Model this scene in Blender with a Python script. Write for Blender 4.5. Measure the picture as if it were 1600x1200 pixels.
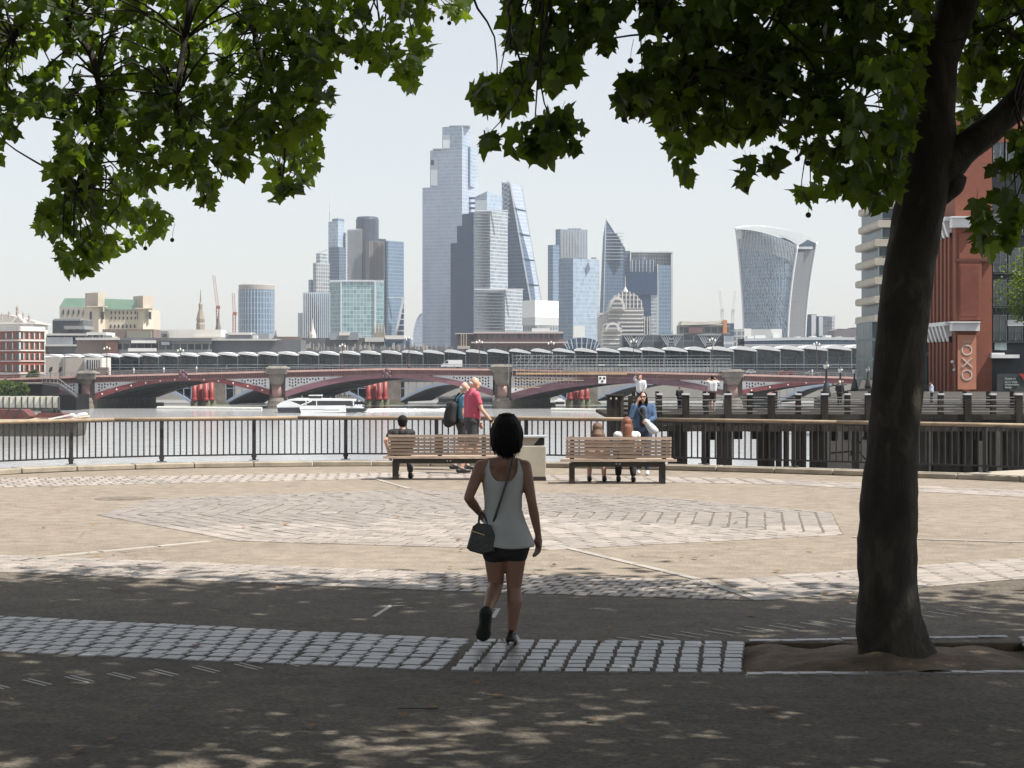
import bpy, bmesh, math, random
import numpy as np
from mathutils import Vector, Matrix, Euler, noise

for _o in list(bpy.data.objects):
    bpy.data.objects.remove(_o)
SC = bpy.context.scene
C = SC.collection
R = random.Random(7)

# ------------------------------------------------------------------ camera, sky, sun, exposure
F, CX, HY, EYE = 3000.0, 800.0, 573.0, 1.95          # focal length in photo pixels, centre, horizon row, eye height
cam_d = bpy.data.cameras.new('camera')
cam = bpy.data.objects.new('camera', cam_d)
C.objects.link(cam)
cam.location = (0, 0, EYE)
cam.rotation_euler = (math.radians(90), 0, 0)
cam_d.sensor_width = 36.0
cam_d.lens = 36.0 * F / 1600.0
cam_d.shift_y = -(600.0 - HY) / 1600.0
cam_d.clip_start = 0.1
cam_d.clip_end = 12000
SC.camera = cam

SUN_AZ = math.radians(110)       # clockwise from the view direction (+Y)
SUN_EL = math.radians(58)
w = bpy.data.worlds.new('World')
SC.world = w
w.use_nodes = True
wn, wl = w.node_tree.nodes, w.node_tree.links
wn.clear()
sky = wn.new('ShaderNodeTexSky')
sky.sky_type = 'NISHITA'
sky.sun_disc = False
sky.sun_elevation = SUN_EL
sky.sun_rotation = SUN_AZ
sky.air_density = 1.0
sky.dust_density = 1.2
sky.ozone_density = 1.0
sky.altitude = 0
veil = wn.new('ShaderNodeMix')
veil.data_type = 'RGBA'
veil.inputs['Factor'].default_value = 0.58
veil.inputs['B'].default_value = (7.25, 7.1, 6.95, 1)     # thin white cloud over the whole sky
bg = wn.new('ShaderNodeBackground')
bg.inputs['Strength'].default_value = 0.077
wo = wn.new('ShaderNodeOutputWorld')
wl.new(sky.outputs[0], veil.inputs['A'])
wl.new(veil.outputs['Result'], bg.inputs[0])
wl.new(bg.outputs[0], wo.inputs[0])

sun_d = bpy.data.lights.new('sun', 'SUN')
sun_d.energy = 5.0
sun_d.angle = math.radians(0.53)
sun_d.color = (1.0, 0.95, 0.87)
sun = bpy.data.objects.new('sun', sun_d)
C.objects.link(sun)
sun_dir = Vector((math.sin(SUN_AZ) * math.cos(SUN_EL), math.cos(SUN_AZ) * math.cos(SUN_EL), math.sin(SUN_EL)))
sun.rotation_euler = sun_dir.to_track_quat('Z', 'Y').to_euler()
sun.location = (30, 10, 60)

SC.view_settings.view_transform = 'Standard'
SC.view_settings.look = 'None'
SC.view_settings.gamma = 1
SC.view_settings.use_curve_mapping = False
SC.view_settings.exposure = 0.8
SC.render.engine = 'CYCLES'
cy = SC.cycles
cy.max_bounces = 8
cy.diffuse_bounces = 3
cy.glossy_bounces = 3
cy.transmission_bounces = 5
cy.transparent_max_bounces = 8
cy.volume_bounces = 0
cy.caustics_reflective = False
cy.caustics_refractive = False
cy.use_denoising = True
cy.sample_clamp_indirect = 4.0

# ------------------------------------------------------------------ helpers
def P(px, py, Y):
    """the place in the world at distance Y that the photo shows at (px, py)"""
    return Vector(((px - CX) * Y / F, Y, EYE - (py - HY) * Y / F))

def G(px, py, z=0.0):
    """the place on the ground plane that the photo shows at (px, py)"""
    Y = (EYE - z) * F / (py - HY)
    return Vector(((px - CX) * Y / F, Y, z))

def tag(o, label, cat, group=None):
    o['label'] = label
    o['category'] = cat
    if group:
        o['group'] = group
    return o

def thing(name, label, cat, loc=(0, 0, 0), group=None):
    o = bpy.data.objects.new(name, None)
    o.empty_display_size = 0.2
    C.objects.link(o)
    o.location = loc
    return tag(o, label, cat, group)

def wloc(o):
    v = Vector((0, 0, 0))
    while o is not None:
        v += o.location
        o = o.parent
    return v

class MB:
    """collects faces in world coordinates and links them as one mesh"""
    def __init__(self):
        self.v, self.f, self.m = [], [], []
    def add(self, vs, fs, mi=0):
        n = len(self.v)
        self.v.extend([tuple(a) for a in vs])
        for f in fs:
            self.f.append([i + n for i in f])
            self.m.append(mi)
        return self
    def box(self, a, b, mi=0):
        x0, y0, z0 = a; x1, y1, z1 = b
        if x0 > x1: x0, x1 = x1, x0
        if y0 > y1: y0, y1 = y1, y0
        if z0 > z1: z0, z1 = z1, z0
        return self.add([(x0,y0,z0),(x1,y0,z0),(x1,y1,z0),(x0,y1,z0),(x0,y0,z1),(x1,y0,z1),(x1,y1,z1),(x0,y1,z1)],
                        [(3,2,1,0),(4,5,6,7),(0,1,5,4),(1,2,6,5),(2,3,7,6),(3,0,4,7)], mi)
    def bpx(self, x0, x1, y0, y1, Y, depth, mi=0):
        """box whose front face covers the photo rectangle at distance Y"""
        a = P(x0, y1, Y); b = P(x1, y0, Y)
        return self.box((a.x, Y, a.z), (b.x, Y + depth, b.z), mi)
    def rbox(self, c, sx, sy, sz, rz, mi=0):
        ca, sa = math.cos(rz), math.sin(rz)
        vs = []
        for dz in (-.5, .5):
            for dx, dy in ((-.5,-.5),(.5,-.5),(.5,.5),(-.5,.5)):
                x, y = dx*sx, dy*sy
                vs.append((c[0]+x*ca-y*sa, c[1]+x*sa+y*ca, c[2]+dz*sz))
        return self.add(vs, [(3,2,1,0),(4,5,6,7),(0,1,5,4),(1,2,6,5),(2,3,7,6),(3,0,4,7)], mi)
    def bar(self, p, q, wx, wz, mi=0):
        """square bar from p to q"""
        p, q = Vector(p), Vector(q)
        d = (q - p).normalized()
        up = Vector((0,0,1)) if abs(d.z) < .95 else Vector((0,1,0))
        s = d.cross(up).normalized(); u = s.cross(d)
        vs = []
        for e in (p, q):
            for a, b in ((-1,-1),(1,-1),(1,1),(-1,1)):
                vs.append(e + s*a*wx/2 + u*b*wz/2)
        return self.add(vs, [(0,1,2,3),(7,6,5,4),(1,0,4,5),(2,1,5,6),(3,2,6,7),(0,3,7,4)], mi)
    def tube(self, pts, rad, n=8, mi=0, cap=True):
        pts = [Vector(p) for p in pts]
        if not hasattr(rad, '__len__'):
            rad = [rad]*len(pts)
        base = len(self.v)
        prev = None
        for i, p in enumerate(pts):
            d = (pts[min(i+1, len(pts)-1)] - pts[max(i-1, 0)]).normalized()
            if prev is None:
                a = Vector((1,0,0)) if abs(d.x) < .9 else Vector((0,1,0))
                s = d.cross(a).normalized()
            else:
                s = (prev - d*prev.dot(d)).normalized()
            prev = s
            u = d.cross(s)
            for k in range(n):
                t = 2*math.pi*k/n
                self.v.append(tuple(p + (s*math.cos(t) + u*math.sin(t))*rad[i]))
        for i in range(len(pts)-1):
            for k in range(n):
                a = base+i*n+k; b = base+i*n+(k+1) % n
                self.f.append([a, b, b+n, a+n]); self.m.append(mi)
        if cap:
            self.f.append([base+k for k in range(n)][::-1]); self.m.append(mi)
            e = base+(len(pts)-1)*n
            self.f.append([e+k for k in range(n)]); self.m.append(mi)
        return self
    def lathe(self, c, prof, n=16, mi=0, sy=1.0):
        """prof = [(radius, z)]"""
        base = len(self.v)
        for r, z in prof:
            for k in range(n):
                t = 2*math.pi*k/n
                self.v.append((c[0]+r*math.cos(t), c[1]+r*math.sin(t)*sy, c[2]+z))
        for i in range(len(prof)-1):
            for k in range(n):
                a = base+i*n+k; b = base+i*n+(k+1) % n
                self.f.append([a, b, b+n, a+n]); self.m.append(mi)
        self.f.append([base+k for k in range(n)][::-1]); self.m.append(mi)
        e = base+(len(prof)-1)*n
        self.f.append([e+k for k in range(n)]); self.m.append(mi)
        return self
    def ball(self, c, rx, ry=None, rz=None, nu=14, nv=9, mi=0):
        ry = ry or rx; rz = rz or rx
        prof = []
        base = len(self.v)
        for j in range(1, nv):
            ph = math.pi*j/nv
            for k in range(nu):
                t = 2*math.pi*k/nu
                self.v.append((c[0]+rx*math.sin(ph)*math.cos(t), c[1]+ry*math.sin(ph)*math.sin(t), c[2]-rz*math.cos(ph)))
        lo = len(self.v); self.v.append((c[0], c[1], c[2]-rz))
        hi = len(self.v); self.v.append((c[0], c[1], c[2]+rz))
        for j in range(nv-2):
            for k in range(nu):
                a = base+j*nu+k; b = base+j*nu+(k+1) % nu
                self.f.append([a, b, b+nu, a+nu]); self.m.append(mi)
        for k in range(nu):
            self.f.append([lo, base+(k+1) % nu, base+k]); self.m.append(mi)
            e = base+(nv-2)*nu
            self.f.append([hi, e+k, e+(k+1) % nu]); self.m.append(mi)
        return self
    def prism(self, poly, Y0, Y1, mi=0):
        """poly of (x, z) points extruded from Y0 to Y1"""
        n = len(poly)
        vs = [(x, Y0, z) for x, z in poly] + [(x, Y1, z) for x, z in poly]
        fs = [list(range(n)), list(range(2*n-1, n-1, -1))]
        for i in range(n):
            j = (i+1) % n
            fs.append([j, i, i+n, j+n])
        return self.add(vs, fs, mi)
    def ppx(self, pts, Y, depth, mi=0):
        """photo outline at distance Y given a real depth"""
        q = [P(x, y, Y) for x, y in pts]
        return self.prism([(a.x, a.z) for a in q], Y, Y+depth, mi)
    def tower(self, foot, z0, z1, mi=0):
        """vertical prism over a ground polygon [(x, y)]; z1 may be a list"""
        n = len(foot)
        zt = z1 if hasattr(z1, '__len__') else [z1]*n
        vs = [(x, y, z0) for x, y in foot] + [(x, y, zt[i]) for i, (x, y) in enumerate(foot)]
        fs = [list(range(n))[::-1], list(range(n, 2*n))]
        for i in range(n):
            j = (i+1) % n
            fs.append([i, j, j+n, i+n])
        return self.add(vs, fs, mi)
    def mesh(self, name, mats, off=(0,0,0), smooth=False):
        me = bpy.data.meshes.new(name)
        vs = np.array(self.v, dtype=np.float64).reshape(-1, 3) - np.array(off)
        me.from_pydata(vs.tolist(), [], self.f)
        if not isinstance(mats, (list, tuple)):
            mats = [mats]
        for m in mats:
            me.materials.append(m)
        if len(mats) > 1:
            me.polygons.foreach_set('material_index', self.m)
        bm = bmesh.new(); bm.from_mesh(me)
        bmesh.ops.recalc_face_normals(bm, faces=bm.faces)
        bm.to_mesh(me); bm.free()
        if smooth:
            me.polygons.foreach_set('use_smooth', [True]*len(me.polygons))
        me.update()
        return me
    def build(self, name, mats, parent=None, smooth=False, origin=None):
        off = wloc(parent) if parent else Vector((0,0,0))
        if parent is None and origin is not None:
            off = Vector(origin)
        me = self.mesh(name, mats, off, smooth)
        o = bpy.data.objects.new(name, me)
        C.objects.link(o)
        if parent:
            o.parent = parent
        elif origin is not None:
            o.location = origin
        return o

def inst(name, me, parent, loc, rot=None, scale=None):
    """one more object that shares a mesh"""
    o = bpy.data.objects.new(name, me)
    C.objects.link(o)
    o.parent = parent
    o.location = Vector(loc) - (wloc(parent) if parent else Vector((0,0,0)))
    if rot is not None:
        if isinstance(rot, (int, float)):
            o.rotation_euler = (0, 0, rot)
        else:
            o.rotation_euler = rot
    if scale is not None:
        o.scale = scale
    return o

def struct(o):
    o['kind'] = 'structure'
    return o

def stuff(o):
    o['kind'] = 'stuff'
    return o

# ------------------------------------------------------------------ materials
_mats = {}
def N(nt, t, **kw):
    n = nt.nodes.new(t)
    for k, v in kw.items():
        setattr(n, k, v)
    return n

def mix(nt, fac, a, b, mode='MIX'):
    n = nt.nodes.new('ShaderNodeMix')
    n.data_type = 'RGBA'; n.blend_type = mode
    for k, v in (('Factor', fac), ('A', a), ('B', b)):
        if hasattr(v, 'is_linked') or hasattr(v, 'links'):
            nt.links.new(v, n.inputs[k])
        elif isinstance(v, (tuple, list)):
            n.inputs[k].default_value = (*v[:3], 1)
        else:
            n.inputs[k].default_value = v
    return n.outputs['Result']

def math_(nt, op, a, b=None, c=None):
    n = nt.nodes.new('ShaderNodeMath'); n.operation = op
    for i, v in enumerate((a, b, c)):
        if v is None: continue
        if hasattr(v, 'links'): nt.links.new(v, n.inputs[i])
        else: n.inputs[i].default_value = v
    return n.outputs[0]

def mat(name, col, rough=.75, metal=0.0, var=.25, vs=3.0, var2=None, bump=0.0, bs=30.0, spec=.5, coat=0, rnd=0.0, stretch=None):
    """plain surface with uneven tone: two scales of noise, relief and per-object tint"""
    if name in _mats: return _mats[name]
    m = bpy.data.materials.new(name); m.use_nodes = True
    nt = m.node_tree; nt.nodes.clear()
    out = N(nt, 'ShaderNodeOutputMaterial'); b = N(nt, 'ShaderNodeBsdfPrincipled')
    nt.links.new(b.outputs[0], out.inputs[0])
    geo = N(nt, 'ShaderNodeNewGeometry')
    vec = geo.outputs['Position']
    if stretch:
        mp = N(nt, 'ShaderNodeMapping'); mp.inputs['Scale'].default_value = stretch
        nt.links.new(vec, mp.inputs['Vector']); vec = mp.outputs[0]
    n1 = N(nt, 'ShaderNodeTexNoise'); n1.inputs['Scale'].default_value = vs; n1.inputs['Detail'].default_value = 6; n1.inputs['Roughness'].default_value = .65
    nt.links.new(vec, n1.inputs['Vector'])
    r1 = N(nt, 'ShaderNodeMapRange'); r1.inputs[1].default_value = .3; r1.inputs[2].default_value = .7
    nt.links.new(n1.outputs[0], r1.inputs[0])
    dark = tuple(c*(1-var) for c in col); light = tuple(min(1, c*(1+var)) for c in (var2 or col))
    c = mix(nt, r1.outputs[0], dark, light)
    if rnd:
        oi = N(nt, 'ShaderNodeObjectInfo')
        k = math_(nt, 'MULTIPLY_ADD', oi.outputs['Random'], 2*rnd, 1-rnd)
        isl = math_(nt, 'MULTIPLY_ADD', geo.outputs['Random Per Island'], rnd, 1-rnd/2)
        kk = math_(nt, 'MULTIPLY', k, isl)
        cc = N(nt, 'ShaderNodeCombineColor')
        for i in range(3): nt.links.new(kk, cc.inputs[i])
        c = mix(nt, 1.0, c, cc.outputs[0], 'MULTIPLY')
    nt.links.new(c, b.inputs['Base Color'])
    b.inputs['Roughness'].default_value = rough
    b.inputs['Metallic'].default_value = metal
    b.inputs['Specular IOR Level'].default_value = spec
    if bump:
        n2 = N(nt, 'ShaderNodeTexNoise'); n2.inputs['Scale'].default_value = bs; n2.inputs['Detail'].default_value = 5
        nt.links.new(vec, n2.inputs['Vector'])
        bp = N(nt, 'ShaderNodeBump'); bp.inputs['Strength'].default_value = bump; bp.inputs['Distance'].default_value = .02
        nt.links.new(n2.outputs[0], bp.inputs['Height']); nt.links.new(bp.outputs[0], b.inputs['Normal'])
    _mats[name] = m
    return m

def facade(name, pane, frame, pw, ph, fu=.12, fv=.25, rough=.15, tint=.35, vertical=False, lit=None, metal=0.0, spec=.6):
    """wall of panes: grid from the wall's own direction and height, each pane a little different"""
    if name in _mats: return _mats[name]
    m = bpy.data.materials.new(name); m.use_nodes = True
    nt = m.node_tree; nt.nodes.clear()
    out = N(nt, 'ShaderNodeOutputMaterial'); b = N(nt, 'ShaderNodeBsdfPrincipled')
    nt.links.new(b.outputs[0], out.inputs[0])
    geo = N(nt, 'ShaderNodeNewGeometry')
    cr = N(nt, 'ShaderNodeVectorMath', operation='CROSS_PRODUCT'); cr.inputs[1].default_value = (0, 0, 1)
    nt.links.new(geo.outputs['True Normal'], cr.inputs[0])
    nm = N(nt, 'ShaderNodeVectorMath', operation='NORMALIZE'); nt.links.new(cr.outputs[0], nm.inputs[0])
    dt = N(nt, 'ShaderNodeVectorMath', operation='DOT_PRODUCT')
    nt.links.new(geo.outputs['Position'], dt.inputs[0]); nt.links.new(nm.outputs[0], dt.inputs[1])
    sp = N(nt, 'ShaderNodeSeparateXYZ'); nt.links.new(geo.outputs['Position'], sp.inputs[0])
    u = math_(nt, 'DIVIDE', dt.outputs['Value'], pw); v = math_(nt, 'DIVIDE', sp.outputs[2], ph)
    fuu = math_(nt, 'LESS_THAN', math_(nt, 'FRACT', u), fu)
    fvv = math_(nt, 'LESS_THAN', math_(nt, 'FRACT', v), fv)
    fr = math_(nt, 'MAXIMUM', fuu, fvv)
    cb = N(nt, 'ShaderNodeCombineXYZ')
    nt.links.new(math_(nt, 'FLOOR', u), cb.inputs[0]); nt.links.new(math_(nt, 'FLOOR', v), cb.inputs[1])
    wn_ = N(nt, 'ShaderNodeTexWhiteNoise', noise_dimensions='2D'); nt.links.new(cb.outputs[0], wn_.inputs['Vector'])
    pcol = mix(nt, wn_.outputs['Value'], tuple(c*(1-tint) for c in pane), tuple(min(1, c*(1+tint)) for c in pane))
    n1 = N(nt, 'ShaderNodeTexNoise'); n1.inputs['Scale'].default_value = .035; n1.inputs['Detail'].default_value = 3
    nt.links.new(geo.outputs['Position'], n1.inputs['Vector'])
    k = math_(nt, 'MULTIPLY_ADD', n1.outputs[0], .4, .8)
    cc = N(nt, 'ShaderNodeCombineColor')
    for i in range(3): nt.links.new(k, cc.inputs[i])
    pcol = mix(nt, 1.0, pcol, cc.outputs[0], 'MULTIPLY')
    col = mix(nt, fr, pcol, frame)
    nt.links.new(col, b.inputs['Base Color'])
    rr = math_(nt, 'MULTIPLY_ADD', fr, .55, rough)
    nt.links.new(rr, b.inputs['Roughness'])
    b.inputs['Metallic'].default_value = metal
    b.inputs['Specular IOR Level'].default_value = spec
    # panes lean a hair differently, so their reflections break up
    nb = N(nt, 'ShaderNodeBump'); nb.inputs['Strength'].default_value = .25; nb.inputs['Distance'].default_value = .4
    nt.links.new(fr, nb.inputs['Height']); nt.links.new(nb.outputs[0], b.inputs['Normal'])
    _mats[name] = m
    return m

def glass(name, col=(.02,.03,.035), rough=.06):
    return mat(name, col, rough, var=.3, vs=.6, spec=.8)
# ------------------------------------------------------------------ plaza, kerb, railing, river
def spline(pts, n=12):
    """smooth curve through ground points"""
    pts = [Vector(p) for p in pts]
    out = []
    for i in range(len(pts)-1):
        p0 = pts[max(i-1, 0)]; p1 = pts[i]; p2 = pts[i+1]; p3 = pts[min(i+2, len(pts)-1)]
        for k in range(n):
            t = k/n
            out.append(.5*((2*p1) + (p2-p0)*t + (2*p0-5*p1+4*p2-p3)*t*t + (3*p1-p0-3*p2+p3)*t*t*t))
    out.append(pts[-1])
    return out

def offset(line, d):
    out = []
    for i, p in enumerate(line):
        t = (line[min(i+1, len(line)-1)] - line[max(i-1, 0)]).normalized()
        out.append(p + Vector((-t.y, t.x, 0))*d)
    return out

def walk(line, step, start=0.0):
    """points every `step` metres along a line, with direction"""
    acc, nxt, out = 0.0, start, []
    for i in range(len(line)-1):
        a, b = line[i], line[i+1]
        L = (b-a).length
        while nxt <= acc + L:
            out.append((a + (b-a)*((nxt-acc)/L), (b-a).normalized()))
            nxt += step
        acc += L
    return out

EDGE = [Vector((-60, 8, 0)), Vector((-28, 24, 0)), G(-420, 766), G(0, 742), G(200, 734), G(400, 730), G(600, 728.5), G(860, 731),
        G(1100, 736.5), G(1340, 744), G(1600, 753), G(1900, 768), Vector((26, 24.5, 0)), Vector((60, 12, 0))]
EDGE = spline(EDGE, 8)
def ground_mat(name, ca, cb, scale, speck):
    m_ = bpy.data.materials.new(name); m_.use_nodes = True
    nt = m_.node_tree; nt.nodes.clear()
    out = N(nt, 'ShaderNodeOutputMaterial'); b = N(nt, 'ShaderNodeBsdfPrincipled'); nt.links.new(b.outputs[0], out.inputs[0])
    geo = N(nt, 'ShaderNodeNewGeometry')
    big = N(nt, 'ShaderNodeTexNoise'); big.inputs['Scale'].default_value = .35; big.inputs['Detail'].default_value = 7; big.inputs['Roughness'].default_value = .6
    mid = N(nt, 'ShaderNodeTexNoise'); mid.inputs['Scale'].default_value = 4; mid.inputs['Detail'].default_value = 6
    fine = N(nt, 'ShaderNodeTexVoronoi'); fine.inputs['Scale'].default_value = scale
    for n in (big, mid, fine): nt.links.new(geo.outputs['Position'], n.inputs['Vector'])
    rb = N(nt, 'ShaderNodeMapRange'); rb.inputs[1].default_value = .3; rb.inputs[2].default_value = .72; nt.links.new(big.outputs[0], rb.inputs[0])
    c = mix(nt, rb.outputs[0], ca, cb)
    rm = N(nt, 'ShaderNodeMapRange'); rm.inputs[1].default_value = .35; rm.inputs[2].default_value = .7; rm.inputs[3].default_value = .8; rm.inputs[4].default_value = 1.12; nt.links.new(mid.outputs[0], rm.inputs[0])
    cc = N(nt, 'ShaderNodeCombineColor')
    for i in range(3): nt.links.new(rm.outputs[0], cc.inputs[i])
    c = mix(nt, 1.0, c, cc.outputs[0], 'MULTIPLY')
    hsv = N(nt, 'ShaderNodeSeparateColor'); nt.links.new(fine.outputs['Color'], hsv.inputs[0])
    g = math_(nt, 'MULTIPLY_ADD', hsv.outputs[0], speck, 1-speck/2)
    cg = N(nt, 'ShaderNodeCombineColor')
    for i in range(3): nt.links.new(g, cg.inputs[i])
    c = mix(nt, 1.0, c, cg.outputs[0], 'MULTIPLY')
    # dark hairline cracks and gum spots
    vor = N(nt, 'ShaderNodeTexVoronoi'); vor.feature = 'DISTANCE_TO_EDGE'; vor.inputs['Scale'].default_value = .33
    wob = N(nt, 'ShaderNodeTexNoise'); wob.inputs['Scale'].default_value = 1.7; wob.inputs['Detail'].default_value = 6
    nt.links.new(geo.outputs['Position'], wob.inputs['Vector'])
    va = N(nt, 'ShaderNodeVectorMath', operation='MULTIPLY_ADD'); va.inputs[1].default_value = (.9, .9, 0); nt.links.new(wob.outputs['Color'], va.inputs[0]); nt.links.new(geo.outputs['Position'], va.inputs[2])
    nt.links.new(va.outputs[0], vor.inputs['Vector'])
    crack = math_(nt, 'LESS_THAN', vor.outputs['Distance'], .0022)
    c = mix(nt, math_(nt, 'MULTIPLY', crack, .55), c, (.05, .045, .04))
    sp = N(nt, 'ShaderNodeTexVoronoi'); sp.inputs['Scale'].default_value = 1.4; nt.links.new(geo.outputs['Position'], sp.inputs['Vector'])
    gum = math_(nt, 'LESS_THAN', sp.outputs['Distance'], .035)
    c = mix(nt, math_(nt, 'MULTIPLY', gum, .5), c, (.12, .105, .09))
    nt.links.new(c, b.inputs['Base Color'])
    b.inputs['Roughness'].default_value = .88; b.inputs['Specular IOR Level'].default_value = .35
    bp = N(nt, 'ShaderNodeBump'); bp.inputs['Strength'].default_value = .5; bp.inputs['Distance'].default_value = .006
    nt.links.new(fine.outputs['Distance'], bp.inputs['Height']); nt.links.new(bp.outputs[0], b.inputs['Normal'])
    return m_
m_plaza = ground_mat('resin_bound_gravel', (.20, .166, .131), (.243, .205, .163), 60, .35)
m_asphalt = ground_mat('darkened_asphalt', (.085, .072, .056), (.155, .133, .104), 48, .7)  # near ground: base colour kept dark to deepen the tree shade

m_kerb = mat('kerb_stone', (.27, .235, .185), .8, var=.3, vs=2.5, bump=.3, bs=25)
m_sett = mat('granite_sett', (.225, .217, .213), .34, var=.22, vs=6, bump=.25, bs=60, rnd=.22, spec=.6)
m_sett2 = mat('worn_granite_sett', (.262, .23, .203), .55, var=.22, vs=6, bump=.25, bs=60, rnd=.2)
m_white_stone = mat('pale_inlay_stone', (.30, .275, .24), .5, var=.2, vs=5, rnd=.15)
m_soil = mat('tree_pit_soil', (.125, .09, .06), .95, var=.5, vs=4, bump=1.0, bs=18)

# tree pit cut out of the plaza: its four corners
PIT = [G(1172, 1004), G(1578, 997), G(1614, 1049), G(1166, 1052)]

mb = MB()
ed = offset(EDGE, -.02)
xs0 = [p for p in ed]
# plaza sheet built around the pit opening
px0, px1 = PIT[3].x, PIT[1].x+.05
py0, py1 = PIT[3].y, PIT[0].y
def strip(xa, xb, ya, line=None, yb=None):
    mb.add([(xa, ya, 0), (xb, ya, 0), (xb, yb, 0), (xa, yb, 0)], [(0, 1, 2, 3)])
strip(-60, px0, -40, yb=py0); strip(px0, px1, -40, yb=py0); strip(px1, 60, -40, yb=py0)
strip(-60, px0, py0, yb=py1); strip(px1, 60, py0, yb=py1)
# the asphalt darkened for shade ends under the stone ring, where the paler plaza begins
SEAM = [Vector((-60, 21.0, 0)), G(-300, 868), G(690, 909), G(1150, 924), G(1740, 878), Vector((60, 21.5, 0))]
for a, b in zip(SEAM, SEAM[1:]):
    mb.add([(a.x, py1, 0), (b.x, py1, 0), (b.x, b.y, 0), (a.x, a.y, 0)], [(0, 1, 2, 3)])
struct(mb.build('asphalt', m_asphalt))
mb = MB()
def seam_y(x):
    return float(np.interp(x, [p.x for p in SEAM], [p.y for p in SEAM]))
cut = sorted(set([p.x for p in ed]+[p.x for p in SEAM]))
def edge_y(x): return float(np.interp(x, [p.x for p in ed], [p.y for p in ed]))
for xa, xb in zip(cut, cut[1:]):
    if edge_y(xa) > seam_y(xa)+.01 and edge_y(xb) > seam_y(xb)+.01:
        mb.add([(xa, seam_y(xa), 0), (xb, seam_y(xb), 0), (xb, edge_y(xb), 0), (xa, edge_y(xa), 0)], [(0, 1, 2, 3)])
plaza = struct(mb.build('plaza', m_plaza))

# soil in the pit, sunk and mounded
mb = MB()
nx, ny = 40, 16
for j in range(ny+1):
    for i in range(nx+1):
        x = px0 + (px1-px0)*i/nx; y = py0 + (py1-py0)*j/ny
        e = min(i, nx-i, (j)*2, (ny-j)*2)/6.0
        z = -.038 + .028*min(1, e) + .05*noise.noise(Vector((x*3, y*3, 0))) + .10*math.exp(-((x-2.55)**2+(y-12.75)**2)/.25)
        mb.v.append((x, y, z))
for j in range(ny):
    for i in range(nx):
        a = j*(nx+1)+i
        mb.f.append([a, a+1, a+nx+2, a+nx+1]); mb.m.append(0)
mb.box((px0-.001, py0+.0, -.4), (px0+.02, py1, -.002)); mb.box((px0, py1-.02, -.4), (px1, py1+.001, -.002)); mb.box((px1-.02, py0, -.4), (px1+.001, py1, -.002)); mb.box((px0, py0-.001, -.4), (px1, py0+.02, -.002))
struct(mb.build('tree_pit', m_soil, smooth=True))

# --- setts
def sett_mesh(k, m):
    r = random.Random(k)
    mb = MB()
    def ring(s, z, j):
        return [(sx*s+r.uniform(-j, j), sy*s+r.uniform(-j, j), z+r.uniform(-.05, .05)*(z > 0)) for sx, sy in ((-.5,-.5),(0,-.51),(.5,-.5),(.5,.5),(0,.51),(-.5,.5))]
    lo, mi_, hi = ring(1, -1, .015), ring(1, .3, .02), ring(.92, 1, .02)
    vs = lo+mi_+hi
    fs = [[12+i for i in range(6)]]
    for L in (0, 6):
        for i in range(6):
            fs.append([L+i, L+(i+1) % 6, L+6+(i+1) % 6, L+6+i])
    mb.add(vs, fs)
    return mb.mesh('paver', m)
SETT = {id(m): [sett_mesh(k, m) for k in range(8)] for m in (m_sett, m_sett2)}

def lay(parent_name, setts, m, limit=300, h=.012):
    """setts: (centre, length, width, angle); the ones that show largest are objects, the rest one mesh"""
    root = bpy.data.objects.new(parent_name, None); C.objects.link(root); root['kind'] = 'structure'
    c0 = setts[0][0]; root.location = (c0[0], c0[1], 0)
    setts = [s for s in setts if abs(s[0][0]) < s[0][1]*.267+1.5]
    setts.sort(key=lambda s: -(s[1]*s[2]/s[0][1]**3)*(1 if abs(s[0][0]) < s[0][1]*.267+.1 else .05))
    for i, (c, L, W, a) in enumerate(setts[:limit]):
        inst('paver', R.choice(SETT[id(m)]), root, (c[0], c[1], R.uniform(-.003, .003)), a + (math.pi if R.random() < .5 else 0), (L, W, h))
    rest = setts[limit:]
    if rest:
        mb = MB()
        for c, L, W, a in rest:
            z = R.uniform(-.003, .003)
            ca, sa = math.cos(a), math.sin(a)
            vs = []
            for s, zz in ((1, -h), (1, .3*h), (.93, h)):
                for dx, dy in ((-.5,-.5),(.5,-.5),(.5,.5),(-.5,.5)):
                    x = dx*L*s+R.uniform(-.008, .008); y = dy*W*s+R.uniform(-.006, .006)
                    vs.append((c[0]+x*ca-y*sa, c[1]+x*sa+y*ca, zz+z))
            mb.add(vs, [(8,9,10,11)] + [(k, (k+1) % 4, 4+(k+1) % 4, 4+k) for k in range(4)] + [(4+k, 4+(k+1) % 4, 8+(k+1) % 4, 8+k) for k in range(4)])
        stuff(mb.build('far_pavers', m, root))
    return root

def band(A, B, Cc, D, nc, nr, gap=.035, jit=.006, stagger=.0, gapr=.012, miss=0, tilt=.015):
    """A far-left, B far-right, Cc near-right, D near-left; columns run from near to far"""
    out = []
    for c in range(nc):
        off = R.uniform(-.5, .5)*stagger
        for r in range(nr):
            def pt(u, v):
                u /= nc; v = min(max(v + off, 0), nr)/nr
                return (D*(1-u)+Cc*u)*(1-v) + (A*(1-u)+B*u)*v
            p00, p10, p11, p01 = pt(c, r), pt(c+1, r), pt(c+1, r+1), pt(c, r+1)
            ctr = (p00+p10+p11+p01)/4
            e = ((p10-p00)+(p11-p01))/2
            n = ((p01-p00)+(p11-p10))/2
            L = e.length-gap
            ang = math.atan2(e.y, e.x)
            W = abs(n.x*-math.sin(ang)+n.y*math.cos(ang))-gapr
            if L < .04 or W < .03 or R.random() < miss: continue
            out.append(((ctr.x+R.uniform(-jit, jit), ctr.y+R.uniform(-jit, jit)), L*R.uniform(.96, 1.02), W*R.uniform(.93, 1.01), ang+R.uniform(-tilt, tilt)))
    return out

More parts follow.
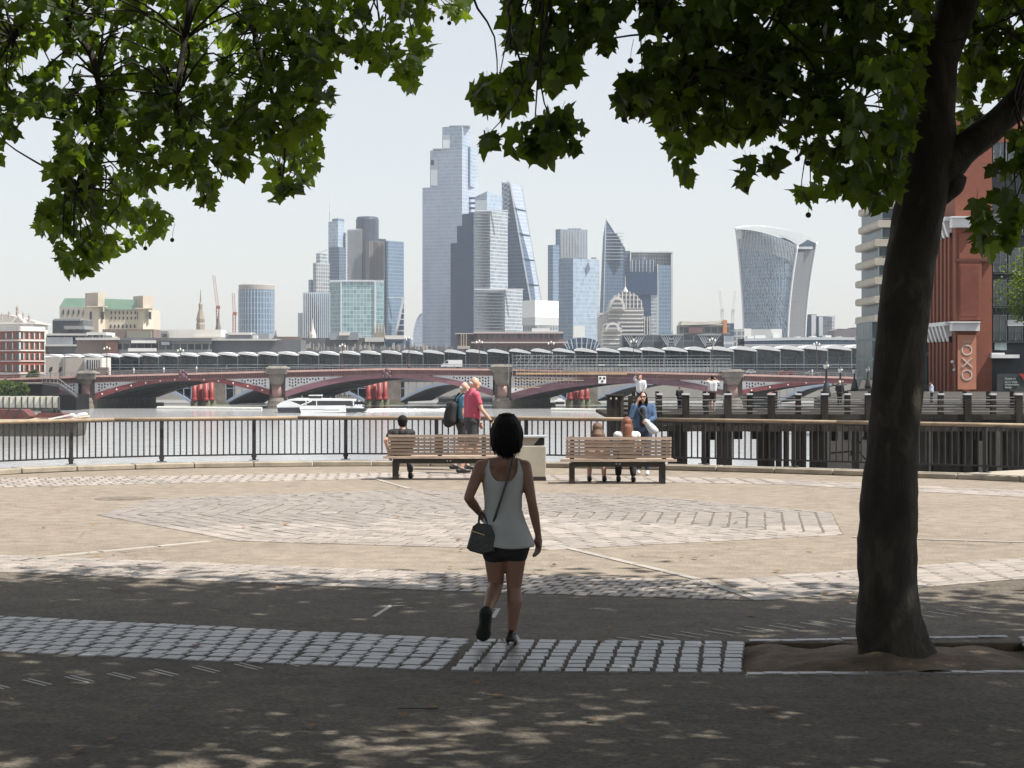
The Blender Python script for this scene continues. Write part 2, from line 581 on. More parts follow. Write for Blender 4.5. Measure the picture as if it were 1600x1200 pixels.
def along(p, q, u): return p+(q-p)*u
A_, B_, C_, D_ = G(-330, 947), G(735, 1000), G(690, 1049), G(-420, 1003)
near = band(A_, along(A_, B_, .80), along(D_, C_, .80), D_, 28, 9, gap=.03, gapr=.015)
near += band(along(A_, B_, .803), B_, C_, along(D_, C_, .803), 7, 9, gap=.026, gapr=.016, jit=.012, tilt=.10)
near += band(G(745, 1000), G(1165, 1003.5), G(1163, 1053), G(700, 1050), 13, 9, gap=.026, gapr=.015)
# edging round the tree pit
for k in range(17):
    u = (k+.5)/17
    p = PIT[3]*(1-u)+PIT[2]*u
    near.append(((p.x, p.y-.05), .112, .085, 0.0))
    p = PIT[0]*(1-u)+PIT[1]*u
    near.append(((p.x, p.y+.05), .112, .085, 0.03))
near += band(G(1592, 996), G(1980, 990), G(2080, 1044), G(1628, 1049), 11, 9, gap=.026, gapr=.016)
lay('granite_paving', near, m_sett, 300, .010)

far = band(G(-260, 857), G(690, 894.5), G(690, 924), G(-330, 880), 42, 6, gap=.022)
far += band(G(693, 894.6), G(1092, 907), G(1165, 938.5), G(693, 924.2), 18, 7, gap=.035)
far += band(G(1125, 906.5), G(1700, 865), G(1760, 891), G(1195, 939), 14, 10, gap=.02)
lay('stone_ring_paving', far, m_sett2, 300, .008)

octo = []
OC = Vector((-.25, 25.6, 0))
OV = [G(150, 805), G(372, 846), G(850, 860), G(1318, 836), G(1300, 801), G(1000, 774), (G(640, 765)), G(250, 779)]
for k in range(8):
    a, b = OV[k], OV[(k+1) % 8]
    rows = 20
    for r in range(rows):
        f0, f1 = 1-r/rows, 1-(r+1)/rows
        p, q = OC+(a-OC)*f0, OC+(b-OC)*f0
        s, t = OC+(a-OC)*f1, OC+(b-OC)*f1
        n = max(1, int((q-p).length/.30))
        octo += band(s, t, q, p, n, 1, gap=.022, jit=.004, gapr=.02)
lay('octagon_paving', octo, m_sett2, 300, .007)
m_bed = mat('joint_dirt', (.115, .095, .075), .95, var=.3, vs=3)
def bed(quads, name='joint_bed'):
    mb = MB()
    for i, q in enumerate(quads):
        mb.add([(v.x, v.y, .0022+.0004*i) for v in q], [list(range(len(q)))])
    struct(mb.build(name, m_bed))
bed([OV])
bed([(G(-260, 857), G(690, 894.5), G(690, 924), G(-330, 880)), (G(690, 894.5), G(1100, 907.2), G(1180, 939), G(690, 924)), (G(1125, 906.5), G(1700, 865), G(1760, 891), G(1195, 939))])
bed([(G(-200, 750), G(640, 738.5), G(640, 747), G(-280, 768)), (G(640, 738.5), G(1183, 748), G(1211, 757), G(640, 747)), (G(1183, 748), G(1800, 775), G(1850, 790), G(1211, 757))])

outer = band(G(-200, 750), G(640, 738.5), G(640, 747), G(-280, 768), 50, 6, gap=.025) + band(G(642, 738.5), G(1180, 748), G(1210, 757), G(642, 747), 19, 6, gap=.06) + band(G(1185, 748), G(1800, 775), G(1850, 790), G(1212, 757), 18, 6, gap=.03)
lay('outer_paving', outer, m_sett2, 300, .007)

# inlaid pale strips: spokes of the ring, dashes and cover corners
def strip_px(pts, w, name, m=m_white_stone, z=.008):
    mb = MB()
    for (a, b) in pts:
        p, q = G(*a), G(*b)
        mb.bar((p.x, p.y, z/2-.004), (q.x, q.y, z/2-.004), w, z)
    return struct(mb.build(name, m))
spokes = [((870, 853), (1092, 906)), ((1096, 907), (1188, 939)), ((560, 741), (640, 764)), ((60, 872), (330, 846)), ((1330, 840), (1700, 851))]
for a, b in spokes:
    p, q = G(*a), G(*b)
    mb = MB(); n = max(3, int((q-p).length/.6)); d = (q-p)/n
    for i in range(n):
        mb.bar(p+d*(i+.02)+Vector((0, 0, .003)), p+d*(i+.97)+Vector((0, 0, .003)), .09, .012)
    struct(mb.build('inlay_strip', m_white_stone))
for k in range(9):
    x = -30+66*k; y = 1072-5.0*k
    strip_px([((x, y-4), (x+36, y+5)), ((x+8, y-6), (x+44, y+3))], .018, 'inlay_dash')
for k in range(12):
    x = 950+50*k; y = 1002-4.3*k
    strip_px([((x, y-3), (x+46, y+4.5)), ((x+14, y-6), (x+58, y+1))], .018, 'inlay_dash')
strip_px([((584, 964), (612, 946)), ((611, 946.4), (633, 947))], .035, 'cover_frame_corner')
strip_px([((770, 966), (779, 951)), ((755, 951.5), (779, 951.6))], .035, 'cover_frame_corner')
strip_px([((1262, 1104), (1650, 1101)), ((1259, 1056), (1262, 1104)), ((1262, 1104), (1250, 1210)), ((-40, 1160), (330, 1172)), ((520, 930), (575, 958))], .012, 'pavement_joint', mat('tar', (.03, .03, .03), .7), .003)
strip_px([((620, 1107), (685, 1107))], .012, 'pavement_crack', mat('tar', (.03, .03, .03), .7))
# dark manhole cover on the sunlit ground
c = G(195, 779)
mb = MB(); mb.lathe((c.x, c.y, 0), [(.44, -.01), (.44, .004), (.40, .006)], 24); mb.lathe((c.x+.05, c.y, .0062), [(.28, 0), (.28, .004)], 20)
struct(mb.build('manhole_cover', mat('worn_iron_cover', (.14, .115, .085), .7, var=.4, vs=9)))
# a few fallen leaves and paper bits
mb = MB()
for x, y in ((702, 888), (1013-300, 861), (1060, 798), (862, 886), (93, 801), (383, 828), (620, 762), (442, 820), (262, 762), (1155, 820), (300, 1010), (1210, 1120), (180, 925), (930, 1130), (1180, 965), (540, 935)):
    p = G(x+R.uniform(-9, 9), y+R.uniform(-2, 2)); s = R.uniform(.03, .06); a = R.uniform(0, 6)
    mb.add([(p.x+s*math.cos(a+k*1.257)*(1 if k % 2 else .6), p.y+s*math.sin(a+k*1.257), .012+R.uniform(0, .02)) for k in range(5)], [(0, 1, 2, 3, 4)])
for k in range(60):
    p = G(R.uniform(-20, 1620), R.uniform(760, 1190)); s = R.uniform(.018, .045); a = R.uniform(0, 6)
    mb.add([(p.x+s*math.cos(a+k*1.257)*(1 if k % 2 else .6), p.y+s*math.sin(a+k*1.257), .013+R.uniform(0, .015)) for k in range(5)], [(0, 1, 2, 3, 4)])
o = stuff(mb.build('fallen_leaves', mat('dry_leaf', (.22, .12, .05), .8))); tag(o, 'dry brown leaves scattered over the plaza', 'leaves')

# --- kerb of separate stones along the river edge
kerb = bpy.data.objects.new('kerb', None); C.objects.link(kerb); kerb['kind'] = 'structure'; kerb.location = (0, 36, 0)
pts = walk(EDGE, 1.15)
for (p, t), (q, _) in zip(pts, pts[1:]):
    d = q-p
    c = (p+q)/2 + Vector((-d.y, d.x, 0)).normalized()*.22
    mb = MB()
    mb.rbox((0, 0, 0), d.length-.012, .44, .10, 0)
    me = mb.mesh('kerb_stone', m_kerb)
    bm = bmesh.new(); bm.from_mesh(me); bmesh.ops.bevel(bm, geom=list(bm.edges), offset=.015, segments=1, affect='EDGES'); bm.to_mesh(me); bm.free()
    inst('kerb_stone', me, kerb, (c.x, c.y, (.049)+R.uniform(-.004, .004)), math.atan2(d.y, d.x))
# river wall under the kerb
mb = MB()
wl_ = offset(EDGE, .40)
for i in range(len(wl_)-1):
    a, b = wl_[i], wl_[i+1]; a2, b2 = EDGE[i], EDGE[i+1]
    mb.add([(a.x, a.y, -.005), (b.x, b.y, -.005), (b.x, b.y, -12), (a.x, a.y, -12)], [(0, 1, 2, 3)])
    mb.add([(a2.x, a2.y, -.005), (b2.x, b2.y, -.005), (b.x, b.y, -.005), (a.x, a.y, -.005)], [(0, 1, 2, 3)])
struct(mb.build('river_wall', mat('river_wall_stone', (.22, .2, .17), .85, var=.35, vs=1.5, bump=.4, bs=8)))

# --- railing
m_iron = mat('black_painted_iron', (.018, .018, .02), .45, var=.35, vs=7)
m_rail = mat('weathered_oak_rail', (.25, .19, .13), .7, var=.3, vs=2, bump=.3, bs=20, stretch=(.4, 4, 4), rnd=.18)
rail = thing('river_railing', 'black iron railing with pale timber handrail along the river edge', 'railing', (0, 37, .1))
fl = offset(EDGE, .27)
fl = [p for p in fl if abs(p.x) < 16.5]
posts = walk(fl, 1.80, .95)
mb = MB(); mb.box((-.035, -.022, 0), (.035, .022, .80)); mb.box((-.09, -.06, 0), (.09, .06, .012)); mb.box((-.05, -.012, .06), (.05, .012, .11))
post_me = mb.mesh('post', m_iron)
mb = MB(); mb.box((-.0125, -.008, .115), (.0125, .008, .79)); bar_me = mb.mesh('bar', m_iron)
for i, (p, t) in enumerate(posts):
    a = math.atan2(t.y, t.x)
    inst('post', post_me, rail, (p.x, p.y, .12), a)
    if i+1 < len(posts):
        q = posts[i+1][0]; d = q-p; n = 15
        a = math.atan2(d.y, d.x)
        for k in range(1, n):
            s = p+d*(k/n)
            if abs(s.x) < s.y*.267+1.6:
                inst('bar', bar_me, rail, (s.x, s.y, .12), a)
        mb = MB(); mb.bar((p.x, p.y, .235), (q.x, q.y, .235), .012, .03); mb.build('bottom_rail', m_iron, rail)
        mb = MB(); mb.bar((p.x, p.y, .905), (q.x, q.y, .905), .05, .012); mb.build('top_bar', m_iron, rail)
seg = walk(fl, 3.6, .0)
for (p, t), (q, _) in zip(seg, seg[1:]):
    mid_pts = [p + (q-p)*u for u in (.002, .33, .66, .998)]
    mb = MB(); mb.tube([(s.x, s.y, .948) for s in mid_pts], .034, 10); mb.build('handrail', m_rail, rail, smooth=True)

# --- the river and the land beyond
m_water = bpy.data.materials.new('river_water'); m_water.use_nodes = True
def _water():
    nt = m_water.node_tree; nt.nodes.clear()
    out = N(nt, 'ShaderNodeOutputMaterial'); b = N(nt, 'ShaderNodeBsdfPrincipled'); nt.links.new(b.outputs[0], out.inputs[0])
    b.inputs['Base Color'].default_value = (.39, .40, .41, 1); b.inputs['Roughness'].default_value = .12; b.inputs['IOR'].default_value = 1.9
    geo = N(nt, 'ShaderNodeNewGeometry')
    h = None
    for sc, st, wgt in ((.22, (1, .55, 1), 1.0), (.8, (1, .5, 1), .5), (3, (1, .6, 1), .16)):
        mp = N(nt, 'ShaderNodeMapping'); mp.inputs['Scale'].default_value = st; nt.links.new(geo.outputs['Position'], mp.inputs['Vector'])
        n = N(nt, 'ShaderNodeTexNoise'); n.inputs['Scale'].default_value = sc; n.inputs['Detail'].default_value = 4; n.inputs['Distortion'].default_value = .4
        nt.links.new(mp.outputs[0], n.inputs['Vector'])
        k = math_(nt, 'MULTIPLY', n.outputs[0], wgt)
        h = k if h is None else math_(nt, 'ADD', h, k)
    bp = N(nt, 'ShaderNodeBump'); bp.inputs['Strength'].default_value = .25; bp.inputs['Distance'].default_value = .35
    nt.links.new(h, bp.inputs['Height']); nt.links.new(bp.outputs[0], b.inputs['Normal'])
_water()
WZ = -9.05
mb = MB(); mb.add([(-900, -200, WZ), (900, -200, WZ), (900, 640, WZ), (-900, 640, WZ)], [(0, 1, 2, 3)])
struct(mb.build('river', m_water))
mb = MB()
mb.add([(-1380, 640, -3), (1380, 640, -3), (1380, 3580, -3), (-1380, 3580, -3)], [(0, 1, 2, 3)])
mb.add([(-1380, 640, -14), (1380, 640, -14), (1380, 640, -3), (-1380, 640, -3)], [(0, 1, 2, 3)])
struct(mb.build('city_ground', mat('city_ground', (.26, .25, .23), .9, var=.3, vs=.02)))
# ------------------------------------------------------------------ benches and litter bin
m_slat = mat('weathered_teak', (.37, .29, .23), .7, var=.3, vs=3, bump=.35, bs=14, stretch=(.6, 6, 6), rnd=.16)
m_frame = mat('dark_bronze_steel', (.022, .018, .015), .5, var=.3, vs=6)
m_bolt = mat('zinc_bolt', (.5, .5, .5), .35, 1.0)

def bench(label, xl, xr, Yb, supports, legs, nslats=6):
    """river-facing bench seen from behind; back slats toward the camera"""
    x0, x1 = P(xl, 700, Yb).x, P(xr, 700, Yb).x
    L = x1-x0
    root = thing('bench', label, 'bench', ((x0+x1)/2, Yb, 0), 'timber slat benches facing the river')
    # back slats lean toward the camera at the top
    for k in range(nslats):
        z = .455 + k*.061; y = Yb + .035 - k*.016
        mb = MB()
        half = L/2
        mb.box((x0, y-.016, z-.023), (x0+half-.003+R.uniform(-.02, .02)*0, y+.016, z+.023))
        o = mb.build('back_slat', m_slat, root)
        mb = MB(); mb.box((x0+half+.003, y-.016, z-.023), (x1, y+.016, z+.023)); mb.build('back_slat', m_slat, root)
    for k in range(6):
        y = Yb + .0 + k*.078
        ov = .09 if k == 0 else .05
        mb = MB(); mb.box((x0-ov, y-.033, .372), (x1+ov, y+.033, .412)); mb.build('seat_slat', m_slat, root)
    for s in supports:
        x = P(s, 700, Yb).x
        mb = MB(); mb.bar((x, Yb+.075, .36), (x, Yb-.035, .79), .075, .02); mb.build('back_support', m_frame, root)
    for s in legs:
        x = P(s, 700, Yb).x
        mb = MB(); mb.box((x-.045, Yb+.03, 0), (x+.045, Yb+.09, .33)); mb.build('leg', m_frame, root)
        mb = MB(); mb.box((x-.04, Yb+.36, 0), (x+.04, Yb+.42, .33)); mb.build('leg', m_frame, root)
    mb = MB(); mb.box((x0+.10, Yb+.04, .285), (x1-.10, Yb+.075, .368)); mb.build('seat_beam', m_frame, root)
    mb = MB(); mb.box((x0+.10, Yb+.36, .285), (x1-.10, Yb+.395, .368)); mb.build('seat_beam', m_frame, root)
    xm = (x0+x1)/2
    for dx in (-.035, .02):
        mb = MB(); mb.ball((xm+dx, Yb+.035, .335), .017, .012, .017, 10, 6); mb.build('bolt', m_bolt, root, True)
    return root
bench('slatted timber bench behind the walking woman where the man in black sits', 607, 797, 33.0, (687, 756), (617, 783))
bench('slatted timber bench with two girls sitting on it', 884, 1049, 31.9, (894, 1038), (894, 1036))

m_bin = mat('beige_metal_bin', (.36, .33, .27), .5, var=.15, vs=2)
m_bin_dark = mat('bin_dark_opening', (.015, .015, .015), .6)
bx0, bx1 = P(798, 700, 32.8).x, P(853, 700, 32.8).x
root = thing('litter_bin', 'boxy beige metal litter bin with hooded top behind the walking woman', 'litter bin', ((bx0+bx1)/2, 33.0, 0))
mb = MB(); mb.box((bx0, 32.8, .06), (bx1, 33.35, .60)); mb.box((bx0+.03, 32.83, .02), (bx1-.03, 33.32, .058))
o = mb.build('body', m_bin, root)
bv = o.modifiers.new('bevel', 'BEVEL'); bv.width = .015; bv.segments = 2
mb = MB(); mb.box((bx0-.004, 32.79, .0), (bx1+.004, 33.36, .045)); mb.build('base', m_bin_dark, root)
zt = .60
mb = MB()
mb.add([(bx0, 32.83, zt), (bx1-.22, 32.83, zt), (bx1-.10, 32.83, zt+.14), (bx0, 32.83, zt+.14), (bx0, 33.32, zt), (bx1-.22, 33.32, zt), (bx1-.10, 33.32, zt+.14), (bx0, 33.32, zt+.14)],
       [(0,1,2,3),(7,6,5,4),(1,0,4,5),(2,1,5,6),(3,2,6,7),(0,3,7,4)])
mb.build('hood', m_bin, root)
mb = MB(); mb.add([(bx1-.215, 32.85, zt+.003), (bx1-.02, 32.85, zt+.003), (bx1-.02, 33.30, zt+.003), (bx1-.215, 33.3, zt+.003), (bx1-.095, 32.85, zt+.135), (bx1-.05, 32.85, zt+.135), (bx1-.05, 33.3, zt+.135), (bx1-.095, 33.3, zt+.135)],
       [(3,2,1,0),(4,5,6,7),(0,1,5,4),(1,2,6,5),(2,3,7,6),(3,0,4,7)])
mb.build('opening', m_bin_dark, root)
mb = MB(); mb.box((bx0-.03, 32.78, zt+.142), (bx1+.01, 33.37, zt+.165)); mb.build('lid', mat('bin_steel_lid', (.55, .57, .58), .35, .6), root)
# ------------------------------------------------------------------ plane trees
rng = np.random.default_rng(11)
def leaf_material(name, front, back, trans, share):
    m = bpy.data.materials.new(name); m.use_nodes = True
    nt = m.node_tree; nt.nodes.clear()
    out = N(nt, 'ShaderNodeOutputMaterial')
    geo = N(nt, 'ShaderNodeNewGeometry'); oi = N(nt, 'ShaderNodeObjectInfo')
    rnd = math_(nt, 'FRACT', math_(nt, 'ADD', geo.outputs['Random Per Island'], oi.outputs['Random']))
    c = mix(nt, rnd, tuple(x*.65 for x in front), tuple(x*1.4 for x in front))
    nz = N(nt, 'ShaderNodeTexNoise'); nz.inputs['Scale'].default_value = 25; nt.links.new(geo.outputs['Position'], nz.inputs['Vector'])
    c = mix(nt, math_(nt, 'MULTIPLY', nz.outputs[0], .35), c, back)
    p = N(nt, 'ShaderNodeBsdfPrincipled'); p.inputs['Roughness'].default_value = .5; p.inputs['Specular IOR Level'].default_value = .35
    nt.links.new(c, p.inputs['Base Color'])
    t = N(nt, 'ShaderNodeBsdfTranslucent')
    tc = mix(nt, rnd, tuple(x*.6 for x in trans), tuple(x*1.15 for x in trans)); nt.links.new(tc, t.inputs['Color'])
    ms = N(nt, 'ShaderNodeMixShader'); ms.inputs[0].default_value = share
    nt.links.new(p.outputs[0], ms.inputs[1]); nt.links.new(t.outputs[0], ms.inputs[2]); nt.links.new(ms.outputs[0], out.inputs[0])
    return m
m_leaf = leaf_material('plane_leaf', (.019, .038, .012), (.03, .05, .02), (.31, .46, .026), .34)
m_leaf_high = leaf_material('high_plane_leaf', (.02, .04, .012), (.035, .055, .02), (.14, .22, .014), .3)  # unseen high leaves pass less light, to keep the ground below dark

def leaf_template(k, teeth=True):
    r = random.Random(k)
    if teeth:
        half = [(.06, -.03), (.24, -.10), (.50, -.02), (.46, .10), (.41, .19), (.62, .50), (.48, .47), (.30, .52), (.24, .66), (.17, .80)]
    else:
        half = [(.30, -.05), (.48, .05), (.58, .5), (.22, .52)]
    half = [(x*r.uniform(.9, 1.1), y+r.uniform(-.04, .04)) for x, y in half]
    pts = half + [(r.uniform(-.05, .05), 1.02)] + [(-x*r.uniform(.9, 1.08), y+r.uniform(-.03, .03)) for x, y in reversed(half)]
    fold = r.uniform(.10, .5); curl = r.uniform(-.6, .4)
    v = [(0, .22, .03)] + [(x, y, -fold*abs(x)+curl*(y-.3)**2*.5 + r.uniform(-.03, .03)) for x, y in pts]
    n = len(pts)
    f = [(0, 1+i, 1+(i+1) % n) for i in range(n)]
    if teeth:   # stalk
        b = len(v)
        v += [(-.012, 0, .0), (.012, 0, 0), (.02, -.42, .06), (0, -.42, .06)]
        f += [(b, b+1, b+2), (b, b+2, b+3)]
    return np.array(v), np.array(f)
TEMPL = [leaf_template(k) for k in range(5)]
TEMPL_LO = [leaf_template(k, False) for k in range(3)]
LEAF_ME = []
for v, f in TEMPL:
    me = bpy.data.meshes.new('leaf'); me.from_pydata(v.tolist(), [], f.tolist()); me.materials.append(m_leaf); LEAF_ME.append(me)

def frames(n, droop, flat):
    """leaf frames: columns side, tip, normal"""
    t = rng.normal(size=(n, 3))*.55; t[:, 2] -= droop
    t /= np.linalg.norm(t, axis=1)[:, None]
    nn = rng.normal(size=(n, 3)); nn[:, 2] = np.abs(nn[:, 2])+flat
    nn -= t*(nn*t).sum(1)[:, None]; nn /= np.linalg.norm(nn, axis=1)[:, None]
    s = np.cross(t, nn)
    return s, t, nn

def leaf_mesh(name, pos, size, templ, droop, flat, parent, fr=None, m=None):
    off = np.array(wloc(parent))
    n = len(pos)
    s, t, nn = fr if fr is not None else frames(n, droop, flat)
    which = rng.integers(0, len(templ), n)
    V, Fc, base = [], [], 0
    for k, (tv, tf) in enumerate(templ):
        idx = np.where(which == k)[0]
        if not len(idx): continue
        S = size[idx][:, None, None]
        v = (tv[None, :, 0, None]*s[idx][:, None, :] + tv[None, :, 1, None]*t[idx][:, None, :] + tv[None, :, 2, None]*nn[idx][:, None, :])*S + pos[idx][:, None, :] - off
        V.append(v.reshape(-1, 3))
        Fc.append((tf[None] + (np.arange(len(idx))*len(tv))[:, None, None]).reshape(-1, 3)+base)
        base += len(idx)*len(tv)
    V = np.concatenate(V); Fc = np.concatenate(Fc)
    me = bpy.data.meshes.new(name)
    me.vertices.add(len(V)); me.vertices.foreach_set('co', V.ravel())
    me.loops.add(Fc.size); me.loops.foreach_set('vertex_index', Fc.ravel().astype(np.int32))
    me.polygons.add(len(Fc)); me.polygons.foreach_set('loop_start', np.arange(len(Fc), dtype=np.int32)*3)
    me.update(); me.validate()
    me.materials.append(m or m_leaf)
    o = bpy.data.objects.new(name, me); C.objects.link(o); o.parent = parent
    return o

def in_poly(x, y, poly):
    ins = np.zeros(len(x), bool)
    j = len(poly)-1
    for i in range(len(poly)):
        xi, yi = poly[i]; xj, yj = poly[j]
        c = ((yi > y) != (yj > y)) & (x < (xj-xi)*(y-yi)/(yj-yi+1e-9)+xi)
        ins ^= c; j = i
    return ins

def bough_leaves(poly, holes, n, depth, spread, gapscale, gapthr, seed):
    """leaves of the low boughs: hang inside the outline the boughs have, at real distances"""
    xs = [p[0] for p in poly]; ys = [p[1] for p in poly]
    x = rng.uniform(min(xs), max(xs), n*4); y = rng.uniform(min(ys), max(ys), n*4)
    ok = in_poly(x, y, poly)
    for hx, hy, ra, rb in holes:
        ok &= ((x-hx)/ra)**2+((y-hy)/rb)**2 > 1
    x, y = x[ok], y[ok]
    g = np.array([noise.noise(Vector((a/gapscale, b/gapscale, seed))) for a, b in zip(x, y)])
    ok = g > gapthr
    x, y = x[ok][:n], y[ok][:n]
    dn = np.array([noise.noise(Vector((a/130, b/130, seed+9))) for a, b in zip(x, y)])
    d = depth + spread*dn*1.6 + rng.normal(size=len(x))*spread*.35
    return np.stack([(x-CX)*d/F, d, EYE-(y-HY)*d/F], 1)

def crown_cloud(c, r, ncl, per, size, z_lo=3.6):
    """leaf clusters of the high crown, above the picture"""
    out = []
    while len(out) < ncl:
        q = rng.normal(size=3); q /= np.linalg.norm(q); q *= rng.uniform(.25, 1)**(1/2.2)
        p = np.array(c)+q*np.array(r)
        if p[2] < z_lo: continue
        if p[0] < .8 and p[1] > 11.5 and rng.random() < .9: continue  # crowns thinned here so sun reaches the side boughs
        out.append(p)
    cl = np.array(out)
    L = np.repeat(cl, per, 0) + rng.normal(size=(ncl*per, 3))*np.array([.55, .55, .38])*size
    vis = (L[:, 1] > .5) & (np.abs(L[:, 0]) < L[:, 1]*.275+.3) & (L[:, 2] < EYE+L[:, 1]*.1915+.22)
    return L[~vis], cl

m_bark = bpy.data.materials.new('plane_bark'); m_bark.use_nodes = True
def _bark():
    nt = m_bark.node_tree; nt.nodes.clear()
    out = N(nt, 'ShaderNodeOutputMaterial'); b = N(nt, 'ShaderNodeBsdfPrincipled'); nt.links.new(b.outputs[0], out.inputs[0])
    geo = N(nt, 'ShaderNodeNewGeometry')
    mp = N(nt, 'ShaderNodeMapping'); mp.inputs['Scale'].default_value = (1, 1, .45); nt.links.new(geo.outputs['Position'], mp.inputs['Vector'])
    v = N(nt, 'ShaderNodeTexNoise'); v.inputs['Scale'].default_value = 5.0; v.inputs['Detail'].default_value = 5; v.inputs['Distortion'].default_value = .6
    f = N(nt, 'ShaderNodeTexNoise'); f.inputs['Scale'].default_value = 38; f.inputs['Detail'].default_value = 8; f.inputs['Roughness'].default_value = .7
    for n in (v, f): nt.links.new(mp.outputs[0], n.inputs['Vector'])
    cr = N(nt, 'ShaderNodeValToRGB'); e = cr.color_ramp.elements
    e[0].position = .36; e[0].color = (.028, .022, .016, 1); e[1].position = .52; e[1].color = (.055, .046, .033, 1)
    x = cr.color_ramp.elements.new(.59); x.color = (.095, .088, .062, 1); x = cr.color_ramp.elements.new(.72); x.color = (.07, .058, .043, 1)
    nt.links.new(v.outputs[0], cr.inputs[0])
    c = mix(nt, math_(nt, 'MULTIPLY', f.outputs[0], .8), cr.outputs[0], (.016, .013, .010), 'MIX')
    nt.links.new(c, b.inputs['Base Color']); b.inputs['Roughness'].default_value = .85
    hh = math_(nt, 'MULTIPLY_ADD', f.outputs[0], .6, v.outputs[0])
    bp = N(nt, 'ShaderNodeBump'); bp.inputs['Strength'].default_value = 1.0; bp.inputs['Distance'].default_value = .06
    nt.links.new(hh, bp.inputs['Height']); nt.links.new(bp.outputs[0], b.inputs['Normal'])
_bark()

def limb(name, ctrl, parent, n=22, sub=6, lump=.06, flare=0.0):
    """bark-covered limb through (point, radius) controls, with knots and swellings"""
    pts = spline([c[0] for c in ctrl], sub)
    rr = np.interp(np.linspace(0, len(ctrl)-1, len(pts)), range(len(ctrl)), [c[1] for c in ctrl])
    mb = MB(); mb.tube(pts, list(rr), n)
    for i in range(len(pts)*n):
        p = Vector(mb.v[i]); c = pts[i//n]; r = rr[i//n]
        d = (p-c)
        k = 1 + lump*noise.noise(p*3.2) + lump*.7*noise.noise(p*7.0+Vector((5, 0, 0))) + lump*.4*noise.noise(p*17)
        if flare:
            th = math.atan2(d.y, d.x); k += flare*math.exp(-max(0, p.z+.05)/.16)*(math.cos(5*th+.7)+.6*math.cos(3*th+2.1)) + .03*math.exp(-max(0, p.z)/1.2)*math.cos(7*th+p.z*2)
        mb.v[i] = tuple(c+d*k)
    return mb.build(name, m_bark, parent, True)

def twigs(name, ends, hubs, parent, r0=.012, mid=.25):
    mb = MB()
    H = np.array(hubs)
    for e in ends:
        k = np.argmin(((H-e)**2).sum(1)+rng.uniform(0, .6, len(H)))
        a, b = Vector(H[k]), Vector(e)
        m1 = a.lerp(b, .35)+Vector(rng.normal(size=3))*mid*.35+Vector((0, 0, mid*.5)); m2 = a.lerp(b, .72)+Vector(rng.normal(size=3))*mid*.3+Vector((0, 0, mid*.25))
        mb.tube(spline([a, m1, m2, b], 3), list(np.linspace(r0*1.7, r0*.35, 10)), 5)
    return mb.build(name, m_bark, parent, True)

def hang_leaves(root, pos, size, nobj, droop=.75, flat=.1):
    """the leaves that show largest become objects, the others one mass"""
    fr = frames(len(pos), droop, flat)
    # largest in the picture: near leaves on the rim of the boughs (few neighbours) count most
    px = CX+pos[:, 0]*F/pos[:, 1]; py = HY-(pos[:, 2]-EYE)*F/pos[:, 1]
    vis = (px > -5) & (px < 1605) & (py > -5)
    cell = np.stack([px//28, py//28], 1).astype(int)
    from collections import Counter
    cnt = Counter(map(tuple, cell))
    crowd = np.array([cnt[tuple(c)] for c in cell])
    score = size/pos[:, 1]/(crowd+2.0)**.7*np.where(vis, 1, 0) + size/pos[:, 1]*vis*.05
    order = np.argsort(-score)
    pick, rest = order[:nobj], order[nobj:]
    for i in pick:
        m = Matrix((fr[0][i], fr[1][i], fr[2][i])).transposed()
        o = bpy.data.objects.new('leaf', LEAF_ME[int(rng.integers(0, 5))]); C.objects.link(o); o.parent = root
        o.location = Vector(pos[i])-wloc(root); o.rotation_euler = m.to_euler(); o.scale = (size[i],)*3
    return leaf_mesh('bough_foliage', pos[rest], size[rest], TEMPL, droop, flat, root, tuple(a[rest] for a in fr))

m_ball = mat('seed_ball', (.05, .045, .025), .9, var=.4, vs=60, bump=1.0, bs=120)
def seed_balls(root, spots, d):
    mb = MB(); mb.ball((0, 0, 0), .5, nu=12, nv=8)
    for k in range(len(mb.v)):
        v = Vector(mb.v[k]); mb.v[k] = tuple(v*(1+.08*noise.noise(v*9)))
    me = mb.mesh('seed_ball', m_ball, smooth=True)
    st = MB()
    for x, y in spots:
        p = P(x, y, d)
        inst('seed_ball', me, root, p, None, (.034, .034, .034))
        st.tube([p, p+Vector((.005, 0, .06)), p+Vector((.02, .01, .13))], .0016, 4)
    st.build('seed_stalks', m_bark, root)

# --- the tree in the picture
def tp(x, y, hw, Y):
    return (P(x, y, Y), hw*Y/F)
TB = P(1400, 1040, 12.75)
tree = thing('plane_tree', 'thick dark plane tree trunk rising from the soil pit beside the paving', 'tree', (TB.x, TB.y, -.1), 'plane trees')
limb('trunk', [(P(1403, 1062, 12.75), .40), tp(1402, 1046, 72, 12.75), tp(1398, 1022, 60, 12.75), tp(1391, 980, 52, 12.75), tp(1388, 900, 45.5, 12.75), tp(1388, 800, 44.5, 12.75), tp(1393, 720, 41.5, 12.75),
              tp(1404, 600, 39, 12.75), tp(1413, 480, 39, 12.75), tp(1431, 360, 39, 12.75), tp(1442, 300, 42, 12.75), tp(1453, 240, 41, 12.75), tp(1457, 190, 36, 12.75), tp(1466, 110, 30, 12.75), tp(1476, 65, 30, 12.75),
              tp(1496, 0, 33, 12.75), tp(1515, -120, 32, 12.7), (Vector((3.5, 12.6, 6.2)), .12), (Vector((3.9, 12.5, 8.2)), .08), (Vector((4.0, 12.3, 10.5)), .03)], tree, 48, 7, .095, .13)
